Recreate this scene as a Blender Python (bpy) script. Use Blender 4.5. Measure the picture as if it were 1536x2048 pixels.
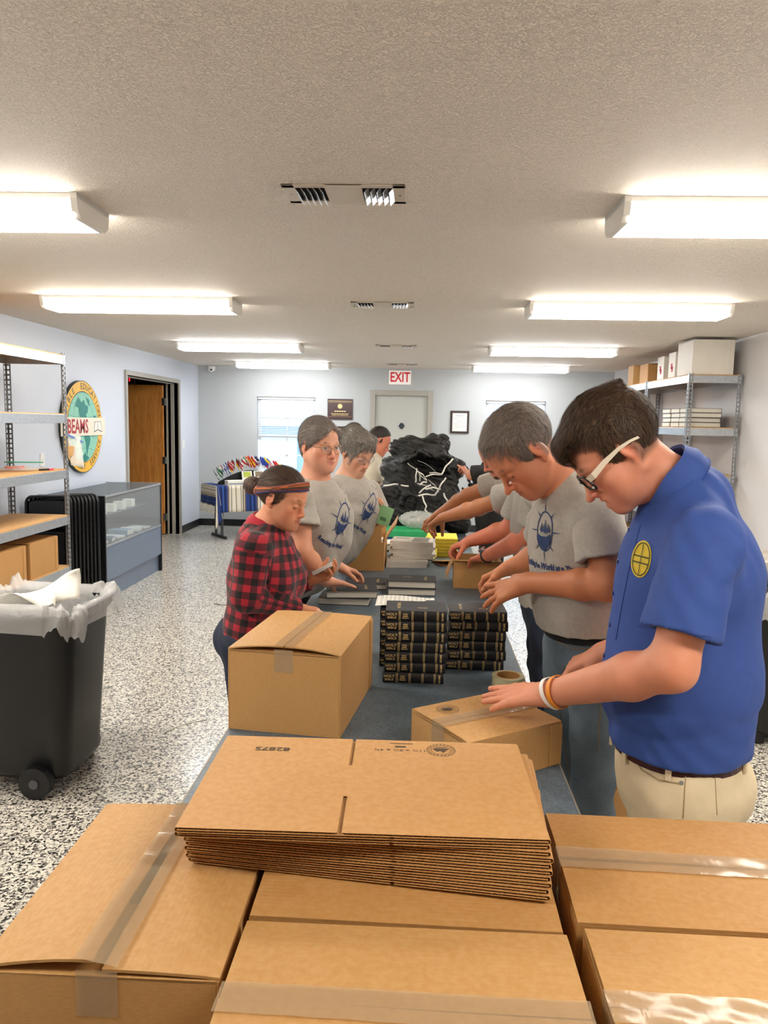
import bpy, math, random
import numpy as np
from mathutils import Vector, Matrix
from mathutils.bvhtree import BVHTree
random.seed(7); np.random.seed(7)
for _o in list(bpy.data.objects): bpy.data.objects.remove(_o)
SC = bpy.context.scene; COL = SC.collection
PI = math.pi; R = math.radians

# ---------------------------------------------------------------- camera
CAM = np.array([0.0, 0.0, 1.63]); FPX = 1530.0
def _basis(p, y, r):
    f = np.array([-math.sin(y)*math.cos(p), math.cos(y)*math.cos(p), -math.sin(p)])
    rt = np.array([math.cos(y), math.sin(y), 0]); up = np.cross(rt, f)
    c, s = math.cos(r), math.sin(r)
    return rt*c+up*s, up*c-rt*s, f
RT, UP, FW = _basis(R(6.6489), R(2.5496), R(1.1))
cam_d = bpy.data.cameras.new('camera'); cam = bpy.data.objects.new('camera', cam_d); COL.objects.link(cam)
cam.matrix_world = Matrix(((RT[0], UP[0], -FW[0], CAM[0]), (RT[1], UP[1], -FW[1], CAM[1]), (RT[2], UP[2], -FW[2], CAM[2]), (0, 0, 0, 1)))
cam_d.sensor_fit = 'VERTICAL'; cam_d.sensor_height = 24.0; cam_d.lens = 24.0*FPX/2048.0; cam_d.clip_start = .02
SC.camera = cam
# ---------------------------------------------------------------- daylight and exposure
W = bpy.data.worlds.new('world'); SC.world = W; W.use_nodes = True
_bg = W.node_tree.nodes['Background']; _bg.inputs[0].default_value = (0.62, 0.80, 1.0, 1); _bg.inputs[1].default_value = 2.6
SC.view_settings.view_transform = 'Standard'; SC.view_settings.look = 'None'
SC.view_settings.exposure = 0.0; SC.view_settings.gamma = 1.0; SC.view_settings.use_curve_mapping = False
LAMP_STRENGTH = 33.0

# ---------------------------------------------------------------- measuring: a photo pixel on a plane of the room
def _ray(px, py): return RT*(px-768)/FPX + UP*(1024-py)/FPX + FW
def atY(px, py, Y): r = _ray(px, py); return CAM + r*(Y/r[1])
def atX(px, py, X): r = _ray(px, py); return CAM + r*(X/r[0])
def atZ(px, py, Z): r = _ray(px, py); return CAM + r*((Z-CAM[2])/r[2])

# ---------------------------------------------------------------- materials
def lin(c):
    if isinstance(c, str):
        c = [int(c[i:i+2], 16)/255 for i in (0, 2, 4)]
    return tuple((x/12.92 if x <= .04045 else ((x+.055)/1.055)**2.4) for x in c)+(1.0,)
class NT:
    def __init__(s, name):
        s.m = bpy.data.materials.new(name); s.m.use_nodes = True; s.t = s.m.node_tree; s.n = s.t.nodes
        s.p = s.n['Principled BSDF']; s.out = s.n['Material Output']
    def add(s, typ, **kw):
        n = s.n.new(typ)
        for k, v in kw.items():
            if k.startswith('i_'):
                key = k[2:]; key = int(key) if key.isdigit() else key.replace('_', ' ')
                n.inputs[key].default_value = v
            else: setattr(n, k, v)
        return n
    def link(s, a, b): s.t.links.new(a, b)
    def coord(s, kind='Object', scale=(1, 1, 1), rot=(0, 0, 0)):
        c = s.add('ShaderNodeTexCoord'); m = s.add('ShaderNodeMapping'); m.inputs['Scale'].default_value = scale; m.inputs['Rotation'].default_value = rot
        s.link(c.outputs[kind], m.inputs[0]); return m.outputs[0]
    def noise(s, vec, scale, detail=3, rough=.5, dist=0):
        n = s.add('ShaderNodeTexNoise', i_Scale=scale, i_Detail=detail, i_Roughness=rough, i_Distortion=dist); s.link(vec, n.inputs['Vector']); return n.outputs['Fac']
    def ramp(s, fac, stops, interp='LINEAR'):
        r = s.add('ShaderNodeValToRGB'); cr = r.color_ramp; cr.interpolation = interp
        while len(cr.elements) < len(stops): cr.elements.new(.5)
        for e, (p, c) in zip(cr.elements, stops): e.position = p; e.color = c
        s.link(fac, r.inputs[0]); return r.outputs[0]
    def bump(s, h, strength, dist=.01, normal=None):
        b = s.add('ShaderNodeBump', i_Strength=strength, i_Distance=dist); s.link(h, b.inputs['Height'])
        if normal: s.link(normal, b.inputs['Normal'])
        s.link(b.outputs[0], s.p.inputs['Normal']); return b.outputs[0]
    def mix(s, fac, a, b, mode='MIX'):
        m = s.add('ShaderNodeMix', data_type='RGBA', blend_type=mode)
        for v, i in ((fac, 0), (a, 6), (b, 7)):
            if hasattr(v, 'is_output'): s.link(v, m.inputs[i])
            else: m.inputs[i].default_value = v
        return m.outputs[2]
_mc = {}
def mat(name, col, rough=.6, metal=0, var=.06, scale=12, bump=0, bscale=150, coat=0, spec=.5, sheen=0, emis=0):
    if name in _mc: return _mc[name]
    t = NT(name); c = lin(col); v = t.coord()
    if var:
        n = t.noise(v, scale, 4)
        a = tuple(x*(1-var) for x in c[:3])+(1,); b = tuple(min(1, x*(1+var)) for x in c[:3])+(1,)
        t.link(t.ramp(n, [(.3, a), (.7, b)]), t.p.inputs['Base Color'])
    else: t.p.inputs['Base Color'].default_value = c
    t.p.inputs['Roughness'].default_value = rough; t.p.inputs['Metallic'].default_value = metal
    t.p.inputs['Specular IOR Level'].default_value = spec
    if coat: t.p.inputs['Coat Weight'].default_value = coat; t.p.inputs['Coat Roughness'].default_value = .12
    if sheen: t.p.inputs['Sheen Weight'].default_value = sheen
    if emis: t.p.inputs['Emission Color'].default_value = c; t.p.inputs['Emission Strength'].default_value = emis
    if bump: t.bump(t.noise(v, bscale, 3), bump, .004)
    _mc[name] = t.m; return t.m

def m_floor():
    t = NT('flake_epoxy'); v = t.coord(scale=(1, 1, 1))
    vo = t.add('ShaderNodeTexVoronoi', i_Scale=115.0, i_Randomness=1.0); t.link(v, vo.inputs['Vector'])
    sep = t.add('ShaderNodeSeparateColor'); t.link(vo.outputs['Color'], sep.inputs[0])
    c = t.ramp(sep.outputs[0], [(0, lin('2e2c2a')), (.16, lin('4a4846')), (.2, lin('807d77')), (.34, lin('989590')), (.38, lin('c4c0b6')), (.62, lin('d8d4ca')), (.66, lin('e9e4d8')), (1, lin('f3eee2'))], 'CONSTANT')
    t.link(c, t.p.inputs['Base Color']); t.p.inputs['Roughness'].default_value = .28
    t.p.inputs['Coat Weight'].default_value = .35; t.p.inputs['Coat Roughness'].default_value = .16
    t.bump(t.noise(v, 60, 3), .12, .003); return t.m
def m_ceiling():
    t = NT('knockdown_plaster'); v = t.coord()
    n = t.noise(v, 95, 5, .6, .4); n2 = t.noise(v, 230, 2)
    h = t.ramp(n, [(.46, (0, 0, 0, 1)), (.54, (1, 1, 1, 1))])
    m = t.mix(.25, h, n2)
    t.p.inputs['Base Color'].default_value = lin('f6ece0'); t.p.inputs['Roughness'].default_value = .7
    t.bump(m, .8, .007); return t.m
def m_wall(name, col):
    t = NT(name); v = t.coord()
    t.link(t.ramp(t.noise(v, 1.3, 3), [(.3, lin(col)), (.7, tuple(x*.96 for x in lin(col)[:3])+(1,))]), t.p.inputs['Base Color'])
    t.p.inputs['Roughness'].default_value = .45; t.bump(t.noise(v, 160, 2), .12, .003); return t.m
def m_card(name, col, flute=(0, 1, 0)):
    if name in _mc: return _mc[name]
    t = NT(name); v = t.coord(); c = lin(col)
    n = t.noise(v, 7, 5, .6); f = t.noise(t.coord(scale=(90, 90, 600)), 1.0, 2)
    a = t.ramp(n, [(.3, tuple(x*.96 for x in c[:3])+(1,)), (.7, tuple(min(1, x*1.03) for x in c[:3])+(1,))])
    b = t.mix(.06, a, t.ramp(f, [(.35, (.25, .15, .07, 1)), (.65, (1, .85, .6, 1))]))
    t.link(b, t.p.inputs['Base Color']); t.p.inputs['Roughness'].default_value = .62
    w = t.add('ShaderNodeTexWave', wave_type='BANDS', bands_direction='X' if flute[0] else ('Y' if flute[1] else 'Z'), i_Scale=38.0, i_Distortion=.6)
    t.link(v, w.inputs['Vector'])
    t.bump(t.mix(.35, w.outputs['Fac'], n), .05, .003); _mc[name] = t.m; return t.m
def m_tape():
    t = NT('clear_packing_tape'); v = t.coord()
    tr = t.add('ShaderNodeBsdfTransparent', i_Color=(.93, .88, .80, 1)); mx = t.add('ShaderNodeMixShader')
    t.p.inputs['Base Color'].default_value = lin('c9b596'); t.p.inputs['Roughness'].default_value = .16
    t.p.inputs['Specular IOR Level'].default_value = .8
    t.bump(t.noise(t.coord(scale=(40, 9, 40)), 1.5, 3), .22, .004)
    mx.inputs[0].default_value = .42; t.link(tr.outputs[0], mx.inputs[1]); t.link(t.p.outputs[0], mx.inputs[2]); t.link(mx.outputs[0], t.out.inputs[0]); return t.m
def m_glass(name, col=(.95, .98, 1, 1), f=.12, rough=.05, bump=0):
    t = NT(name); tr = t.add('ShaderNodeBsdfTransparent', i_Color=col); mx = t.add('ShaderNodeMixShader')
    t.p.inputs['Base Color'].default_value = col; t.p.inputs['Roughness'].default_value = rough
    if bump: t.bump(t.noise(t.coord(), 30, 3), bump, .01)
    mx.inputs[0].default_value = f; t.link(tr.outputs[0], mx.inputs[1]); t.link(t.p.outputs[0], mx.inputs[2]); t.link(mx.outputs[0], t.out.inputs[0]); return t.m
def m_vcol(name, rough=.5, bump=0, bscale=300, sss=0, spec=.5, var=0, sheen=0):
    t = NT(name); a = t.add('ShaderNodeAttribute', attribute_name='Col'); c = a.outputs['Color']; v = t.coord()
    if var: c = t.mix(t.noise(v, 35, 4), c, t.mix(1.0, c, (1-var, 1-var*1.5, 1-var*1.5, 1), 'MULTIPLY'))
    t.link(c, t.p.inputs['Base Color']); t.p.inputs['Roughness'].default_value = rough; t.p.inputs['Specular IOR Level'].default_value = spec
    if sss: t.p.inputs['Subsurface Weight'].default_value = sss; t.p.inputs['Subsurface Radius'].default_value = (.012, .005, .003); t.p.inputs['Subsurface Scale'].default_value = 1.0
    if sheen: t.p.inputs['Sheen Weight'].default_value = sheen
    if bump: t.bump(t.noise(v, bscale, 3), bump, .002)
    return t.m
def m_hair(name, c1, c2, c3, scale=(220, 30, 220), rough=.62):
    t = NT(name); a = t.add('ShaderNodeAttribute', attribute_name='flow')
    mp = t.add('ShaderNodeMapping'); mp.inputs['Scale'].default_value = scale; t.link(a.outputs['Vector'], mp.inputs[0])
    n = t.noise(mp.outputs[0], 1.0, 4, .65, .6)
    t.link(t.ramp(n, [(.3, lin(c1)), (.5, lin(c2)), (.72, lin(c3))]), t.p.inputs['Base Color'])
    t.p.inputs['Roughness'].default_value = rough; t.bump(n, .6, .004); return t.m

# ---------------------------------------------------------------- objects
def tag(o, label=None, cat=None, group=None, kind=None):
    if label: o['label'] = label
    if cat: o['category'] = cat
    if group: o['group'] = group
    if kind: o['kind'] = kind
    return o
def empty(name, loc=(0, 0, 0), rz=0, label=None, cat=None, group=None, parent=None):
    o = bpy.data.objects.new(name, None); COL.objects.link(o); o.location = loc; o.rotation_euler = (0, 0, rz); o.empty_display_size = .05
    if parent: o.parent = parent
    return tag(o, label, cat, group)
def copy_tree(o, parent=None):
    c = o.copy(); COL.objects.link(c); c.parent = parent
    for ch in list(o.children): copy_tree(ch, c)
    return c
def rotz(a): c, s = math.cos(a), math.sin(a); return np.array(((c, -s, 0), (s, c, 0), (0, 0, 1)))
def roty(a): c, s = math.cos(a), math.sin(a); return np.array(((c, 0, s), (0, 1, 0), (-s, 0, c)))
def rotx(a): c, s = math.cos(a), math.sin(a); return np.array(((1, 0, 0), (0, c, -s), (0, s, c)))
class MB:
    def __init__(s): s.v = []; s.f = []; s.mi = []; s.cur = 0
    def raw(s, vs, fs):
        n = len(s.v); s.v += [tuple(map(float, v)) for v in vs]; s.f += [tuple(n+i for i in f) for f in fs]; s.mi += [s.cur]*len(fs); return s
    def box(s, lo, hi, Rm=None, c=None):
        x0, y0, z0 = lo; x1, y1, z1 = hi
        vs = np.array([(x0, y0, z0), (x1, y0, z0), (x1, y1, z0), (x0, y1, z0), (x0, y0, z1), (x1, y0, z1), (x1, y1, z1), (x0, y1, z1)], float)
        if Rm is not None:
            cc = np.array(c if c is not None else (0, 0, 0), float); vs = (vs-cc)@np.array(Rm).T+cc
        return s.raw(vs, [(0, 3, 2, 1), (4, 5, 6, 7), (0, 1, 5, 4), (1, 2, 6, 5), (2, 3, 7, 6), (3, 0, 4, 7)])
    def cbox(s, c, d, Rm=None):
        c = np.array(c, float); d = np.array(d, float)/2; return s.box(c-d, c+d, Rm, c)
    def tube(s, pts, r, n=8, closed=False, cap=True):
        P = [np.array(p, float) for p in pts]; m = len(P); rs = r if hasattr(r, '__len__') else [r]*m; rings = []; ref = None
        for i, p in enumerate(P):
            a = P[(i-1) % m] if (closed or i > 0) else p; b = P[(i+1) % m] if (closed or i < m-1) else p
            t = b-a; t = t/(np.linalg.norm(t)+1e-12)
            if ref is None: ref = np.cross(t, (0, 0, 1)) if abs(t[2]) < .9 else np.cross(t, (1, 0, 0))
            ref = ref-t*np.dot(ref, t); ref /= np.linalg.norm(ref)+1e-12; q = np.cross(t, ref)
            rings.append([p+rs[i]*(math.cos(2*PI*k/n)*ref+math.sin(2*PI*k/n)*q) for k in range(n)])
        vs = [v for rg in rings for v in rg]; fs = []
        for i in range(m if closed else m-1):
            j = (i+1) % m
            for k in range(n): fs.append((i*n+k, i*n+(k+1) % n, j*n+(k+1) % n, j*n+k))
        if cap and not closed: fs.append(tuple(range(n))[::-1]); fs.append(tuple((m-1)*n+k for k in range(n)))
        return s.raw(vs, fs)
    def cyl(s, a, b, r, n=16, r2=None): return s.tube([a, b], [r, r if r2 is None else r2], n)
    def loft(s, rings, cap=True, closed=False):
        n = len(rings[0]); m = len(rings); vs = [v for rg in rings for v in rg]; fs = []
        for i in range(m-1+(1 if closed else 0)):
            j = (i+1) % m
            for k in range(n): fs.append((i*n+k, i*n+(k+1) % n, j*n+(k+1) % n, j*n+k))
        if cap: fs.append(tuple(range(n))[::-1]); fs.append(tuple((m-1)*n+k for k in range(n)))
        return s.raw(vs, fs)
    def prism(s, poly, a, b, axis=2):
        n = len(poly)
        def P(p, h):
            q = [p[0], p[1]]; q.insert(axis, h); return q
        vs = [P(p, a) for p in poly]+[P(p, b) for p in poly]
        return s.raw(vs, [tuple(range(n))[::-1], tuple(range(n, 2*n))]+[(k, (k+1) % n, n+(k+1) % n, n+k) for k in range(n)])
    def grid(s, fn, nu, nv, thick=0):
        vs = [fn(i/nu, j/nv) for j in range(nv+1) for i in range(nu+1)]
        fs = [(j*(nu+1)+i, j*(nu+1)+i+1, (j+1)*(nu+1)+i+1, (j+1)*(nu+1)+i) for j in range(nv) for i in range(nu)]
        return s.raw(vs, fs)
    def ball(s, c, r, n=12, m=8):
        r = r if hasattr(r, '__len__') else (r, r, r)
        vs = [(c[0]+r[0]*math.sin(PI*j/m)*math.cos(2*PI*i/n), c[1]+r[1]*math.sin(PI*j/m)*math.sin(2*PI*i/n), c[2]+r[2]*math.cos(PI*j/m)) for j in range(m+1) for i in range(n)]
        return s.raw(vs, [(j*n+i, (j+1)*n+i, (j+1)*n+(i+1) % n, j*n+(i+1) % n) for j in range(m) for i in range(n)])
    def build(s, name, mats, parent=None, smooth=False, loc=None, rz=0, bevel=0, label=None, kind=None, solid=0, sub=0, auto=None):
        me = bpy.data.meshes.new(name); me.from_pydata(s.v, [], s.f)
        mats = mats if isinstance(mats, (list, tuple)) else [mats]
        for m in mats: me.materials.append(m)
        if len(mats) > 1: me.polygons.foreach_set('material_index', s.mi)
        if smooth: me.polygons.foreach_set('use_smooth', [True]*len(me.polygons))
        me.update(); o = bpy.data.objects.new(name, me); COL.objects.link(o)
        if auto: me.set_sharp_from_angle(angle=R(auto))
        if parent: o.parent = parent
        if loc is not None: o.location = loc
        if rz: o.rotation_euler = (0, 0, rz)
        if solid: md = o.modifiers.new('solid', 'SOLIDIFY'); md.thickness = solid; md.offset = 0
        if sub: md = o.modifiers.new('sub', 'SUBSURF'); md.levels = sub; md.render_levels = sub
        if bevel: md = o.modifiers.new('bevel', 'BEVEL'); md.width = bevel; md.segments = 2; md.limit_method = 'ANGLE'
        return tag(o, label, None, None, kind)
def rrect(w, d, r, z, n=5, cx=0, cy=0):
    out = []
    for (sx, sy, a0) in ((1, 1, 0), (-1, 1, 90), (-1, -1, 180), (1, -1, 270)):
        for k in range(n+1):
            a = R(a0+90*k/n); out.append((cx+sx*(w/2-r)+r*math.cos(a), cy+sy*(d/2-r)+r*math.sin(a), z))
    return out
def bars(segs, name, m, parent=None, **k):
    b = MB()
    for lo, hi in segs: b.box(lo, hi)
    return b.build(name, m, parent, **k)
def text_mesh(body, size, align='CENTER', extrude=0.0, xs=1.0, bold=0):
    cu = bpy.data.curves.new('t', 'FONT'); cu.body = body; cu.size = size; cu.align_x = align; cu.align_y = 'CENTER'; cu.extrude = extrude; cu.offset = bold; cu.resolution_u = 2
    o = bpy.data.objects.new('t', cu); COL.objects.link(o); bpy.context.view_layer.update()
    me = bpy.data.meshes.new_from_object(o.evaluated_get(bpy.context.evaluated_depsgraph_get()))
    bpy.data.objects.remove(o); bpy.data.curves.remove(cu)
    vs = np.array([v.co[:] for v in me.vertices]); fs = [tuple(p.vertices) for p in me.polygons]
    bpy.data.meshes.remove(me)
    if len(vs): vs[:, 0] *= xs
    return vs, fs
def place(vs, o, ex, ey):
    o = np.array(o, float); ex = np.array(ex, float); ey = np.array(ey, float); n = np.cross(ex, ey)
    return o+vs[:, :1]*ex+vs[:, 1:2]*ey+vs[:, 2:3]*n
# ---------------------------------------------------------------- soft solids: smooth unions of tapered limbs, meshed on a sparse grid
def nrm(v): v = np.array(v, float); return v/(np.linalg.norm(v)+1e-12)
class SDF:
    def __init__(s): s.it = []; s.disp = None; s.clips = []
    def cone(s, a, b, r1, r2, k=.01, op='u', L=None, clips=()):
        a = np.array(a, float); b = np.array(b, float); rr = max(r1, r2)
        inv = 1.0 if L is None else 1/np.linalg.svd(L)[1].min()
        s.it.append((op, 'c', (a, b, r1, r2, L), k, (a+b)/2, np.linalg.norm(a-b)/2+rr*inv, clips)); return s
    def ell(s, c, r, Rm=None, k=.01, op='u', clips=()):
        s.it.append((op, 'e', (np.array(c, float), np.array(r, float), Rm), k, np.array(c, float), max(r), clips)); return s
    def box(s, c, h, Rm=None, rd=.01, k=.01, op='u', clips=()):
        s.it.append((op, 'b', (np.array(c, float), np.array(h, float), Rm, rd), k, np.array(c, float), float(np.linalg.norm(h))+rd, clips)); return s
    def clip(s, p, n): s.clips.append((np.array(p, float), nrm(n))); return s
    def prim(s, kind, pr, P):
        if kind == 'c':
            a, b, r1, r2, L = pr
            q = P-a; ba = b-a; f = 1.0
            if L is not None: q = q@L.T; ba = L@ba; f = 1/np.sqrt(np.abs(np.linalg.det(L)))
            t = np.clip(q@ba/(ba@ba+1e-12), 0, 1)
            return (np.linalg.norm(q-t[:, None]*ba, axis=1)-(r1+t*(r2-r1)))*f
        c, r, Rm = pr[:3]; q = P-c
        if Rm is not None: q = q@Rm
        if kind == 'b':
            w = np.abs(q)-r; return np.linalg.norm(np.maximum(w, 0), axis=1)+np.minimum(w.max(1), 0)-pr[3]
        k0 = np.linalg.norm(q/r, axis=1); k1 = np.linalg.norm(q/(r*r), axis=1)+1e-9
        return k0*(k0-1)/k1
    def ev(s, P, marg=.03):
        d = np.full(len(P), 1.0)
        for op, kind, pr, k, c, rad, clips in s.it:
            m = rad+marg+k; idx = np.nonzero(((P-c)**2).sum(1) < m*m)[0]
            if not len(idx): continue
            Q = P[idx]; b = s.prim(kind, pr, Q)
            for p0, n in clips: b = np.maximum(b, (Q-p0)@n)
            a = d[idx]
            if op == 'u':
                h = np.maximum(k-np.abs(a-b), 0)/k; d[idx] = np.minimum(a, b)-h*h*k*.25
            else:
                h = np.maximum(k-np.abs(a+b), 0)/k; d[idx] = np.maximum(a, -b)+h*h*k*.25
        if s.disp is not None: d = d+s.disp(P)
        for p0, n in s.clips: d = np.maximum(d, (P-p0)@n)
        return d
    def mesh(s, h, B=8):
        lo = np.min([i[4]-i[5] for i in s.it if i[0] == 'u'], axis=0)-3*h-.01; hi = np.max([i[4]+i[5] for i in s.it if i[0] == 'u'], axis=0)+3*h+.01
        bs = B*h; nb = np.ceil((hi-lo)/bs).astype(int)
        bi = np.stack(np.meshgrid(*[np.arange(n) for n in nb], indexing='ij'), -1).reshape(-1, 3)
        d = s.ev(lo+(bi+.5)*bs, marg=bs*1.3+.03); bi = bi[np.abs(d) < bs*1.25+.004]
        loc = np.stack(np.meshgrid(*[np.arange(B+1)]*3, indexing='ij'), -1).reshape(-1, 3)
        N = nb*B+2; keys = []; pos = []; quads = []
        for c0 in range(0, len(bi), 400):
            b = bi[c0:c0+400]; g = b[:, None, :]*B+loc[None]; V = s.ev((lo+g.reshape(-1, 3)*h)).reshape(len(b), B+1, B+1, B+1)
            sg = V < 0; cs = {}
            cnt = np.zeros((len(b), B, B, B), int); psum = np.zeros((len(b), B, B, B, 3))
            for x in (0, 1):
                for y in (0, 1):
                    for z in (0, 1): cs[x, y, z] = V[:, x:x+B, y:y+B, z:z+B]
            for ax in range(3):
                for u in (0, 1):
                    for w in (0, 1):
                        o = [u, w]; o.insert(ax, 0); e = [u, w]; e.insert(ax, 1)
                        va, vb = cs[tuple(o)], cs[tuple(e)]; m = (va < 0) != (vb < 0)
                        t = np.where(m, va/np.where(m, va-vb, 1), 0); cnt += m
                        for q in range(3): psum[..., q] += np.where(m, (o[q]+t) if q == ax else o[q], 0)
            act = np.nonzero(cnt > 0)
            ci = b[act[0]]*B+np.stack(act[1:], -1); p = psum[act]/cnt[act][:, None]
            key = (ci[:, 0]*N[1]+ci[:, 1])*N[2]+ci[:, 2]; keys.append(key); pos.append(lo+(ci+p)*h)
            a0 = cs[0, 0, 0][act] < 0
            for ax in range(3):
                e = [0, 0, 0]; e[ax] = 1; a1 = cs[tuple(e)][act] < 0; m = a0 != a1
                i1, i2 = [(1, 2), (2, 0), (0, 1)][ax]
                o1 = np.zeros(3, int); o1[i1] = 1; o2 = np.zeros(3, int); o2[i2] = 1
                K = lambda c: (c[:, 0]*N[1]+c[:, 1])*N[2]+c[:, 2]
                c = ci[m]; qd = np.stack([K(c-o1-o2), K(c-o2), K(c), K(c-o1)], 1); fl = ~a0[m]
                qd[fl] = qd[fl][:, ::-1]; quads.append(qd)
        keys = np.concatenate(keys); pos = np.concatenate(pos); quads = np.concatenate(quads)
        uk, ui = np.unique(keys, return_index=True); pos = pos[ui]
        ix = np.searchsorted(uk, quads); ix = np.clip(ix, 0, len(uk)-1); ok = (uk[ix] == quads).all(1)
        return pos, ix[ok]
def finish(o, parent):
    w = Vector(); p = parent
    while p: w = w+Vector(p.location); p = p.parent
    o.location = -w; return o
def np_mesh(name, V, F, mats, parent=None, cols=None, attrs=None, smooth=True, mi=None, label=None, kind=None):
    me = bpy.data.meshes.new(name); V = np.asarray(V, float); F = np.asarray(F)
    n = F.shape[1]; me.vertices.add(len(V)); me.vertices.foreach_set('co', V.ravel().astype(np.float32))
    me.loops.add(F.size); me.loops.foreach_set('vertex_index', F.ravel().astype(np.int32))
    me.polygons.add(len(F)); me.polygons.foreach_set('loop_start', np.arange(0, F.size, n, dtype=np.int32))
    me.update(calc_edges=True)
    for m in (mats if isinstance(mats, (list, tuple)) else [mats]): me.materials.append(m)
    if mi is not None: me.polygons.foreach_set('material_index', np.asarray(mi, np.int32))
    me.polygons.foreach_set('use_smooth', np.full(len(F), smooth))
    if cols is not None:
        a = me.attributes.new('Col', 'FLOAT_COLOR', 'POINT'); c = np.ones((len(V), 4), np.float32); c[:, :3] = cols; a.data.foreach_set('color', c.ravel())
    for k, val in (attrs or {}).items():
        a = me.attributes.new(k, 'FLOAT_VECTOR', 'POINT'); a.data.foreach_set('vector', np.asarray(val, np.float32).ravel())
    me.validate(); o = bpy.data.objects.new(name, me); COL.objects.link(o)
    if parent: o.parent = parent; finish(o, parent)
    return tag(o, label, None, None, kind)
def snoise(P, f, seed=0):
    rs = np.random.RandomState(seed); out = 0
    for i in range(5):
        v = rs.normal(size=3); v /= np.linalg.norm(v); w = rs.normal(size=3); w /= np.linalg.norm(w)
        out = out+np.sin(P@v*f*(1+.35*i)+1.7*np.sin(P@w*f*.6+rs.rand()*6)+rs.rand()*6)/5
    return out
# ---------------------------------------------------------------- people
M_SKIN = m_vcol('skin', rough=.5, bump=.12, bscale=420, sss=.08, spec=.4, var=.10)
def frame(fwd, up=(0, 0, 1)):
    fwd = (fwd[0], fwd[1], 0.0)
    u = nrm(up); f = nrm(np.array(fwd, float)-u*np.dot(fwd, u)); x = np.cross(f, u)   # x = person's right
    return np.stack([-x, f, u], 1)                                                      # columns: left, forward, up
def head_frame(fwd, pitch=0, roll=0):
    f = nrm((fwd[0], fwd[1], 0)); B = frame(f)
    return B@rotx(-R(pitch))@roty(R(roll))
def smax(a, b, k=.006):
    h = np.maximum(k-np.abs(a-b), 0)/k; return np.maximum(a, b)+h*h*k*.25
def smin(a, b, k=.006): return -smax(-a, -b, k)
def cap(P, a, b, r=0):
    a = np.array(a, float); ba = np.array(b, float)-a; t = np.clip((P-a)@ba/(ba@ba), 0, 1); return np.linalg.norm(P-a-t[:, None]*ba, axis=1)-r

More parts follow.
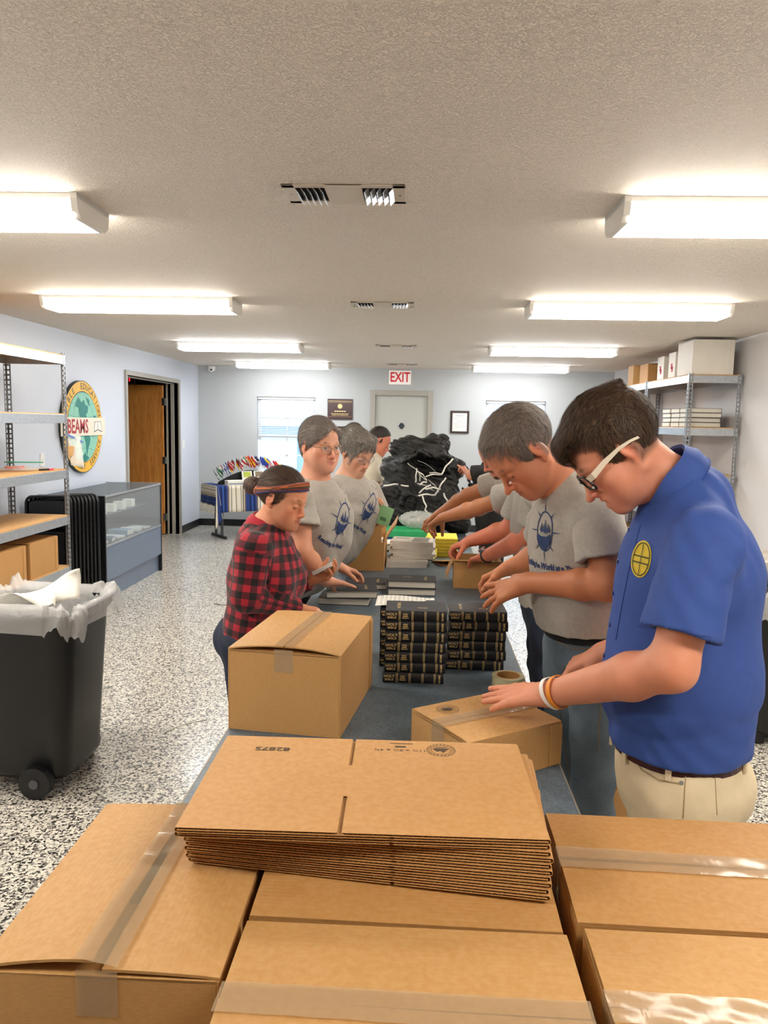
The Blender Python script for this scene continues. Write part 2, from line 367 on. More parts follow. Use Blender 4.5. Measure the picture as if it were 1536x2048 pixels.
class Head:
    def __init__(s, c, Rm, sc=1.0, jaw=1.0, fat=0.0, nose=1.0, female=False, open_mouth=False, eyes='down', skin='d99b7c', lip='b8695c', brow='4a3628', beard=None, stubble=0, scalp=None, scalp_z=(.05, .035), scalp_a=.7, ear=1.0):
        s.__dict__.update(locals()); s.c = np.array(c, float)
    def w(s, p): return s.c+s.Rm@(np.array(p, float)*s.sc)
    def loc(s, P): return (P-s.c)@s.Rm/s.sc
    def add(s, S):
        k = s.sc; Rm = s.Rm; W_ = s.w; j = s.jaw; ft = s.fat; g = 1-.12*s.female
        E = lambda c, r, kk=.012, op='u', Q=None: S.ell(W_(c), np.array(r)*k, Rm if Q is None else Rm@Q, kk*k, op)
        C = lambda a, b, r1, r2, kk=.01, op='u': S.cone(W_(a), W_(b), r1*k, r2*k, kk*k, op)
        E((0, -.012, .042), (.073, .094, .080)); E((0, .035, .038), (.060, .058, .060), .03)
        E((0, .035, -.025), (.060+ft*.5, .050, .062), .03)
        for sx in (-1, 1):
            C((sx*(.052+ft), -.004, -.045), (sx*.018*j, .070, -.092), .018+ft*.6, .016, .03)
            E((sx*.043, .055, -.022), (.020+ft, .021, .018), .025)
            E((sx*.040, .040, -.055), (.020+ft, .030, .030), .03)
        E((0, .035, -.07), (.040*j+ft, .048, .032), .03)
        E((0, .076, -.094), (.019*j, .017, .015), .02)
        for sx in (-1, 1):
            C((sx*.044, .073, .021), (sx*.012, .088, .017), .009*g, .010*g, .014)
            E((sx*.032, .101, .001), (.018, .015, .011), .012, 's')
            E((sx*.032, .0735, -.001), (.0165, .0165, .0135), .003)
            C((sx*.018, .088, -.004), (sx*.044, .078, -.0035), .0025, .0022, .004)
        C((0, .088, .010), (0, .1075*s.nose+(1-s.nose)*.09, -.030), .0072, .0082, .012)
        nt = .1085+(s.nose-1)*.06
        E((0, nt, -.0365), (.0092*s.nose, .0104, .0086), .009)
        for sx in (-1, 1):
            E((sx*.0112, .0980, -.037), (.0064*s.nose, .0100, .0074), .006); E((sx*.0065, .1045, -.0455), (.0036, .0050, .0035), .003, 's')
        E((0, .080, -.062), (.027, .018, .023), .018)
        om = .005 if s.open_mouth else 0
        C((-.024, .0860, -.0605+om*.5), (0, .0955, -.0585+om*.5), .0034, .0046, .006); C((.024, .0860, -.0605+om*.5), (0, .0955, -.0585+om*.5), .0034, .0046, .006)
        C((-.017, .0885, -.0680-om), (0, .0940, -.0690-om), .0040, .0055, .006); C((.017, .0885, -.0680-om), (0, .0940, -.0690-om), .0040, .0055, .006)
        C((-.021, .0960, -.0635-om*.3), (0, .1020, -.0633-om*.3), .0016, .0026+om*.8, .003, 's'); C((.021, .0960, -.0635-om*.3), (0, .1020, -.0633-om*.3), .0016, .0026+om*.8, .003, 's')
        for sx in (-1, 1):                                             # ears: helix rim, bowl, lobe
            Q = rotx(R(-14))@rotz(R(-sx*15))
            e = s.ear; ex = .0745
            E((sx*ex, -.012, .002), (.0078*e, .0180*e, .032*e), .004, 'u', Q)
            E((sx*(ex+.0095*e), -.0095, .005), (.0070*e, .0118*e, .0215*e), .003, 's', Q)
            C((sx*(ex+.0030), .001, -.006), (sx*(ex+.0042), -.012, -.012), .0030*e, .0022*e, .003); C((sx*(ex+.003), -.004, .012), (sx*(ex+.004), -.018, -.002), .0022*e, .0022*e, .003)
            E((sx*(ex+.001), -.006, -.028*e), (.0060*e, .0085*e, .0085*e), .004)
        return S
    def paint(s, V, base):
        L = s.loc(V); c = np.array(base, float); sk = np.array(lin(s.skin)[:3])
        m = np.linalg.norm(L-np.array([0, 0, .01]), axis=1) < .19
        col = np.tile(sk, (len(V), 1)); ax = L.copy(); ax[:, 0] = np.abs(ax[:, 0])
        def blend(d, r, soft, cc, amt=1.0):
            nonlocal col
            t = np.clip(1-(d-r)/soft, 0, 1)[:, None]*amt; col = col*(1-t)+np.array(lin(cc)[:3])*t
        red = tuple(sk*np.array([1.02, .62, .58]))
        def blendl(d, r, soft, rgb, amt):
            nonlocal col
            t = np.clip(1-(d-r)/soft, 0, 1)[:, None]*amt; col = col*(1-t)+np.array(rgb)*t
        blendl(cap(ax, (.045, .07, -.03), (.040, .06, -.05)), .008, .025, red, .45)
        blendl(cap(ax, (.0, .11, -.036), (.012, .10, -.038)), .005, .014, red, .55)
        blendl(cap(ax, (.082, -.016, -.02), (.082, -.016, .02)), .008, .015, red, .5)
        if s.stubble: blend(cap(ax, (.045, .03, -.065), (.0, .08, -.09)), .010, .02, '6b5548', s.stubble)
        if s.scalp:
            z0, zb = s.scalp_z; f_ = np.maximum(L[:, 2]-(z0+.55*np.maximum(L[:, 1]-.0, 0)), np.minimum(-(L[:, 1]+.012), L[:, 2]+zb)); t = np.clip(f_/.014+.4, 0, 1)[:, None]*s.scalp_a; col = col*(1-t)+np.array(lin(s.scalp)[:3])*t
        blend(cap(ax, (0, .098, -.0585), (.020, .091, -.0605)), .0040, .0025, s.lip, .75); blend(cap(ax, (0, .097, -.0690), (.016, .090, -.0675)), .0052, .0025, s.lip, .75)
        blend(cap(ax, (0, .099, -.0635), (.024, .088, -.0640)), .0006, .0018, '5a2a24', .8)
        bw = .0014 if s.female else .0026
        blend(smin(cap(ax, (.015, .094, .0225), (.034, .088, .0262), ), cap(ax, (.034, .088, .0262), (.050, .074, .0225))), bw, .0030, s.brow, .7)
        if s.beard:
            blend(cap(ax, (.026, .088, -.058), (.022, .08, -.085)), .004, .004, s.beard, .95); blend(cap(ax, (0, .10, -.0505), (.024, .09, -.054)), .004, .003, s.beard, .95)
            blend(cap(ax, (0, .09, -.098), (.018, .08, -.094)), .012, .006, s.beard, .95)
        if s.eyes == 'open':
            q = np.abs(np.stack([(ax[:, 0]-.0315)/.0135, (L[:, 2]-.0005)/.0054], 1)); e = (q**2).sum(1); f = L[:, 1] > .07
            col[(e < 1) & f] = (.46, .42, .39)
            r = np.hypot(ax[:, 0]-.031, L[:, 2]-.0015); col[(e < 1) & f & (r < .0062)] = (.10, .09, .07); col[(e < 1) & f & (r < .0028)] = (.01, .01, .01)
            lid = (e > .85) & (e < 1.5) & f & (L[:, 2] > .002); col[lid] = (.08, .05, .04)
        else:
            blend(np.abs(L[:, 2]+.0078-14*(ax[:, 0]-.031)**2)+np.maximum(np.abs(ax[:, 0]-.031)-.0145, 0)*2+np.maximum(.065-L[:, 1], 0), .0006, .0018, '23160f', .9)
        c[m] = col[m]; return c

def hand(S, w, d, n, ts, curl=(.3, .3, .3, .3), sc=1.0, spread=1.0, thumb=(.6, .3), tcurl=.35, fc=None):
    """w wrist, d finger direction, n out of the palm, ts thumb side; curl = bend per finger in radians at the knuckle"""
    w = np.array(w, float); d = nrm(d); n = nrm(np.array(n, float)-d*np.dot(n, d)); t = np.cross(d, n); t = t if np.dot(t, ts) > 0 else -t
    P = lambda a, b, c: w+sc*(a*d+b*t+c*n)
    offs = [(.093, .028), (.097, .0095), (.092, -.0095), (.083, -.0275)]; lens = [.070, .078, .073, .057]
    L2 = np.eye(3)+.7*np.outer(n, n)
    S.cone(P(-.01, 0, 0), P(.03, 0, .0), .027*sc, .030*sc, .02, L=np.eye(3)+.45*np.outer(n, n))
    for (a, b) in offs:
        S.cone(P(.02, b*.55, 0), P(a, b, -.002), .0150*sc, .0112*sc, .010)
    S.cone(P(.03, .018, .006), P(.075, .0, .006), .014*sc, .012*sc, .015)
    ax = t
    for i, ((a, b), ln) in enumerate(zip(offs, lens)):
        p = P(a, b, -.001); sp = (b/.028)*.10*spread; base = nrm(d+t*sp); c = curl[i] if hasattr(curl, '__len__') else curl; ang = 0.0
        for q, (fr, r1, r2) in enumerate(((.45, .0098, .0087), (.30, .0087, .0080), (.25, .0080, .0068))):
            cc = (c, c*1.15, c*.7)[q] if fc is None else fc[i][q]
            ang += cc; dd = base*math.cos(ang)+n*math.sin(ang); e = p+dd*ln*fr*sc
            S.cone(p, e, r1*sc*.98, r2*sc*.98, .0035 if q else .007); p = e
    p0 = P(.022, .020, .006); dd = nrm(d*math.cos(thumb[0])+t*math.sin(thumb[0])+n*thumb[1]); p1 = p0+dd*.042*sc
    d2 = nrm(dd+n*tcurl*.5+d*.3*tcurl); p2 = p1+d2*.034*sc; d3 = nrm(d2+n*tcurl*.5+d*.5*tcurl); p3 = p2+d3*.026*sc
    S.cone(p0, p1, .0165*sc, .0125*sc, .012); S.cone(p1, p2, .0118*sc, .0100*sc, .005); S.cone(p2, p3, .0100*sc, .0080*sc, .004)
    return p3
def orth(w, tip): return nrm(np.array(tip)-np.array(w))

def hair_attrs(hd, V):
    L = hd.loc(V); th = np.arctan2(L[:, 2]-.03, L[:, 1]); rho = np.hypot(L[:, 2]-.03, L[:, 1])
    return {'flow': np.stack([L[:, 0], th*.09, rho], 1)}
def hair_mesh(hd, S, h, m, parent, name='hair', amp=.0022, freq=520, seed=3, wave=0, comb=None):
    rs = np.random.RandomState(seed); ph = rs.rand(6)*6
    def disp(P):
        L = hd.loc(P); th = np.arctan2(L[:, 2]-.03, L[:, 1]); x = L[:, 0]+.012*np.sin(th*4+ph[4])*(1+wave); rho = np.hypot(L[:, 2]-.03, L[:, 1])
        s1 = np.sin(x*freq+ph[0]+2*np.sin(th*5+ph[1]))+.7*np.sin(x*freq*.43+ph[2]+1.5*np.sin(th*7+ph[3]))+.6*np.sin(rho*freq*.8+th*9+ph[5])+.5*np.sin(th*31+x*190)
        return -amp*hd.sc*s1*.6
    S.disp = disp; V, F = S.mesh(h); o = np_mesh(name, V, F, m, parent, attrs=hair_attrs(hd, V))
    if comb: strands(hd, S, o, m, o, comb[0], comb[1], comb[2], jit=comb[3] if len(comb) > 3 else .25)
    return o

def strands(hd, S, base, m, parent, n, ln, dirf, w=.0011, lift=.0018, name='hair_strands', seed=1, jit=.25):
    """thin ribbons of hair laid along the combing direction, following the hair surface"""
    rs = np.random.RandomState(seed); me = base.data; V = np.empty(len(me.vertices)*3, np.float32); me.vertices.foreach_get('co', V); V = V.reshape(-1, 3).astype(float)
    P = V[rs.choice(len(V), n)]+rs.normal(size=(n, 3))*.001; c0 = hd.w((0, -.01, .03)); dsp = S.disp; S.disp = None; its = S.it; S.it = [i[:6]+((),) for i in its]; pts = []; nrs = []; seg = 5
    jr = rs.normal(size=(n, 3))*jit; off = lift*rs.uniform(.2, 1.6, n)
    for k in range(seg+1):
        N = P-c0; N /= np.linalg.norm(N, axis=1)[:, None]; L = hd.loc(P); D = dirf(L)+jr; D = D@hd.Rm.T; D -= N*(D*N).sum(1)[:, None]; D /= np.linalg.norm(D, axis=1)[:, None]+1e-9
        d = S.ev(P); d = np.clip(d, -.02, .02); P = P-N*(d-off*(1+.25*k))[:, None]*(1.0 if k < seg else .6); pts.append(P.copy()); nrs.append(np.cross(N, D)); P = P+D*(ln*hd.sc/seg)
    S.disp = dsp; S.it = its; W_ = []
    for k in range(seg+1): t = w*(1-.75*k/seg)/2; W_ += [pts[k]-nrs[k]*t, pts[k]+nrs[k]*t]
    VV = np.stack(W_, 1).reshape(-1, 3); st = (seg+1)*2; b0 = np.arange(n)[:, None]*st; F = np.concatenate([np.stack([b0+2*k, b0+2*k+1, b0+2*k+3, b0+2*k+2], -1).reshape(-1, 4) for k in range(seg)])
    fl = np.repeat(rs.uniform(-.5, .5, (n, 3)), st, 0)
    return np_mesh(name, VV, F, m, parent, attrs={'flow': fl*.6}, kind='stuff')
def ring(S, c, a, b, r, n=20, k=.004):
    pts = [c+math.cos(2*PI*i/n)*a+math.sin(2*PI*i/n)*b for i in range(n)]
    for i in range(n): S.cone(pts[i], pts[(i+1) % n], r, r, k)

class Body:
    """pelvis P, waist Wa, chest C, neck base N; widths: half lateral (a) and half depth (b)"""
    def __init__(s, head, P, Wa, C, N, fwd, a=(.165, .16, .175), b=(.12, .12, .125), sh=None, el=None, wr=None, arm=1.0, feet=None, knee=None):
        s.hd = head; s.P, s.W, s.C, s.N = [np.array(v, float) for v in (P, Wa, C, N)]
        up = nrm(s.C-s.P); s.Fr = frame(fwd, up); s.l, s.f, s.u = s.Fr[:, 0], s.Fr[:, 1], s.Fr[:, 2]
        s.a, s.b = a, b; s.sh, s.el, s.wr = sh, el, wr; s.arm = arm; s.feet = feet; s.knee = knee
        s.base = np.array([s.P[0], s.P[1], 0.0])
    def sq(s, i): return np.eye(3)+(s.a[i]/s.b[i]-1)*np.outer(s.f, s.f)
    def skin(s, h, skin_hex, parent, hands, name='body', neck_r=.052):
        S = SDF(); hd = s.hd; hd.add(S); k = hd.sc
        S.cone(hd.w((0, -.022, -.035)), s.N, neck_r*k*1.0, neck_r*1.12, .03)
        S.cone(hd.w((0, .02, -.06)), s.N+s.f*.02, neck_r*k*.72, neck_r*.9, .04)
        S.cone(s.N, s.C, .07, .10, .04); S.cone(s.C, s.P, .09, .09, .04)
        for i in (0, 1):
            sh, el, wr = s.sh[i], s.el[i], s.wr[i]; ar = s.arm
            S.cone(s.N-s.u*.03, sh, .055, .045, .04); S.cone(sh, el, .050*ar, .041*ar, .03)
            fd = wr-el; S.cone(el, el+fd*.3, .040*ar, .044*ar, .03); S.cone(el+fd*.3, wr, .044*ar, .0275*min(ar, 1.15), .02)
            hand(S, **hands[i])
        for i, sx in enumerate((1, -1)):
            hp = s.P+s.l*sx*.08-s.u*.02; S.cone(s.P, hp, .07, .07, .03); S.cone(hp, s.knee[i], .06, .05, .03); S.cone(s.knee[i], s.feet[i]+np.array([0, 0, .09]), .045, .032, .02)
        V, F = S.mesh(h); cols = hd.paint(V, np.tile(np.array(lin(skin_hex)[:3]), (len(V), 1)))
        return np_mesh(name, V, F, M_SKIN, parent, cols=cols)
    def torso(s, S, off=.0, hem=None, blouse=0, belly=0, chest=0):
        P, Wa, C = s.P, s.W, s.C
        top = s.C+(s.N-s.C)*.62
        S.cone(P, Wa, s.a[0]+off, s.a[1]+off+blouse, .05, L=s.sq(0)); S.cone(Wa, C, s.a[1]+off+blouse, s.a[2]+off, .06, L=s.sq(1))
        S.cone(C, top, s.a[2]+off, s.a[2]*.72+off, .05, L=s.sq(2))
        if chest:
            for sx in (1, -1): S.ell(C+s.f*(s.b[2]*.62)+s.l*sx*.08-s.u*.02, (.075, .075, .08), None, .05)
        if belly: S.ell(Wa+s.f*belly, (.13, .13, .12), None, .08)
    def shirt(s, h, m, parent, sleeve=.62, flare=.028, off=.012, name='shirt', hem=None, neck=.062, amp=.0045, seed=1, cols=None, collar_r=.0055, cuff_r=None, long=False, **kw):
        S = SDF(); s.torso(S, off, **kw); sleeves = []
        nd = nrm(s.hd.w((0, -.022, -.035))-s.N)
        for i in (0, 1):
            sh, el, wr = s.sh[i], s.el[i], s.wr[i]; ar = s.arm
            S.cone(s.N-nd*.035, sh-s.u*.006, .052+off*.5, .050+off, .06); S.cone(s.C+(s.N-s.C)*.25+(sh-s.N)*.45, sh-s.u*.035, .085, .062*ar, .06)
            T = SDF(); end = sh+(el-sh)*sleeve; dirn = nrm(el-sh)
            if long:
                T.cone(sh, el, .056+off, .047+off*.8, .035); T.cone(el, wr, .047+off*.8, .032+off*.7, .03, clips=((wr, nrm(wr-el)),)); T.cone(wr-nrm(wr-el)*.02, wr+nrm(wr-el)*.03, .030, .030, .002, op='s')
            else:
                T.cone(sh, end+dirn*.03, .054*ar+off, .044*ar+off+flare, .045, clips=((end, dirn),))
                T.cone(end-dirn*.05, end+dirn*.06, .044*ar+off*.3, .044*ar+off+flare-.005, .002, op='s')
            sleeves.append(T)
        if neck:
            S.cone(s.N-nd*.012+s.f*.008, s.N+nd*.12, neck-.004, neck+.02, .004, op='s')
        if hem is not None:
            S.clip(hem, -s.u)
        rs = np.random.RandomState(seed); v = [nrm(rs.normal(size=3)+s.l*0) for _ in range(4)]
        def disp(P):
            q = (P-s.C)@s.Fr; x, y, z = q.T
            w = (1-2*np.abs(np.sin((z*17+9*x+2.2*np.sin(y*9+seed)+1.6*np.sin(x*11+seed*2))*.9)))*.75+np.sin(z*34+9*x+3*np.sin(y*14+seed)+2*np.sin(x*17+seed*2))*.4+np.sin((z*.5+x)*55+3*np.sin(z*11+y*9)+seed)*.35+np.sin((z-y*1.2)*70+4*np.sin(x*21+z*8))*.25
            env = .55+.45*np.sin(z*7+x*5+seed)
            return amp*w*env
        S.disp = disp; V, F = S.mesh(h)
        root = np_mesh(name, V, F, m, parent, attrs={'pl': s.plaid(V)})
        for T in sleeves:
            T.disp = disp; v2, f2 = T.mesh(h); np_mesh('sleeve', v2, f2, m, root, attrs={'pl': s.plaid(v2)})
        if neck and collar_r:
            S2 = SDF(); a = nrm(s.l-nd*np.dot(s.l, nd)); b = np.cross(nd, a)
            ring(S2, s.N-nd*.012+s.f*.006, a*(neck+.003), b*(neck+.004), collar_r*1.5, 26)
            V2, F2 = S2.mesh(.003); np_mesh('collar', V2, F2, m, root)
        return root
    def plaid(s, V):
        q = (V-s.C)@s.Fr; u = np.arctan2(q[:, 0], q[:, 1]+1e-6)*.15; out = np.stack([u, q[:, 2], 0*u], 1)
        for i in (0, 1):
            sh, el, wr = s.sh[i], s.el[i], s.wr[i]
            for a, b, base in ((sh, el, 0), (el, wr, np.linalg.norm(el-sh))):
                ba = b-a; ln = np.linalg.norm(ba); t = (V-a)@ba/ln/ln; pr = a+np.clip(t, 0, 1)[:, None]*ba; dd = np.linalg.norm(V-pr, axis=1)
                e1 = nrm(np.cross(ba, s.f)); e2 = nrm(np.cross(ba, e1)); m = (dd < .075) & (t > .05)
                w = V-pr; out[m, 0] = (np.arctan2(w[m]@e1, w[m]@e2)*.062); out[m, 1] = -(base+t[m]*ln)
        return out
    def trousers(s, h, m, parent, top, name='trousers', seed=2, amp=.004, cuff=.055, off=0.0, mats=None, thigh=.088):
        S = SDF(); L = s.sq(0); S.cone(s.P+s.u*.06, s.P-s.u*.03, s.a[0]-.004+off, s.a[0]+off, .04, L=L)
        S.ell(s.P-s.f*(s.b[0]*.42)-s.u*.06, (.13, .13, .11), None, .05)
        for i, sx in enumerate((1, -1)):
            hp = s.P+s.l*sx*.082-s.u*.05; S.cone(hp, s.knee[i], thigh+.008, thigh*.72, .035); S.cone(s.knee[i], s.feet[i]+np.array([0, 0, .06]), thigh*.72, cuff, .02, clips=((s.feet[i]+np.array([0, 0, .035]), (0, 0, -1)),))
        S.clip(top, s.u)
        def disp(P):
            q = (P-s.P)@s.Fr; x, y, z = q.T
            return amp*(np.sin(z*45+8*x+3*np.sin(y*16+seed))*.5+np.sin((z+y*.8)*62+3*np.sin(x*23))*.4)
        S.disp = disp; V, F = S.mesh(h); return np_mesh(name, V, F, m, parent)
    def band(s, c, a, b, hgt, th, m, name, parent, n=40, tilt=0, gap=0):
        B = MB(); rings = []
        for i in range(n):
            t = 2*PI*i/n; d = math.cos(t)*a*s.l+math.sin(t)*b*s.f; o = nrm(d); q = np.array(c)+d
            rings.append([q-s.u*hgt/2, q-s.u*hgt/2+o*th, q+s.u*hgt/2+o*th, q+s.u*hgt/2])
        B.loft(rings, cap=False, closed=True); return finish(B.build(name, m, parent, smooth=False, bevel=.001), parent)
    def shoes(s, m, parent, fwd=None):
        for i in (0, 1):
            f = nrm((s.f[0], s.f[1], 0)); c = s.feet[i]; B = MB(); rings = []
            for t, wd, ht in ((-.09, .024, .05), (-.07, .036, .085), (-.02, .040, .095), (.05, .042, .07), (.11, .046, .052), (.155, .036, .042), (.175, .016, .03)):
                p = c+f*t; sd = np.cross(f, (0, 0, 1)); rings.append([p+sd*wd*math.cos(a)+np.array([0, 0, max(0, ht*(.5+.5*math.sin(a)))]) for a in np.linspace(0, 2*PI, 12, endpoint=False)])
            B.loft(rings); finish(B.build('shoe', m, parent, smooth=True), parent)

def strand(m, pts, r, name, parent, n=6):
    return finish(MB().tube(pts, r, n).build(name, m, parent, smooth=True), parent)
def decal(shapes, bvh, o, ex, ey, m, name, parent, off=.0015, cuts=3):
    """flat print: 2-D triangles laid on the cloth by casting along -(ex x ey)"""
    n = np.cross(ex, ey); B = MB()
    import bmesh
    for k, (vs, fs) in enumerate(shapes):
        bm = bmesh.new(); vv = [bm.verts.new((v[0], v[1], 0)) for v in vs]
        for f in fs:
            try: bm.faces.new([vv[i] for i in f])
            except ValueError: pass
        bmesh.ops.triangulate(bm, faces=bm.faces[:])
        for _ in range(cuts):
            eds = [e for e in bm.edges if e.calc_length() > .014]
            if eds: bmesh.ops.subdivide_edges(bm, edges=eds, cuts=1); bmesh.ops.triangulate(bm, faces=bm.faces[:])
        out = []; bm.verts.index_update()
        for v in bm.verts:
            p = o+v.co.x*ex+v.co.y*ey; hit = bvh.ray_cast(Vector(p+n*.25), Vector(-n), .5)
            out.append(np.array(hit[0])+n*off*(1+.15*k) if hit[0] is not None else p)
        B.raw(out, [tuple(v.index for v in f.verts) for f in bm.faces]); bm.free()
    return finish(B.build(name, m, parent), parent)
def bvh_of(o):
    me = o.data; off = Vector(); p = o
    while p: off = off+Vector(p.location); p = p.parent
    return BVHTree.FromPolygons([v.co+off for v in me.vertices], [tuple(p.vertices) for p in me.polygons])
def ellipse_ring(rx, ry, w, n=40, cx=0, cy=0):
    vs = []; fs = []
    for i in range(n):
        a = 2*PI*i/n; vs += [(cx+rx*math.cos(a), cy+ry*math.sin(a)), (cx+(rx-w)*math.cos(a), cy+(ry-w)*math.sin(a))]
        j = (i+1) % n; fs.append((2*i, 2*j, 2*j+1, 2*i+1))
    return vs, fs
def poly(*p): return list(p), [tuple(range(len(p)))]
def stroke(a, b, w1, w2=None):
    a = np.array(a, float); b = np.array(b, float); d = nrm(b-a); q = np.array([-d[1], d[0]]); w2 = w1 if w2 is None else w2
    return [tuple(a+q*w1/2), tuple(a-q*w1/2), tuple(b-q*w2/2), tuple(b+q*w2/2)], [(0, 1, 2, 3)]
def crest():
    s = 1.0; out = [ellipse_ring(.052, .080, .006)]
    for a in range(8):
        t = a*PI/4+PI/2; ln = .04 if a % 2 == 0 else .026
        out.append(stroke((.054*math.cos(t), .082*math.sin(t)), ((.054+ln)*math.cos(t), (.082+ln)*math.sin(t)), .006, .001))
    out.append(poly((-.042, -.012), (-.02, -.020), (.02, -.018), (.044, -.004), (.036, -.045), (.0, -.078), (-.03, -.05)))   # ship's hull
    for x0, z0, h in ((-.018, -.012, .045), (.004, -.014, .06), (.026, -.010, .042)):
        out.append(stroke((x0, z0), (x0, z0+h), .003)); out.append(poly((x0+.002, z0+.008), (x0+.014, z0+.012), (x0+.002, z0+h)))
        out.append(poly((x0-.002, z0+.012), (x0-.010, z0+.016), (x0-.002, z0+h*.8)))
    return out
def tee_print(b, shirt, m, parent, side, words, up=0.0, sc=1.0):
    bv = bvh_of(shirt); ex = nrm(b.l)*1.0; n = nrm(b.f+b.l*side); ey = nrm(b.u-n*np.dot(b.u, n)); ex = np.cross(ey, n)
    o = b.C+ey*up
    decal([([(x*sc, y*sc) for x, y in vs], fs) for vs, fs in crest()], bv, o, ex, ey, m, 'crest_print', parent)
    vs, fs = text_mesh(words, .034*sc, xs=.78, bold=.0012); decal([(vs, fs)], bv, o-ey*.14*sc, ex, ey, m, 'lettering', parent, cuts=2)
def glasses(hd, parent, m_front, m_temple, m_lens, rx=.024, rz=.019, r=.0016, square=False, temple_r=.0022):
    e = strand(m_front, [hd.w((-.011, .104, .001)), hd.w((0, .1065, .004)), hd.w((.011, .104, .001))], r*hd.sc, 'eyeglasses', parent); parent = e
    for sx in (1, -1):
        pts = []
        for i in range(24):
            t = 2*PI*i/24; c, s_ = math.cos(t), math.sin(t)
            if square: c = math.copysign(abs(c)**.55, c); s_ = math.copysign(abs(s_)**.6, s_)
            x = sx*.032+rx*c; z = -.004+rz*s_; pts.append(hd.w((x, .1045-abs(x)*.20+z*.10, z)))
        b = MB().tube(pts, r*hd.sc, 6, closed=True); f = b.build('lens_rim', m_front, parent, smooth=True); finish(f, parent)
        b = MB(); b.raw([hd.w((sx*.032, .1045-.0064, -.004))]+pts, [(0, 1+i, 1+(i+1) % 24) for i in range(24)]); finish(b.build('lens', m_lens, parent, smooth=True), parent)
        p0 = hd.w((sx*(.032+rx), .094, .004)); p1 = hd.w((sx*.0745, .080, .006)); p2 = hd.w((sx*.0825, .005, .014)); p3 = hd.w((sx*.083, -.022, .010)); p4 = hd.w((sx*.080, -.036, -.006))
        if temple_r > .003:
            B = MB(); rings = []; u = hd.Rm[:, 2]; q = hd.Rm[:, 0]*sx
            for p, hh in ((p0, .0065), (p1, .0070), (hd.w((sx*.079, .045, .012)), .0058), (p2, .0038), (p3, .0030), (hd.w((sx*.081, -.040, .004)), .0028)):
                rings.append([p-u*hh*hd.sc-q*.0012, p-u*hh*hd.sc+q*.0012, p+u*hh*hd.sc+q*.0012, p+u*hh*hd.sc-q*.0012])
            B.loft(rings); finish(B.build('temple', m_temple, parent), parent)
        else: strand(m_temple, [p0, p1, p2, p3, p4], temple_r*.6, 'temple', parent)
# ---------------------------------------------------------------- the room
XL, XR, YB, YF, ZC = -3.38, 2.86, 11.62, -3.6, 2.44
M_FLOOR = m_floor(); M_CEIL = m_ceiling()
M_WL = m_wall('pale_blue_wall_paint', 'd6dde9'); M_WB = m_wall('pale_grey_wall_paint', 'b9bdbe'); M_WR = m_wall('warm_grey_wall_paint', 'dedcdd')
M_WHITE = mat('white_enamel', 'f1f0ec', .35, var=.02); M_BLACKB = mat('black_vinyl_base', '15161a', .4, var=.1)
M_FRAME = mat('taupe_door_frame_paint', 'a7a399', .4, var=.03); M_GREYDOOR = mat('grey_door_paint', 'b9bbb4', .38, var=.02)
bars([((XL-.4, YF-.3, -.1), (XR+.4, YB+.35, 0))], 'floor', M_FLOOR, kind='structure')
bars([((XL-.15, YF-.15, ZC), (XR+.15, YB+.15, ZC+.1))], 'ceiling', M_CEIL, kind='structure')
DY0, DY1, DZ = 8.745, 10.63, 2.12                                   # doorway in the left wall
bars([((XL-.14, YF, 0), (XL, DY0, ZC)), ((XL-.14, DY1, 0), (XL, YB+.14, ZC)), ((XL-.14, DY0, DZ), (XL, DY1, ZC))], 'wall_left', M_WL, kind='structure')
bars([((XR, YF, 0), (XR+.14, YB+.14, ZC))], 'wall_right', M_WR, kind='structure')
bars([((XL, YF-.14, 0), (XR, YF, ZC))], 'wall_front', m_wall('darkened_unseen_wall', '8a7a66'), kind='structure')  # unseen wall, colour darkened to send less light onto the carton fronts
WIN = ((-2.48, -1.59), (.98, 1.87)); WZ0, WZ1 = .80, 1.99; BD0, BD1, BDZ = -.70, .13, 2.06
xs = [XL, WIN[0][0], WIN[0][1], BD0, BD1, WIN[1][0], WIN[1][1], XR]; b = MB()
for i in range(0, 7, 2): b.box((xs[i], YB, 0), (xs[i+1], YB+.14, ZC))
for w in WIN: b.box((w[0], YB, 0), (w[1], YB+.14, WZ0)); b.box((w[0], YB, WZ1), (w[1], YB+.14, ZC))
b.box((BD0, YB, BDZ), (BD1, YB+.14, ZC)); b.build('wall_back', M_WB, kind='structure')
bars([((XL, YF, 0), (XL+.012, DY0-.08, .105)), ((XL, DY1+.08, 0), (XL+.012, YB, .105))], 'baseboard_left', M_BLACKB, kind='structure')
bars([((XL, YB-.012, 0), (BD0-.06, YB, .105)), ((BD1+.06, YB-.012, 0), (XR, YB, .105))], 'baseboard_back', M_BLACKB, kind='structure')
bars([((XR-.012, YF, 0), (XR, YB, .105))], 'baseboard_right', M_BLACKB, kind='structure')
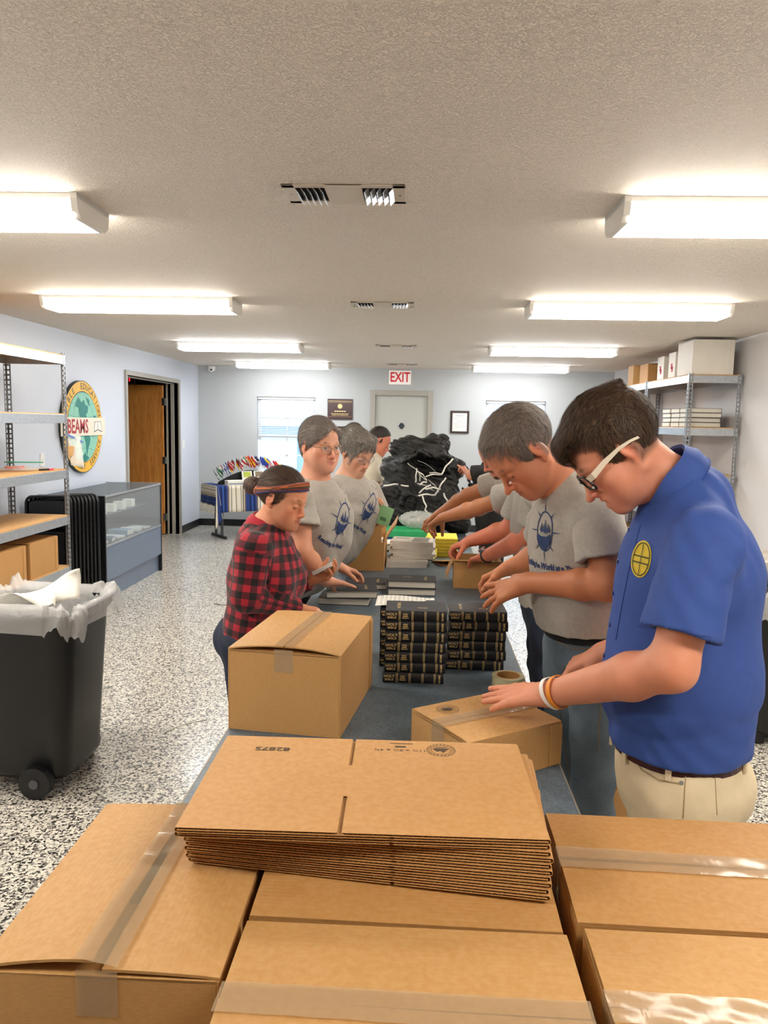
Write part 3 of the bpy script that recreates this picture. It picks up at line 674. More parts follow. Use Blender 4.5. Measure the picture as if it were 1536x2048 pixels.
# windows
M_VINYL = mat('white_vinyl_frame', 'f4f6f8', .35, var=.01); M_GLASS = m_glass('window_glass'); M_BLIND = mat('white_blind_slat', 'f2f4f6', .5, var=.01)
for k, w in enumerate(WIN):
    o = empty('window_%d' % (k+1), ((w[0]+w[1])/2, YB+.1, WZ0)); o['kind'] = 'structure'; x0, x1 = w[0], w[1]; cx = (x0+x1)/2
    def sub(ob): return finish(ob, o)
    sub(bars([((x0, YB+.09, WZ0), (x0+.045, YB+.13, WZ1)), ((x1-.045, YB+.09, WZ0), (x1, YB+.13, WZ1)), ((x0, YB+.09, WZ1-.05), (x1, YB+.13, WZ1)), ((x0, YB+.09, WZ0), (x1, YB+.13, WZ0+.05))], 'window_frame', M_VINYL, o))
    zm = (WZ0+WZ1)/2
    sub(bars([((x0+.045, YB+.095, zm-.02), (x1-.045, YB+.125, zm+.02))], 'meeting_rail', M_VINYL, o))
    sub(bars([((cx-.009, YB+.1, WZ0+.05), (cx+.009, YB+.118, zm-.02)), ((cx-.009, YB+.1, zm+.02), (cx+.009, YB+.118, WZ1-.05)), ((x0+.045, YB+.1, zm+.27), (x1-.045, YB+.118, zm+.286)), ((x0+.045, YB+.1, zm-.30), (x1-.045, YB+.118, zm-.284))], 'muntin', M_VINYL, o))
    for z0, z1 in ((WZ0+.05, zm-.02), (zm+.02, WZ1-.05)): sub(bars([((x0+.045, YB+.106, z0), (x1-.045, YB+.110, z1))], 'pane', M_GLASS, o))
    sub(bars([((x0-.01, YB-.02, WZ0-.025), (x1+.01, YB+.09, WZ0))], 'window_sill', M_VINYL, o))
    bl = empty('window_blind', (cx, YB+.05, WZ1), label='white slatted blind let halfway down in the window '+('beside the little flags' if k == 0 else 'beside the framed certificate'), cat='blind')
    finish(bars([((x0+.01, YB+.03, WZ1-.035), (x1-.01, YB+.07, WZ1-.002))], 'head_rail', M_BLIND, bl), bl)
    b = MB(); z = WZ1-.05; bot = zm+.02 if k == 0 else WZ1-.30
    while z > bot: b.cbox((cx, YB+.05, z), (x1-x0-.03, .024, .0030), rotx(R(14))); z -= .026
    finish(b.build('slats', M_BLIND, bl, kind='stuff'), bl)
    finish(bars([((x0+.012, YB+.036, bot-.018), (x1-.012, YB+.064, bot-.004))], 'bottom_rail', M_BLIND, bl), bl)
    for sx in (x0+.15, x1-.15): finish(MB().cyl((sx, YB+.05, WZ1-.03), (sx, YB+.05, bot-.01), .0012, 5).build('ladder_cord', M_BLIND, bl), bl)
# outdoors seen through the windows: pale yard and a metal building
M_YARD = mat('white_concrete', 'dcdcd8', .8, var=.05); bars([((-14, YB+.4, -.35), (14, YB+26, -.25))], 'ground', M_YARD, kind='structure')
sh = empty('metal_shed', (-4.2, YB+9, -.25), label='pale blue metal building outside beyond the window with the blind', cat='building')
M_SHED = mat('pale_blue_steel', '9fc4dc', .5, var=.04)
finish(bars([((-7.5, YB+9, -.25), (-1.2, YB+13, 1.55))], 'shed_wall', M_SHED, sh), sh)
finish(MB().prism([(-7.7, 1.5), (-1.0, 1.5), (-1.0, 1.62), (-4.3, 2.3), (-7.7, 1.62)], YB+8.8, YB+13.2, 1).build('shed_roof', M_WHITE, sh), sh)
finish(bars([((-5.1, YB+8.96, -.25), (-3.3, YB+8.99, 1.25))], 'roller_door', M_WHITE, sh), sh)
# back door
o = empty('door_1', ((BD0+BD1)/2, YB, 0)); o['kind'] = 'structure'
fr = finish(bars([((BD0-.055, YB-.03, 0), (BD0+.02, YB+.12, BDZ+.055)), ((BD1-.02, YB-.03, 0), (BD1+.055, YB+.12, BDZ+.055)), ((BD0+.02, YB-.03, BDZ-.02), (BD1-.02, YB+.12, BDZ+.055))], 'door_frame', M_FRAME, o, bevel=.003), o)
leaf = finish(bars([((BD0+.02, YB+.02, .01), (BD1-.02, YB+.065, BDZ-.02))], 'door_leaf', M_GREYDOOR, o, bevel=.003), o)
vx, _, vz = atY(803, 852, YB); M_CHROME = mat('brushed_chrome', 'b9bcc0', .25, 1, var=.03)
b = MB(); b.cyl((vx, YB+.022, vz), (vx, YB+.008, vz), .045, 28); finish(b.build('door_viewer', mat('viewer_glass', '4f5a60', .08, .4, var=.5, scale=60), leaf, smooth=True, auto=40), leaf)
finish(MB().tube([(vx+.046*math.cos(a), YB+.012, vz+.046*math.sin(a)) for a in np.linspace(0, 2*PI, 28, endpoint=False)], .006, 6, closed=True).build('viewer_ring', M_CHROME, leaf, smooth=True), leaf)
b = MB(); b.cyl((BD1-.09, YB+.02, 1.0), (BD1-.09, YB-.03, 1.0), .014); b.cyl((BD1-.09, YB-.03, 1.0), (BD1-.2, YB-.03, 1.0), .01); finish(b.build('door_handle', M_CHROME, leaf, smooth=True, auto=40), leaf)
# doorway on the left: deep frame, wooden leaf swung into the dark room
M_OAK = NT('oak_veneer'); v = M_OAK.coord(scale=(9, 9, 1.1)); M_OAK.link(M_OAK.ramp(M_OAK.noise(v, 2.2, 6, .6, 1.6), [(.25, lin('a8682c')), (.5, lin('c8843e')), (.75, lin('dc9c52'))]), M_OAK.p.inputs['Base Color']); M_OAK.p.inputs['Roughness'].default_value = .35; M_OAK = M_OAK.m
o = empty('door_2', (XL, (DY0+DY1)/2, 0)); o['kind'] = 'structure'
finish(bars([((XL-.17, DY0-.055, 0), (XL+.022, DY0, DZ+.055)), ((XL-.17, DY1, 0), (XL+.022, DY1+.055, DZ+.055)), ((XL-.17, DY0, DZ), (XL+.022, DY1, DZ+.055)), ((XL-.10, DY1-.016, 0), (XL-.05, DY1, DZ)), ((XL-.10, DY0, DZ-.016), (XL-.05, DY1-.016, DZ))], 'door_frame', M_FRAME, o, bevel=.003), o)
finish(bars([((XL-1.14, DY1-.075, .012), (XL-.19, DY1-.03, DZ-.03))], 'door_leaf', M_OAK, o, bevel=.002), o)
for z in (.25, 1.05, 1.86): finish(bars([((XL-.20, DY1-.085, z-.05), (XL-.165, DY1-.01, z+.05))], 'hinge', M_CHROME, o), o)
M_DARKR = mat('dark_room_shade', '3c3630', .7); b = MB()  # gloom of the unlit room put into its wall colour
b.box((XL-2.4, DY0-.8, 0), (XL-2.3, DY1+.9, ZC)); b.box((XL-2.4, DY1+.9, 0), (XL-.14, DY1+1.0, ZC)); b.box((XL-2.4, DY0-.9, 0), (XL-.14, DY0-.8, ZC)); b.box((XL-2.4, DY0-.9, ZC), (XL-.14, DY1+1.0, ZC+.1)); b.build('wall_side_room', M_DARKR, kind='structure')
bars([((XL-2.4, DY0-.9, -.1), (XL-.4, DY1+1, 0))], 'floor_side_room', M_FLOOR, kind='structure')
M_RED = mat('exit_red', 'e0202c', .5, var=0, emis=1.6); M_REDP = mat('exit_letter_red', 'e3213b', .5, var=0)
def exit_sign(c, ex, wid, hgt, label, glow):
    n = np.cross(ex, (0, 0, 1)); e = empty('exit_sign', tuple(c), label=label, cat='sign'); Q = np.stack([np.array(ex, float), n, (0, 0, 1)], 1)
    if glow: face = mat('dark_exit_case', '1a1214', .5)
    else: face = mat('lit_exit_face', 'ece4de', .4, var=0, emis=.28)
    b = MB(); b.cbox((0, 0, 0), (wid, .045, hgt)); b.v = [tuple(np.array(c)+Q@np.array(v)) for v in b.v]; finish(b.build('case', face, e, bevel=.004), e)
    vs, fs = text_mesh('EXIT', hgt*.98, xs=.72, bold=.004, extrude=.002); finish(MB().raw(place(vs, np.array(c)+n*.024, ex, (0, 0, 1)), fs).build('letters', M_RED if glow else M_REDP, e), e)
exit_sign((-.315, YB-.026, 2.305), (1, 0, 0), .33, .205, 'white exit sign with red letters above the grey door', False)
exit_sign((XL-.62, DY1-.35, 2.17), (1, 0, 0), .30, .16, 'glowing red exit sign inside the dark doorway above the wooden door', True)
# ---------------------------------------------------------------- ceiling fixtures
M_DIFF = NT('lit_diffuser'); M_DIFF.p.inputs['Base Color'].default_value = (1, 1, 1, 1); M_DIFF.p.inputs['Emission Color'].default_value = (1.0, .93, .82, 1); M_DIFF.p.inputs['Emission Strength'].default_value = LAMP_STRENGTH; M_DIFF = M_DIFF.m
M_DIFC = M_DIFF.copy(); M_DIFC.name = 'lit_diffuser_cool'; M_DIFC.node_tree.nodes['Principled BSDF'].inputs['Emission Color'].default_value = (.97, .98, 1.0, 1); M_DIFC.node_tree.nodes['Principled BSDF'].inputs['Emission Strength'].default_value = LAMP_STRENGTH*.80
M_ENDCAP = mat('fixture_end_cap', 'e6e4de', .4, var=.01)
def fixture():
    e = empty('ceiling_light')
    e['category'] = 'light'; e['group'] = 'wraparound fluorescent fixtures'
    b = MB(); L = 1.31; b.prism([(-.142, 0), (.142, 0), (.142, -.018), (-.142, -.018)], -L/2, L/2, 0); b.build('fixture_pan', M_WHITE, e)
    pf = [(-.136, -.018), (-.138, -.050), (-.132, -.074), (-.118, -.081), (.118, -.081), (.132, -.074), (.138, -.050), (.136, -.018)]
    MB().prism(pf, -L/2+.024, L/2-.024, 0).build('diffuser', M_DIFF, e)
    for s_ in (-1, 1):
        pe = [(-.147, 0), (-.147, -.020), (-.136, -.064), (-.107, -.085), (.107, -.085), (.136, -.064), (.147, -.020), (.147, 0)]
        MB().prism(pe, s_*(L/2-.012)-.012, s_*(L/2-.012)+.012, 0).build('end_cap', M_ENDCAP, e)
    return e
fx0 = fixture(); first = True
ROWS = [(2.98, 'first row from the boxes'), (5.30, 'second row'), (8.20, 'third row'), (10.75, 'last row before the back wall')]
for i, (y, nm) in enumerate([(.38, None)]+ROWS):
    for sx, xc in ((-1, -1.92), (1, 1.355)):
        o = fx0 if first else copy_tree(fx0); first = False; o.location = (xc, y, ZC)
        if i >= 3:
            for ch in o.children:
                if ch.name.startswith('diffuser'): ch.data = ch.data.copy(); ch.data.materials[0] = M_DIFC
        if nm is None: o['label'] = 'white ceiling light over the pile of brown boxes'
        else: o['label'] = 'white ceiling light of the %s, %s' % ({1: 'nearest row', 2: 'second row', 3: 'third row', 4: 'row closest to the back wall'}[i], 'on the doorway side' if sx < 0 else 'on the shelving side')
# ---------------------------------------------------------------- ceiling vents
M_VENT = mat('cream_register', 'cfc3b3', .4, var=.02); M_VBLADE = mat('shiny_register_blade', 'dfe4ea', .18, .7, var=.02); M_VDARK = mat('duct_shade', '1d1a18', .9)
def vent():
    e = empty('ceiling_vent'); e['category'] = 'vent'
    w, d = .43, .215
    b = MB(); b.box((-w/2, -d/2, -.006), (w/2, -d/2+.028, 0)); b.box((-w/2, d/2-.028, -.006), (w/2, d/2, 0)); b.box((-w/2, -d/2, -.006), (-w/2+.045, d/2, 0)); b.box((w/2-.045, -d/2, -.006), (w/2, d/2, 0)); b.box((-.065, -d/2, -.010), (.065, d/2, 0)); b.build('vent_frame', M_VENT, e, bevel=.002)
    b = MB(); b.box((-w/2+.03, -d/2+.02, -.001), (w/2-.03, d/2-.02, .001)); b.build('duct_shade_sheet', M_VDARK, e)  # dark sheet stands in for the shade inside the duct
    for s_ in (-1, 1):
        for k in range(5):
            x = s_*(.080+k*.0215); MB().cbox((x, 0, -.012), (.022, d-.056, .0018), roty(R(-s_*48))).build('vent_blade', M_VBLADE, e)
    for s_ in (-1, 1): MB().cyl((s_*(w/2-.02), 0, -.006), (s_*(w/2-.02), 0, -.009), .005, 10).build('screw', M_CHROME, e)
    return e
v0 = vent()
for i, (x, y, lb) in enumerate(((-.285, 2.83, 'large ceiling vent nearest the camera, with bright angled blades'), (-.275, 5.38, 'ceiling vent between the second row of lights'), (-.27, 8.22, 'small ceiling vent between the third row of lights'), (-.27, 10.75, 'tiny ceiling vent between the lights closest to the exit sign'))):
    o = v0 if i == 0 else copy_tree(v0); o.location = (x, y, ZC); o['label'] = lb
# ---------------------------------------------------------------- back wall pictures, camera, switches
M_MAROON = mat('maroon_plaque', '35141b', .25, var=.1); M_GOLD = mat('gold_print', 'dcc084', .4, .15, var=.05); M_PAPER = mat('white_paper', 'eeebe3', .7, var=.02); M_INK = mat('black_ink', '2a2a2c', .7); M_BLACK = mat('black_plastic', '141416', .38, var=.1)
def plaque(x0, x1, z0, z1, lb):
    e = empty('wall_plaque', ((x0+x1)/2, YB-.01, z0), label=lb, cat='plaque'); F_ = lambda o: finish(o, e); cx = (x0+x1)/2; h = z1-z0
    F_(bars([((x0, YB-.02, z0), (x1, YB-.001, z1))], 'board', M_MAROON, e, bevel=.004))
    F_(bars([((x0+.012, YB-.0225, z1-.035), (x1-.012, YB-.02, z1-.030)), ((x0+.012, YB-.0225, z1-.052), (x1-.012, YB-.02, z1-.049)), ((x0+.012, YB-.0225, z0+.045), (x1-.012, YB-.02, z0+.047))], 'gold_rule', M_GOLD, e, kind='stuff'))
    vs, fs = ellipse_ring(.036, .036, .036, 24); F_(MB().raw([(cx+a, YB-.0215, z1-.11+b_) for a, b_ in vs], fs).build('seal', M_GOLD, e))
    b = MB(); r_ = random.Random(5)
    for wd, hh, z in ((.17, .016, z1-.185), (.27, .008, z1-.222), (.24, .008, z1-.242)):      # too small to read in the photo: word-length strokes
        x = cx-wd/2
        while x < cx+wd/2: w_ = r_.uniform(.012, .035); b.box((x, YB-.0222, z-hh/2), (min(x+w_, cx+wd/2), YB-.0205, z+hh/2)); x += w_+.006
    F_(b.build('engraved_text', M_GOLD, e, kind='stuff'))
plaque(-1.40, -1.02, 1.665, 1.975, 'maroon plaque with gold seal high on the back wall left of the grey door')
plaque(-1.43, -1.03, 1.255, 1.565, 'lower maroon plaque partly hidden behind the standing women')
e = empty('framed_certificate', (.595, YB-.01, 1.5), label='certificate in a dark frame on the back wall right of the grey door', cat='picture'); F_ = lambda o: finish(o, e)
F_(bars([((.455, YB-.025, 1.495), (.485, YB, 1.83)), ((.705, YB-.025, 1.495), (.735, YB, 1.83)), ((.485, YB-.025, 1.495), (.705, YB, 1.525)), ((.485, YB-.025, 1.80), (.705, YB, 1.83))], 'frame', mat('dark_walnut', '2d1b18', .35), e, bevel=.003))
F_(bars([((.485, YB-.012, 1.525), (.705, YB-.002, 1.80))], 'paper', M_PAPER, e)); b = MB()
r_ = random.Random(8)
for wd, hh, z in ((.12, .010, 1.755), (.16, .006, 1.725), (.15, .006, 1.70), (.10, .008, 1.67), (.16, .006, 1.635), (.14, .006, 1.61), (.15, .006, 1.585)):
    x = .595-wd/2
    while x < .595+wd/2: w_ = r_.uniform(.008, .022); b.box((x, YB-.0142, z-hh/2), (min(x+w_, .595+wd/2), YB-.0128, z+hh/2)); x += w_+.005
F_(b.build('printed_text', mat('grey_ink', 'a9a9ab', .7), e, kind='stuff'))
e = empty('security_camera', (-3.16, YB, 2.37), label='small white dome security camera in the far left ceiling corner', cat='camera'); F_ = lambda o: finish(o, e)
F_(MB().cbox((-3.16, YB-.03, 2.395), (.10, .06, .075)).build('housing', M_WHITE, e, bevel=.01)); F_(MB().ball((-3.155, YB-.07, 2.375), .036, 16, 12).build('camera_body', M_WHITE, e, smooth=True)); F_(MB().ball((-3.15, YB-.098, 2.372), .016, 12, 8).build('camera_lens', M_BLACK, e, smooth=True))
def switch(x, y, z, nx, lb, cat='switch', nm='light_switch'):
    e = empty(nm, (x, y, z), label=lb, cat=cat); F_ = lambda o: finish(o, e)
    F_(MB().cbox((x+nx*.004, y, z), (.008, .075, .118)).build('cover_plate', M_WHITE, e, bevel=.003)); F_(MB().cbox((x+nx*.010, y, z+.004), (.010, .014, .026)).build('toggle' if cat == 'switch' else 'socket_face', M_VINYL, e, bevel=.002))
q = atX(367, 889, XL); switch(XL, 10.85, q[2], 1, 'white light switch on the blue wall beside the doorway')
q = atX(84, 920, XL); switch(XL, q[1], q[2], 1, 'white outlet plate on the blue wall seen through the near steel rack', 'outlet', 'wall_outlet')
# ---------------------------------------------------------------- steel racks
M_GALV = mat('galvanised_steel', 'b4b9bf', .32, .75, var=.10, scale=40); M_GALVD = mat('galvanised_upright', '8f9397', .4, .7, var=.15, scale=60); M_PBOARD = mat('particle_board', 'c39a67', .75, var=.10, scale=60, bump=.1)
def post(name, x, y, h, sx, sy, parent):
    """slotted angle upright: two perforated flanges, real slots"""
    b = MB(); w = .038; t = .002; p = .038
    for ax in (0, 1):
        s_ = (sx, sy)[ax]
        for u0, u1 in ((0, .010), (.026, w)):
            lo, hi = sorted((s_*u0, s_*u1))
            if ax == 0: b.box((x+lo, y-t/2, 0), (x+hi, y+t/2, h))
            else: b.box((x-t/2, y+lo, 0), (x+t/2, y+hi, h))
        z = 0; lo, hi = sorted((s_*.010, s_*.026))
        while z < h-.01:
            z1 = min(z+.014, h)
            if ax == 0: b.box((x+lo, y-t/2, z), (x+hi, y+t/2, z1))
            else: b.box((x-t/2, y+lo, z), (x+t/2, y+hi, z1))
            z += p
    return b.build(name, M_GALVD, parent)
def rack(x0, x1, y0, y1, h, levels, label, posts=(1, 1, 1, 1)):
    e = empty('steel_rack', ((x0+x1)/2, (y0+y1)/2, 0), label=label, cat='shelving'); F_ = lambda o: finish(o, e)
    for use, (x, y, sx, sy) in zip(posts, ((x0, y0, 1, 1), (x1, y0, -1, 1), (x0, y1, 1, -1), (x1, y1, -1, -1))):
        if use: F_(post('upright', x, y, h, sx, sy, e))
    for z in levels:
        for (a, c_) in (((x0, y0, z-.075), (x0+.006, y1, z-.008)), ((x1-.006, y0, z-.075), (x1, y1, z-.008)), ((x0, y0, z-.075), (x1, y0+.006, z-.008)), ((x0, y1-.006, z-.075), (x1, y1, z-.008))):
            F_(bars([(a, c_)], 'shelf_beam', M_GALV, e, bevel=.0015))
        F_(bars([((x0+.004, y0+.004, z-.014), (x1-.004, y1-.004, z))], 'shelf_board', M_PBOARD, e))
    return e
LV = (.455, .86, 1.225, 1.655, 2.105)
rack(-3.23, -2.755, 4.35, 5.90, 2.12, LV, 'grey steel rack with particle board shelves beside the black trash cart')
RZ = (.36, .80, 1.22, 1.645, 2.11); rr = [(2.37, 6.98, 8.25), (2.37, 8.27, 9.30), (2.37, 9.32, 10.2), (2.37, 10.22, 11.1)]
for i, (x, ya, yb) in enumerate(rr):
    rack(x, 2.83, ya, yb, 2.12, RZ, ('steel shelving bay whose open end faces the camera behind the man in blue', 'second steel shelving bay along the far right wall', 'third steel shelving bay along the far right wall', 'farthest steel shelving bay, holding maroon books, by the back window')[i])
# ---------------------------------------------------------------- cartons
KRAFT = 'b98c58'
M_CARD = m_card('kraft_board', 'b58448'); M_CARDX = m_card('kraft_board_crosswise', 'b58448', (1, 0, 0)); M_CARDP = m_card('kraft_board_pale', 'bf9054'); M_EDGE = m_card('kraft_edge', '8a6238'); M_TAPE = m_tape(); M_TAPEW = m_glass('wrinkled_clear_tape', (.95, .93, .88, 1), .6, .15, .5)
def carton(name, cx, cy, z0, L, Wd, H, rz=0, label='', group=None, flap_lift=(.006, .002), tape=True, along='x', seam=.0, tapes=None, gapw=.004, mm=None, cat='box'):
    """closed carton: tray of four walls, two long top flaps with a slight lift, tape over the seam. local x = L, y = W"""
    mm = mm or M_CARD; e = empty(name, (cx, cy, z0), rz, label, cat, group); t = .004; x, y = L/2, Wd/2
    b = MB(); n = 8
    for (a, c_) in (((-x, -y, 0), (x, y, t)), ((-x, -y, t), (x, -y+t, H-.005)), ((-x, y-t, t), (x, y, H-.005)), ((-x, -y+t, t), (-x+t, y-t, H-.005)), ((x-t, -y+t, t), (x, y-t, H-.005))): b.box(a, c_)
    b.build('carton_wall', mm, e, bevel=.0012)
    for s_ in (-1, 1):                                                   # inner minor flaps
        b = MB(); b.box((min(s_*x, s_*(x-Wd/2+.01)), -y+.006, H-.0095), (max(s_*x, s_*(x-Wd/2+.01)), y-.006, H-.0055)); b.build('inner_flap', mm, e)
    for k, s_ in enumerate((-1, 1)):
        lift = flap_lift[k]
        def top(u, v, s_=s_, lift=lift):
            yy = s_*(y-(y-gapw/2)*v); return (-x+.0015+(L-.003)*u, yy, H-.004+lift*math.sin(min(v, 1)*PI*.55)*(0.6+.4*math.cos(PI*u))+(-.0012 if v == 0 else 0))
        b = MB(); nu, nv = 12, 6; b.grid(top, nu, nv); tn = len(b.v); b.grid(lambda u, v: tuple(np.array(top(u, v))+(0, 0, .004)), nu, nv)
        bf = b.f[:]; b.f = [f if i < nu*nv else f[::-1] for i, f in enumerate(bf)]
        if s_ < 0: b.f = [f[::-1] for f in b.f]
        per = [i for i in range(nu+1)]+[(j+1)*(nu+1)-1 for j in range(1, nv+1)]+[(nv+1)*(nu+1)-1-i for i in range(1, nu+1)]+[(nv-j)*(nu+1) for j in range(1, nv)]
        for i in range(len(per)): a, c_ = per[i], per[(i+1) % len(per)]; b.f.append((a, c_, c_+tn, a+tn) if s_ < 0 else (c_, a, a+tn, c_+tn)); b.mi.append(0)
        b.build('top_flap', mm, e, smooth=False, auto=30)
    if tape:
        ml = max(flap_lift)
        def tp(u, v):
            xx = -x-.0015+(L+.003)*u; yy = -.027+.054*v
            return (xx, yy, H+.0022+(flap_lift[0]*(1-v)+flap_lift[1]*v+.25*abs(flap_lift[0]-flap_lift[1]))*math.sin(PI*.55)*(.6+.4*math.cos(PI*u))+.0004*math.sin(u*41+v*5)+.0004*math.sin(v*9))
        MB().grid(tp, 60, 6).build('tape_strip', M_TAPE, e, smooth=True)
        for s_ in (-1, 1):
            MB().grid(lambda u, v: (s_*(x+.0012+.0006*math.sin(v*9)), -.027+.054*v, H-.06*u+.004*(1-u)), 6, 6).build('tape_end', M_TAPE, e, smooth=True)
    MB().box((x-.04, -y-.0035, .004), (x-.0005, -y, H-.008)).build('glued_seam', mm, e, bevel=.0008)
    return e
# ---------------------------------------------------------------- packing tables end to end
M_TOP = NT('blue_grey_laminate'); v = M_TOP.coord(); nA = M_TOP.noise(v, 14, 6, .7); nB = M_TOP.noise(v, 160, 3)
M_TOP.link(M_TOP.mix(.45, M_TOP.ramp(nA, [(.3, lin('46535f')), (.55, lin('5a6975')), (.75, lin('7f888e'))]), M_TOP.ramp(nB, [(.35, lin('3c4855')), (.65, lin('70808c'))])), M_TOP.p.inputs['Base Color'])
M_TOP.p.inputs['Roughness'].default_value = .42; M_TOP = M_TOP.m; M_TEDGE = mat('table_edge_trim', '8d8272', .5); M_STEEL = mat('grey_tube_steel', '55585c', .35, .6)
TZ = .76
def table(x0, x1, y0, y1, lb, z=TZ, top=None, grp=None):
    e = empty('work_table', ((x0+x1)/2, (y0+y1)/2, 0), label=lb, cat='table', group=grp); F_ = lambda o: finish(o, e)
    F_(bars([((x0+.003, y0+.003, z-.03), (x1-.003, y1-.003, z))], 'table_top', top or M_TOP, e, bevel=.002))
    F_(bars([((x0, y0, z-.032), (x0+.004, y1, z-.001)), ((x1-.004, y0, z-.032), (x1, y1, z-.001)), ((x0, y0, z-.032), (x1, y0+.004, z-.001)), ((x0, y1-.004, z-.032), (x1, y1, z-.001))], 'edge_trim', M_TEDGE, e))
    for x in (x0+.06, x1-.06):
        for y in (y0+.12, y1-.12): F_(MB().cyl((x, y, 0), (x, y, z-.03), .016).build('leg', M_STEEL, e, smooth=True, auto=40))
    F_(bars([((x0+.05, y0+.08, z-.07), (x0+.07, y1-.08, z-.03)), ((x1-.07, y0+.08, z-.07), (x1-.05, y1-.08, z-.03))], 'apron', M_STEEL, e))
table(-.525, .385, 1.43, 3.40, 'dark blue grey packing table nearest the brown boxes, stacked with black books')
table(-.525, .385, 3.405, 5.37, 'dark blue grey packing table in the middle of the row, carrying magazines and open boxes')
table(-.525, .385, 5.375, 6.5, 'farthest table of the row, under the big black trash bag')
table(-.57, .74, .28, 1.335, 'low table carrying the pile of brown cartons in the foreground', z=.694, top=mat('brown_laminate', '5a4a3a', .5))
# ---------------------------------------------------------------- cartons of the foreground
Z1 = .695
carton('moving_box', -.395, 1.092, Z1, .425, .315, .235, R(90.5), 'brown carton standing lengthwise left of the flattened boxes, shiny tape down its middle', flap_lift=(.004, .016), gapw=.012, mm=M_CARDP)
carton('moving_box', -.003, 1.158, Z1, .445, .305, .235, R(-.6), 'brown carton directly under the pile of flattened boxes', flap_lift=(.004, .004))
carton('moving_box', -.002, .838, Z1, .448, .31, .238, R(.3), 'front middle brown carton at the bottom edge of the photo', flap_lift=(.008, .004), mm=M_CARDP)
carton('moving_box', .468, 1.178, Z1, .452, .308, .235, R(-.8), 'brown carton behind and right of the flattened boxes, by the beige trousers', flap_lift=(.003, .006))
carton('moving_box', .472, .861, Z1, .452, .31, .232, R(-.6), 'brown carton in the front right corner of the pile', flap_lift=(.006, .005), mm=M_CARDP)
carton('shipping_box', -.332, 2.262, TZ, .445, .325, .237, R(82.5), 'big brown carton on the table beside the black books, wrinkled tape on top', flap_lift=(.014, .014), mm=M_CARDP)
yb = carton('shipping_box', .190, 1.938, TZ, .300, .250, .118, R(33), 'small low brown carton being taped shut by the young man in blue', flap_lift=(.003, .003), mm=M_CARDP)
M_STAMP = mat('stamp_ink', '4a3a2c', .7)
def flat_print(e, items, z, m=M_STAMP, name='printed_mark'):
    for (vs, fs, o, ang, sc_) in items:
        vs = np.array([(v[0], v[1], 0) for v in vs]); c, s_ = math.cos(ang)*sc_, math.sin(ang)*sc_
        MB().raw(place(vs, (o[0], o[1], z), (c, s_, 0), (-s_, c, 0)), fs).build(name, m, e)
def maker_seal():
    vs, fs = [], []
    for v, f in (ellipse_ring(.030, .030, .0012, 36), ellipse_ring(.021, .021, .0010, 30), stroke((-.016, -.004), (.016, -.004), .006), poly((-.012, -.001), (-.004, .012), (.004, -.001)), poly((.0, -.001), (.008, .009), (.014, -.001)), stroke((-.012, -.012), (.012, -.012), .003)):
        n = len(vs); vs = vs+list(v); fs = fs+[tuple(n+i for i in q) for q in f]
    for k in range(20):
        a = 2*PI*k/20; v, f = stroke((.0235*math.cos(a), .0235*math.sin(a)), (.0275*math.cos(a), .0275*math.sin(a)), .0022); n = len(vs); vs += v; fs += [tuple(n+i for i in q) for q in f]
    return vs, fs
sv, sf = maker_seal(); flat_print(yb, [(sv, sf, (-.075, .065), PI*.9, 1.0)], .118+.0052)
# ---------------------------------------------------------------- flattened boxes: folded double sheets with real flutes and slots
M_LINER = m_card('kraft_liner', 'c59358'); M_FLUTE = mat('kraft_flute', '9a6f3f', .8, var=.1, scale=80)
BW, BD, SH = .552, .338, .0042
def blank():
    e = empty('flattened_box')
    def sheet(z, xs):
        for (a, c_, y0, y1) in ((0, xs, 0, BD), (xs+.0065, BW, 0, BD), (xs, xs+.0065, .112, BD-.112)):
            b = MB()
            for z0 in (z, z+SH-.0006): b.box((a-BW, y0, z0), (c_-BW, y1, z0+.0006))
            b.build('liner', M_LINER, e)
        b = MB()
        for (a, c_) in ((0, xs), (xs+.0065, BW)):
            n = int((c_-a)/.0074)*4; top = []; bot = []
            for i in range(n+1):
                x = a+(c_-a)*i/n-BW; zz = z+SH/2+(SH/2-.0006)*math.sin(i*PI/2); top.append((x, .0012, zz)); bot.append((x, BD-.001, zz))
            b.raw(top+bot, [(i, i+1, n+2+i, n+1+i) for i in range(n)])
        b.build('fluting', M_FLUTE, e, kind='stuff')
    sheet(.0002, .318); sheet(SH+.0003, .240)
    for xx, sg in ((0, 1), (-BW, -1)):                                    # the two folds
        rings = []
        for k in range(7):
            a = -PI/2+PI*k/6; rings.append([(xx+sg*.0042*math.cos(a), .001, SH+.0002+SH*math.sin(a)), (xx+sg*.0042*math.cos(a), BD-.001, SH+.0002+SH*math.sin(a)), (xx+sg*.0034*math.cos(a), BD-.001, SH+.0002+(SH-.0007)*math.sin(a)), (xx+sg*.0034*math.cos(a), .001, SH+.0002+(SH-.0007)*math.sin(a))])
        MB().loft(rings).build('fold', M_LINER, e)
    return e
angs = [1.0, .6, -2.2, -3.0, -3.5, -4.0, -4.3, -4.9, -5.6, -6.2]; bl0 = blank()
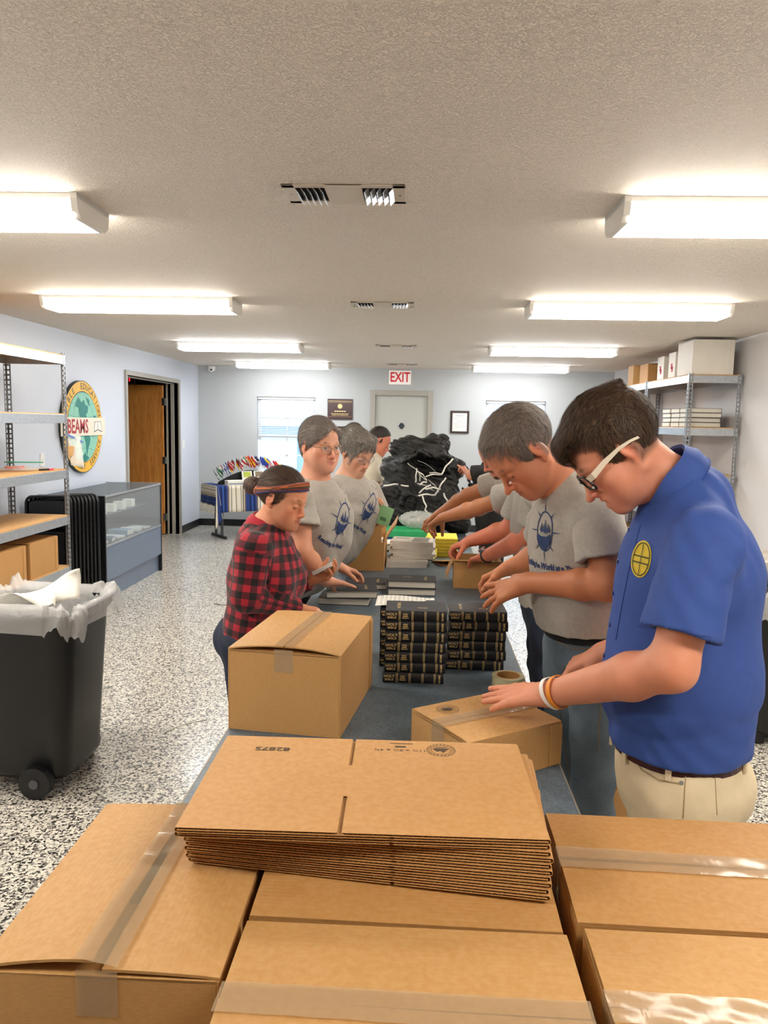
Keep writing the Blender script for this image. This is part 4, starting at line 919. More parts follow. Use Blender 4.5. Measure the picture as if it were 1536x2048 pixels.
for i in range(10):
    o = bl0 if i == 0 else copy_tree(bl0); lv = 9-i
    dx = (0, -.001, .0, .004, .001, .003, .0, .002, -.002, .0)[i]; o.location = (.204+dx, 1.073-.0015*i*(i > 1), Z1+.2415+lv*.0089); o.rotation_euler = (0, 0, R(angs[i]))
    o['category'] = 'box'; o['group'] = 'flattened boxes in the foreground pile'
    o['label'] = ('topmost flattened brown box of the pile, printed 82875' if i == 0 else 'second flattened box from the top, aligned under the printed one' if i == 1 else 'bottommost flattened box of the pile, resting on the carton' if i == 9 else 'flattened box, %s of the %d skewed ones counted from the top' % (('first', 'second', 'third', 'fourth', 'fifth', 'sixth', 'seventh')[i-2], 7))
zz = 2*SH+.0009; vs, fs = text_mesh('82875', .021, xs=1.25, bold=.0004); v2, f2 = text_mesh('11¼ x 8¾ x 4¾', .0135, xs=1.1); v3, f3 = stroke((-.022, 0), (.022, 0), .0022); v4, f4 = stroke((-.010, 0), (.010, 0), .006)
def bp(px, py):
    q = atZ(px, py, 1.026)-np.array([.204, 1.073, 0]); a = R(-1.0); return (q[0]*math.cos(a)-q[1]*math.sin(a), q[0]*math.sin(a)+q[1]*math.cos(a))
flat_print(bl0, [(vs, fs, bp(545, 1497), PI, 1), (v2, f2, bp(800, 1500), PI, 1), (v3, f3, bp(803, 1487), PI, 1), (v4, f4, bp(801, 1493), PI, 1), (sv, sf, bp(882, 1500), PI, .9)], zz)
# ---------------------------------------------------------------- books
M_COVER = mat('black_book_cloth', '17181c', .42, var=.12, scale=60, bump=.06); M_COVERT = mat('black_grained_cover', '2c2e33', .5, var=.08, scale=80, bump=.1); M_PAGES = NT('page_block'); v = M_PAGES.coord(scale=(1, 1, 900)); M_PAGES.link(M_PAGES.ramp(M_PAGES.noise(v, 1.5, 2), [(.35, lin('bdb8aa')), (.6, lin('ece8dc'))]), M_PAGES.p.inputs['Base Color']); M_PAGES.p.inputs['Roughness'].default_value = .8; M_PAGES = M_PAGES.m
BL, BWd, BT = .205, .150, .0352                                       # length of spine, width, thickness
def bible(cover=None, pages=None, gold=True):
    """local: spine along x at y=0 facing -y, opens towards +y, lies flat"""
    e = empty('hardcover_book'); L, w, t = BL, BWd, BT; cv = cover or M_COVERT
    for z0 in (0, t-.0028): MB().box((0, .004, z0), (L, w, z0+.0028)).build('cover_board', cv, e, bevel=.0008)
    sp = []; n = 8
    for k in range(n+1):
        a = PI/2+PI*k/n; sp.append((.0065+.0085*math.cos(a), t/2+t/2*math.sin(a)))
    inner = [(y+.0022, t/2+(z-t/2)*.88) for y, z in sp][::-1]
    MB().prism([(y, z) for y, z in sp+inner], 0, L, 0).build('spine', cover or M_COVER, e, smooth=True, auto=45)
    MB().box((.004, .007, .0028), (L-.004, w-.005, t-.0028)).build('page_block', pages or M_PAGES, e)
    if gold:
        def spine_y(z): q = (z-t/2)/(t/2); return .0065-.0085*math.sqrt(max(0, 1-q*q))-.0004
        def wrap(vs): return [(v[0], spine_y(min(max(v[1], .0005), t-.0005)), v[1]) for v in vs]
        for x in (.045, .088, .131, .172):
            for d in (0, .0042):
                b = MB(); b.grid(lambda u, v_: (x+d+.0016*u, spine_y(.0008+(t-.0016)*v_)-.0001, .0008+(t-.0016)*v_), 1, 10); b.build('gold_band', M_GOLD, e)
        for tx, x, z, s_, xs_ in (('HOLY', .022, .0235, .0115, 1.2), ('BIBLE', .022, .0125, .0105, 1.2), ('KING', .067, .0245, .0062, 1.0), ('JAMES', .067, .018, .0062, 1.0), ('VERSION', .067, .0115, .0055, 1.0)):
            vs, fs = text_mesh(tx, s_, xs=xs_, bold=.0002); MB().raw(wrap([(x+v[0], z+v[1]) for v in vs]), fs).build('gold_lettering', M_GOLD, e)
        vs, fs = text_mesh('BEAMS', .0095, xs=1.0, bold=.0002); MB().raw(wrap([(.191-v[1], t/2+v[0]) for v in vs]), fs).build('gold_lettering', M_GOLD, e)
        vs, fs = text_mesh('HOLY BIBLE', .015, bold=.0002); MB().raw([(.045-v[1], .078+v[0], t+.0004) for v in vs], fs).build('cover_title', M_GOLD, e)
        vs, fs = ellipse_ring(.017, .008, .003, 24); MB().raw([(.125+v[0], .05+v[1], t+.0004) for v in vs], fs).build('cover_emblem', M_GOLD, e)
    return e
b0 = bible(); used = False
def put_bible(x, y, z, a, lb, grp):
    global used
    o = b0 if not used else copy_tree(b0); used = True; o.location = (x, y, z); o.rotation_euler = (0, 0, a); o['label'] = lb; o['category'] = 'book'
    if grp: o['group'] = grp
    return o
ordn = ('bottommost', 'second', 'third', 'fourth', 'fifth', 'sixth', 'topmost')
for i, (dx, dy, a) in enumerate(((-.105, 0, .3), (-.100, .004, -.2), (-.102, .001, .4), (-.101, .003, -.3), (-.098, 0, .2), (-.099, .004, -.4), (-.100, .001, .5))):
    put_bible(dx, 2.492+dy, TZ+.0003+i*(BT+.0003), R(a), ('%s black book with gold bands in the stack against the big carton' % ordn[i]) if i in (0, 6) else '%s black book from the bottom in the stack against the big carton' % ordn[i], 'gold banded books in the stack by the big carton')
for i, (dx, dy, a) in enumerate(((.112, 0, -.6), (.120, .003, .5), (.116, .005, -.4), (.117, 0, .2), (.124, .004, -.5), (.119, -.002, .6))):
    put_bible(dx, 2.655+dy, TZ+.0003+i*(BT+.0003), R(a), '%s black book %sin the stack under the spread hand' % (ordn[i] if i < 5 else 'topmost', 'from the bottom ' if 0 < i < 5 else ''), 'gold banded books in the stack under the hand')
for i in range(6):
    put_bible(-.125, 2.665, TZ+.0003+i*(BT+.0003), R(.5), 'black book in the stack hidden under the printed sheet', 'books hidden behind the front stack')
e = empty('printed_sheet', (-.03, 2.75, TZ+.215), label='white printed packing list lying on books behind the front black stack', cat='paper')
MB().grid(lambda u, v_: (-.115+.215*u, -.098+.20*v_, .0012+.020*math.sin(PI*v_)*.0+.010*(1-v_)**6+.004*math.sin(u*5)), 10, 10).build('sheet', M_PAPER, e, smooth=True, solid=.0006)
b = MB()
for r_ in range(9):
    for k in range(12): x = -.100+k*.016; y = -.06+r_*.017; b.box((x, y, .0058+.004*math.sin((x+.115)/.215*5)), (x+.011, y+.0035, .0062+.004*math.sin((x+.115)/.215*5)))
b.build('printed_lines', mat('list_ink', '77777a', .7), e, kind='stuff')
# plain books with pages towards the camera
def plain(x, y, z, a, lb, grp=None, sc=(1, 1, 1)):
    return_ = put_bible(x, y, z, a, lb, grp); return_.scale = sc; return return_
plain(.092+.006, 3.825+.160, TZ, R(181), 'lower of the two middle black books, white page edges forward', None, (1.2, 1.1, 1.0))
plain(.098+.006, 3.83+.160, TZ+BT+.0006, R(179), 'upper of the two middle black books, cover emblem showing', None, (1.2, 1.1, 1.05))
plain(-.215, 3.56+.175, TZ, R(178), 'lower of the two black books beside the girl in plaid', None, (1.2, 1.15, 1.0))
plain(-.200, 3.575+.175, TZ+BT+.0006, R(186), 'upper of the two black books beside the girl in plaid', None, (1.2, 1.15, 1.05))
plain(-.155, 4.10, TZ, R(180), 'black book lying under the reaching hand of the woman with the wristwatch', None, (1.1, 1.1, .9))
# ---------------------------------------------------------------- magazines, envelopes, papers further down the table
M_MAG = mat('magazine_white', 'd9d6cf', .45, var=.06, scale=30); M_MAG2 = mat('magazine_cover_print', '8f8a86', .4, var=.5, scale=25)
def booklet(name, x, y, z, w, d, t, a, m, lb, grp, cat='magazine', cover=True):
    e = empty(name, (x, y, z), a, lb, cat, grp)
    MB().box((-w/2, -d/2, .0004), (w/2, d/2, t-.0012)).build('pages', M_PAGES, e); b = MB()
    b.box((-w/2-.001, -d/2-.002, t-.0012), (w/2+.001, d/2, t)); b.box((-w/2-.001, -d/2-.002, 0), (w/2+.001, d/2, .0006)); b.box((-w/2-.001, -d/2-.003, 0), (w/2+.001, -d/2-.001, t)); b.build('cover', m, e, bevel=.0006)
    return e
for i in range(3): booklet('magazine', -.062+.002*i, 4.56+.1, TZ+i*.0152, .245, .19, .0148, R((.8, -.5, 1.2)[i]), M_MAG, '%s white booklet at the base of the magazine pile' % ('lowest', 'second', 'third')[i], 'white booklets at the base of the magazine pile')
for i in range(7):
    z = TZ+.046+i*.0152
    e = booklet('magazine', -.025+.010*math.sin(i*2.1), 4.62+.1, z, .262, .20, .0148, R(-3+4*math.sin(i*1.7)), M_MAG, '%s white magazine%s of the tall fanned pile in the middle of the table' % (('lowest', 'second', 'third', 'fourth', 'fifth', 'sixth', 'top')[i], '' if i in (0, 6) else ' from below'), 'white magazines in the tall fanned pile')
    if i == 6:
        MB().box((-.0, -.085, .0150), (.10, .08, .0153)).build('cover_photograph', M_MAG2, e)
        MB().box((-.11, .03, .0150), (-.03, .045, .0153)).build('cover_title', M_INK, e)
M_YEL = mat('yellow_envelope', 'f0dc4c', .55, var=.05); M_MANILA = mat('manila_folder', 'bd9460', .6, var=.05)
for i in range(6):
    e = empty('yellow_packet', (.165+.004*math.sin(i*3), 5.10, TZ+.021*i), R(2*math.sin(i*1.9)), '%s yellow packet of the stack beside the reaching hands' % ('lowest', 'second', 'third', 'fourth', 'fifth', 'top')[i]+('' if i in (0, 5) else ', counted upwards'), 'packet', 'yellow packets stacked beyond the magazines')
    MB().box((-.10, -.13, 0), (.10, .13, .0195)).build('packet_body', M_YEL, e, bevel=.004); MB().box((-.10, -.132, .009), (.10, -.129, .0105)).build('fold_line', M_STAMP, e)
for i, (x, y, a) in enumerate(((-.055, 4.93, 8), (.02, 4.92, -14))):
    e = empty('yellow_envelope', (x, y, TZ+.0045*i+.0505), R(a), ('yellow envelope with a lifted flap behind the magazine pile', 'second yellow envelope crossing the first behind the magazine pile')[i], 'envelope')
    MB().box((-.10, -.065, -.05), (.10, .065, .0035)).build('envelope_body', M_YEL, e, bevel=.001); MB().raw([(-.10, -.065, .004), (.10, -.065, .004), (0, .01, .02)], [(0, 1, 2)]).build('envelope_flap', M_YEL, e)
e = empty('manila_folder', (.235, 4.76, TZ+.001), R(24), 'brown open folder lying beside the magazine pile', 'folder'); MB().box((-.12, -.08, 0), (.12, .08, .004)).build('folder_back', M_MANILA, e); MB().box((-.12, -.08, 0), (.12, .08, .003), rotx(R(-9)), (0, .08, 0)).build('folder_front', M_MANILA, e, loc=(0, 0, .005))
q = atY(815, 1064, 5.25)
e = empty('paper_pile', (-.12, 5.22, TZ), R(-3), 'loose white papers stacked in front of the blue and green binders', 'paper')
for i in range(5): MB().grid(lambda u, v_: (-.13+.26*u, -.1+.2*v_, .012*i+.01+.008*math.sin(u*7+i)), 8, 2).build('paper_sheet', M_PAPER, e, smooth=True, solid=.009)
for nm, hx, z, lb in (('binder', '1d3a78', .0, 'dark blue binder lying flat under the green one'), ('binder', '2fae6e', .05, 'bright green binder lying flat on the blue one')):
    e = empty(nm, (-.07, 5.60, TZ+z), R(-2), lb, 'binder'); m = mat(lb[:10], hx, .35)
    MB().box((-.165, -.13, 0), (.165, .13, .004)).build('cover', m, e); MB().box((-.165, -.13, .042), (.165, .13, .048)).build('cover', m, e, bevel=.001); MB().box((-.165, -.132, 0), (.165, -.126, .048)).build('spine', m, e, bevel=.002); MB().box((-.15, -.12, .004), (.15, .12, .040)).build('pages', M_PAGES, e)
M_CLEAR = m_glass('clear_film', (.92, .93, .93, 1), .30, .12, .8); M_SCRAP = mat('white_strapping', 'e4e2dc', .4, var=.03)
S = SDF(); S.ell((0, 0, .060), (.16, .10, .065)); S.disp = lambda P: .008*snoise(P, 90, 5)+.004*snoise(P, 230, 6); V, F = S.mesh(.009)
e = empty('plastic_bag', (.02, 5.60, TZ+.106), label='clear plastic bag of white scraps on the binders before the trash bag', cat='bag'); o = np_mesh('film', V, F, M_CLEAR); o.parent = e; o.location = (0, 0, -.0)
rs = np.random.RandomState(4)
def ribbon(p0, d0, ln, w, curl, name, m, parent=None, seed=0, **k):
    r_ = np.random.RandomState(seed); p = np.array(p0, float); d = nrm(d0); up = nrm(np.cross(d, r_.normal(size=3))); pts = []; n = 14
    for i in range(n+1):
        pts.append((p.copy(), up.copy())); d = nrm(d+curl*np.array([math.sin(i*.8+seed), math.cos(i*.6+seed*2), math.sin(i*.5+1)])*.22); up = nrm(up-d*np.dot(up, d)); p = p+d*ln/n
    vs = []; fs = []
    for q, u in pts: vs += [q+u*w/2, q-u*w/2]
    for i in range(n): fs.append((2*i, 2*i+2, 2*i+3, 2*i+1))
    return MB().raw(vs, fs).build(name, m, parent, smooth=True, solid=.0012, **k)
for i in range(8): ribbon((rs.uniform(-.09, .04), rs.uniform(-.06, .04), rs.uniform(.02, .05)), rs.normal(size=3)*(1, 1, .25), .10, .009, 1, 'scrap_strip', M_SCRAP, e, seed=i)
e = empty('hand_tool', (.31, 5.42, TZ), R(30), 'black hand tool lying beside the yellow packets', 'tool'); MB().box((-.11, -.03, 0), (.05, .03, .055)).build('tool_body', M_BLACK, e, bevel=.012); MB().box((.0, -.02, .01), (.12, .02, .04), rotz(R(-35)), (0, 0, 0)).build('tool_handle', M_BLACK, e, bevel=.01)
# open boxes
def open_box(name, x0, y0, L, Wd, H, lb, flaps, rz=0, mm=None):
    mm = mm or M_CARD; e = empty(name, (x0, y0, TZ), rz, lb, 'box'); t = .004
    for a, c_ in (((0, 0, 0), (L, t, H)), ((0, Wd-t, 0), (L, Wd, H)), ((0, t, 0), (t, Wd-t, H)), ((L-t, t, 0), (L, Wd-t, H)), ((t, t, 0), (L-t, Wd-t, t))): bars([(a, c_)], 'carton_wall', mm, e, bevel=.0008)
    for side, ang, ln, w0, w1 in flaps:
        b = MB(); c, s_ = math.cos(ang), math.sin(ang)
        if side in 'FB':
            y = 0 if side == 'F' else Wd; sg = -1 if side == 'F' else 1; pts = [(y, H), (y+sg*ln*c, H+ln*s_), (y+sg*ln*c-sg*t*s_*.9, H+ln*s_+t*c), (y-sg*t*s_*.9, H+t*c)]; b.prism(pts, w0, w1, 0)
        else:
            x = 0 if side == 'L' else L; sg = -1 if side == 'L' else 1; pts = [(x, H), (x+sg*ln*c, H+ln*s_), (x+sg*ln*c-sg*t*s_*.9, H+ln*s_+t*c), (x-sg*t*s_*.9, H+t*c)]; b.prism(pts, w0, w1, 1)
        b.build('open_flap', mm, e, bevel=.0008)
    return e
ob = open_box('open_box', -.455, 4.44, .262, .42, .170, 'open brown carton on the table before the two women, front flap standing up', (('F', R(96), .135, .004, .245), ('R', R(58), .13, .0, .42), ('L', R(-8), .12, .0, .30), ('B', R(80), .12, .004, .255)))
for k in range(3): bars([((.02, .02+.13*k, .004), (.24, .135+.13*k, .12+.012*k))], 'paper_contents', M_PAPER, ob)
sb = open_box('open_box', .197, 4.03, .252, .235, .150, 'small open brown box with both forearms of the man with the wristwatch inside', (('F', R(6), .035, 0, .252), ('L', R(-70), .11, 0, .23)), R(-2))
bars([((.02, .02, .004), (.23, .21, .05))], 'dark_contents', M_BLACK, sb)
# roll of packing tape
e = empty('tape_roll', tuple(atZ(1016, 1361, TZ+.03)*(1, 1, 0)+np.array([0, 0, TZ])), label='roll of clear packing tape lying on the table behind the small carton', cat='tape')
def annulus(r0, r1, z0, z1, n=36):
    b = MB(); rg = []
    for k in range(n): a = 2*PI*k/n; c, s_ = math.cos(a), math.sin(a); rg.append([(r0*c, r0*s_, z0), (r1*c, r1*s_, z0), (r1*c, r1*s_, z1), (r0*c, r0*s_, z1)])
    b.loft(rg, cap=False, closed=True); return b
annulus(.040, .054, 0, .048).build('tape_winding', mat('wound_tape', 'c9c39c', .2, var=.05, coat=.4), e, smooth=True, auto=40); annulus(.037, .040, 0, .049).build('paper_core', M_CARD, e, smooth=True, auto=40)
# ---------------------------------------------------------------- the big black trash bag and the strapping in it
M_BAGP = NT('black_bag_film'); M_BAGP.p.inputs['Base Color'].default_value = lin('08080a'); M_BAGP.p.inputs['Roughness'].default_value = .24; M_BAGP.p.inputs['Specular IOR Level'].default_value = .55; v = M_BAGP.coord()
n1 = M_BAGP.noise(v, 16, 6, .7, 1.6); n2 = M_BAGP.noise(M_BAGP.coord(scale=(3, 3, 1)), 12, 5, .65, 2.5); M_BAGP.bump(M_BAGP.mix(.5, n1, n2), .7, .03); M_BAGP = M_BAGP.m
bc = np.array([.035, 6.15, 1.18])
S = SDF(); rs = np.random.RandomState(21); S.ell(bc+(-.02, .06, -.03), (.30, .28, .36), k=.05); S.ell(bc+(-.02, .02, -.28), (.34, .29, .16), k=.10)
for (x, y, z, r_) in ((-.22, -.02, -.12, .15), (-.24, .04, .08, .13), (.20, .0, -.22, .17), (-.10, -.10, -.26, .18), (-.12, .05, .24, .15), (.10, .06, .28, .13), (.24, .08, .10, .13), (.02, -.08, -.34, .17), (-.30, .05, -.30, .12), (.26, -.05, -.34, .12)): S.ell(bc+(x, y, z), (r_, r_*.9, r_*.85), k=.03)
S.ell(bc+(.05, -.24, .05), (.21, .25, .17), rotx(R(12))@roty(R(20)), .03, 's'); S.ell(bc+(.10, -.26, -.04), (.17, .22, .13), None, .03, 's'); S.ell(bc+(-.03, -.22, .13), (.13, .20, .10), roty(R(-30)), .03, 's')
rc = bc+np.array([.055, -.20, .04]); rn = nrm((.05, -.93, .32)); ra = nrm(np.cross((0, 0, 1), rn)); rb = np.cross(rn, ra); rs = np.random.RandomState(2)
pts = [rc+ra*math.cos(a)*(.245+.035*math.sin(2*a+1)+.02*math.sin(5*a))+rb*math.sin(a)*(.205+.03*math.sin(3*a)+.015*math.sin(7*a))+rn*(.04*math.sin(3*a+2)+.02*math.sin(8*a)) for a in np.linspace(0, 2*PI, 44, endpoint=False)]
for i in range(44): S.cone(pts[i], pts[(i+1) % 44], .010+.006*math.sin(i*2.3), .010+.006*math.sin((i+1)*2.3), .014)
for i in range(0, 44, 2):                                               # folds running back from the lip
    o = nrm(pts[i]-rc); S.cone(pts[i], pts[i]+o*.06-rn*.16+(0, 0, -.03), .016, .030, .02)
S.clip((0, 0, TZ+.001), (0, 0, -1))
S.disp = lambda P: .022*(1-2.2*np.abs(snoise(P*(1, 1, .6), 13, 11)))+.010*(1-2.4*np.abs(snoise(P*(1, 1, 1.6), 30, 12)))
V, F = S.mesh(.009); e = empty('trash_bag', (bc[0], bc[1], TZ), label='huge open black trash bag full of white strapping at the far end of the tables', cat='bag'); np_mesh('bag_film', V, F, M_BAGP, e)
for i in range(18):
    a = rs.uniform(0, 6.3); rr_ = .16*math.sqrt(rs.rand()); p = rc+ra*rr_*math.cos(a)*1.1+rb*(rr_*math.sin(a)*.8-.05)+(0, .0+.03*rs.rand(), 0)
    ribbon(p, ra*rs.uniform(-1, 1)+rb*rs.uniform(-.7, .7)+rn*.15, rs.uniform(.10, .22), .012, .55, 'strapping_scrap', M_SCRAP, None, seed=20+i)
    o = bpy.context.scene.objects[-1] if False else COL.objects[-1]; tag(o, 'scrap of white plastic strapping inside the black trash bag', 'strap', 'strapping scraps in the trash bag')
q = [atY(845, 992, 5.75), atY(848, 1003, 5.73), atY(853, 1012, 5.72), atY(850, 1020, 5.72), atY(860, 1030, 5.7), atY(872, 1040, 5.68)]
o = MB().tube(q, .006, 6).build('strapping_scrap', M_SCRAP, smooth=True); tag(o, 'long white strap dangling out of the mouth of the black trash bag', 'strap')
o = MB().tube([atZ(x, y, .004) for x, y in ((325, 1468), (335, 1461), (352, 1454), (375, 1446), (398, 1442), (415, 1438))], .0025, 5).build('strapping_scrap', M_SCRAP, smooth=True); tag(o, 'thin white strap lying on the speckled floor left of the big carton', 'strap')
o = MB().tube([atZ(x, y, .003) for x, y in ((428, 1207), (445, 1210), (462, 1209))], .003, 5).build('strapping_scrap', M_STEEL, smooth=True); tag(o, 'thin grey strip on the floor beside the girl in plaid', 'strap')
# ---------------------------------------------------------------- round mission sign on the left wall
sg = empty('globe_sign', (XL, 7.51, 1.08), label='round yellow and teal globe sign reading BEAMS on the blue wall behind the steel rack', cat='sign')
def on_wall(shapes, off, name, m, parent=sg, cy=7.51, cz=1.532, ext=.003):
    b = MB()
    for vs, fs in shapes:
        v0 = [(XL+off, cy+v[0], cz+v[1]) for v in vs]; b.raw(v0, fs)
    return finish(b.build(name, m, parent), parent)
M_SY = mat('sign_yellow', 'f0b93a', .45, var=.04); M_ST = mat('sign_sea_teal', '8fcdb6', .5, var=.05); M_SL = mat('sign_land_teal', '1f8178', .5, var=.05); M_SB = mat('sign_black_line', '20281f', .5); M_SW = mat('sign_cream', 'efe6d2', .5, var=.02); M_SR = mat('sign_red', 'b32330', .45)
disc = lambda r, n=64: ([(r*math.cos(2*PI*k/n), r*math.sin(2*PI*k/n)) for k in range(n)], [tuple(range(n))])
finish(MB().cyl((XL, 7.51, 1.532), (XL+.035, 7.51, 1.532), .455, 64).build('sign_disc', M_SB, sg, smooth=True, auto=40), sg)
on_wall([disc(.448)], .0365, 'yellow_ring', M_SY); on_wall([disc(.352)], .0375, 'ring_outline', M_SB); on_wall([disc(.345)], .0385, 'sea', M_ST)
gr = []
for k in (-2, -1, 1, 2):
    pts = [(.115*k*math.cos(t)*1.0+0, .345*math.sin(t)) for t in np.linspace(-PI/2, PI/2, 17)]; gr += [stroke(pts[i], pts[i+1], .003) for i in range(16)]
for z in (-.24, -.12, .12, .24):
    r_ = math.sqrt(.345**2-z*z); pts = [(r_*x, z-.03*(1-x*x)*math.copysign(1, z)) for x in np.linspace(-1, 1, 13)]; gr += [stroke(pts[i], pts[i+1], .003) for i in range(12)]
on_wall(gr, .0392, 'grid_lines', M_SL)
NA = [(-.15, .25), (-.10, .29), (-.04, .24), (.02, .27), (.05, .22), (.11, .20), (.10, .15), (.06, .12), (.09, .08), (.05, .03), (.02, -.02), (.0, .02), (-.03, -.02), (-.06, .05), (-.09, .12), (-.11, .19), (-.18, .20)]
GL = [(.06, .30), (.14, .27), (.15, .20), (.10, .24)]; SA = [(.02, -.06), (.09, -.07), (.15, -.11), (.13, -.17), (.09, -.22), (.07, -.29), (.05, -.24), (.04, -.16), (.01, -.11)]; AN = [(-.09, -.31), (.0, -.27), (.03, -.24), (.04, -.28), (.11, -.31), (.05, -.337), (-.05, -.337)]; AF = [(.24, .12), (.31, .10), (.335, .0), (.31, -.08), (.27, -.02), (.23, .03)]
on_wall([poly(*p) for p in (NA, GL, SA, AN, AF)], .0400, 'land', M_SL)
def arc_text(body, r0, a0, a1, size, inv=False):
    out = []; n = len(body)
    for i, ch in enumerate(body):
        if ch == ' ': continue
        a = a0+(a1-a0)*i/(n-1); vs, fs = text_mesh(ch, size, bold=.001)
        if not len(vs): continue
        t = a-PI/2 if not inv else a+PI/2; c, s_ = math.cos(t), math.sin(t)
        out.append(([(r0*math.cos(a)+c*v[0]-s_*v[1], r0*math.sin(a)+s_*v[0]+c*v[1]) for v in vs], fs))
    return out
M_STX = mat('sign_letter_green', '3c4a2c', .5)
on_wall(arc_text('BIBLE  EDUCATION', .398, R(158), R(20), .085), .0378, 'ring_lettering', M_STX); on_wall(arc_text('MISSIONARY  SERVICE', .398, R(202), R(338), .078, True), .0378, 'ring_lettering', M_STX)
finish(bars([((XL+.036, 7.02, 1.445), (XL+.052, 8.0, 1.625))], 'banner', M_SW, sg, bevel=.004), sg)
vs, fs = text_mesh('BEAMS', .19, xs=.82, bold=.004); on_wall([([(v[0]-.155, v[1]) for v in vs], fs)], .0532, 'banner_lettering', M_SR)
on_wall([poly((.21, -.05), (.30, -.03), (.30, .055), (.225, .05)), poly((.31, -.03), (.40, -.05), (.385, .05), (.31, .055))], .0528, 'open_book_pages', M_PAPER)
on_wall([stroke((.21, -.05), (.30, -.03), .008), stroke((.31, -.03), (.40, -.05), .008), stroke((.21, -.05), (.225, .05), .005), stroke((.40, -.05), (.385, .05), .005), stroke((.305, -.03), (.305, .055), .005), stroke((.30, .055), (.225, .05), .004), stroke((.31, .055), (.385, .05), .004)], .0534, 'open_book_outline', M_SB)
# ---------------------------------------------------------------- glass display case
dc = empty('display_case', (-3.03, 7.28, 0), label='black display case with glass front and blue grey kick panel against the blue wall', cat='cabinet'); F_ = lambda o: finish(o, dc)
M_LAM = mat('black_laminate', '101115', .35, var=.05); M_BLUEP = mat('blue_grey_panel', '6a7a90', .32, var=.03); M_CG = m_glass('case_glass', (.93, .97, 1, 1), .16, .03); M_ALU = mat('aluminium_edge', 'c3c7cc', .3, .7)
cx0, cx1, cy0, cy1, ch = -3.34, -2.745, 6.55, 8.03, .945
F_(bars([((cx0, cy0, 0), (cx1, cy0+.02, ch))], 'end_panel', M_LAM, dc)); F_(bars([((cx0, cy1-.02, 0), (cx1, cy1, ch))], 'end_panel', M_LAM, dc))
F_(bars([((cx0, cy0+.02, .47), (cx1-.01, cy1-.02, .49))], 'display_deck', M_LAM, dc)); F_(bars([((cx0, cy0+.02, .0), (cx0+.015, cy1-.02, ch-.01))], 'back_panel', M_LAM, dc))
F_(bars([((cx1-.022, cy0+.02, .185), (cx1-.004, cy1-.02, .49))], 'front_panel', M_BLUEP, dc)); F_(bars([((cx1-.055, cy0+.02, .0), (cx1-.035, cy1-.02, .18))], 'kick_panel', M_BLUEP, dc))
F_(bars([((cx0+.02, cy0+.02, .725), (cx1-.14, cy1-.02, .731))], 'glass_shelf', M_CG, dc)); F_(bars([((cx1-.010, cy0+.02, .49), (cx1-.005, cy1-.02, ch-.006))], 'front_glass', M_CG, dc)); F_(bars([((cx0, cy0+.0, ch), (cx1, cy1, ch+.006))], 'top_glass', M_CG, dc))
F_(bars([((cx1-.014, cy0+.02, ch-.016), (cx1, cy1-.02, ch))], 'top_rail', M_ALU, dc)); F_(bars([((cx1-.014, cy0+.02, .488), (cx1, cy1-.02, .502))], 'sill_rail', M_ALU, dc))
M_CREAM = mat('cream_card', 'e9e2d0', .6, var=.03)
for k in range(5):
    o = bars([((-.05, -.045, 0), (.05, .045, .075))], 'boxed_item', M_CREAM, bevel=.002, loc=(-2.96, 6.72+.235*k, .7315)); tag(o, '%s small cream boxed item on the upper glass shelf of the display case' % ('nearest', 'second', 'third', 'fourth', 'farthest')[k], 'box', 'cream boxes in the display case')
for k, (y, h, c, lb) in enumerate(((6.72, .02, 'e8e4da', 'white leaflet on the deck of the display case nearest the folding chairs'), (6.90, .035, '55606b', 'thick grey book on the deck of the display case'), (7.12, .02, 'cfd4d6', 'pale booklet in the middle of the display case deck'), (7.34, .05, '7fa0b4', 'light blue booklet stack in the display case'), (7.60, .03, 'e8e4da', 'white card toward the far end of the display case'), (7.82, .015, 'd8d4ca', 'white card at the far end of the display case'))):
    e = empty('display_book', (-2.92, y, .4905), R(12*math.sin(k*2)), lb, 'book'); m = mat('display_book_'+c, c, .5); MB().box((-.10, -.07, 0), (.10, .07, h)).build('cover', m, e, bevel=.002); MB().box((-.097, -.067, .002), (.1005, .067, h-.002)).build('pages', M_PAGES, e)
# ---------------------------------------------------------------- folding chairs leaning in a stack
M_CHAIR = mat('black_painted_steel', '15161a', .3, .2, var=.08)
def folding_chair():
    e = empty('folding_chair'); w = .22; h = .955
    U = lambda y, h_, w_, z0=0, r=.06: [(-w_, y, z0)]+[(-w_, y, h_-r)]+[(-w_+r-r*math.cos(a), y, h_-r+r*math.sin(a)) for a in np.linspace(.2, PI/2, 5)]+[(w_-r+r*math.sin(a), y, h_-r+r*math.cos(a)) for a in np.linspace(0, PI/2-.2, 5)]+[(w_, y, h_-r), (w_, y, z0)]
    MB().tube(U(0, h, w), .0125, 8).build('front_frame', M_CHAIR, e, smooth=True)
    MB().tube(U(.026, .56, w-.03, .0, .03), .011, 8).build('rear_frame', M_CHAIR, e, smooth=True)
    MB().grid(lambda u, v_: (-w+.01+(2*w-.02)*u, .004+.018*math.sin(PI*u), .72+.215*v_*(1-.10*(2*u-1)**4)), 12, 6).build('backrest', M_CHAIR, e, smooth=True, solid=.010)
    MB().box((-.185, -.012, .28), (.185, .014, .66)).build('seat', M_CHAIR, e, bevel=.008)
    for sx in (-1, 1):
        MB().cyl((sx*w, 0, 0), (sx*w, 0, .03), .0155, 10).build('rubber_foot', M_BLACK, e, smooth=True, auto=40); MB().box((sx*(w-.014)-.004, .0, .40), (sx*(w-.014)+.004, .028, .52)).build('hinge_link', M_CHAIR, e)
    return e
fc0 = folding_chair(); wd = nrm((-.93, .30, 0))
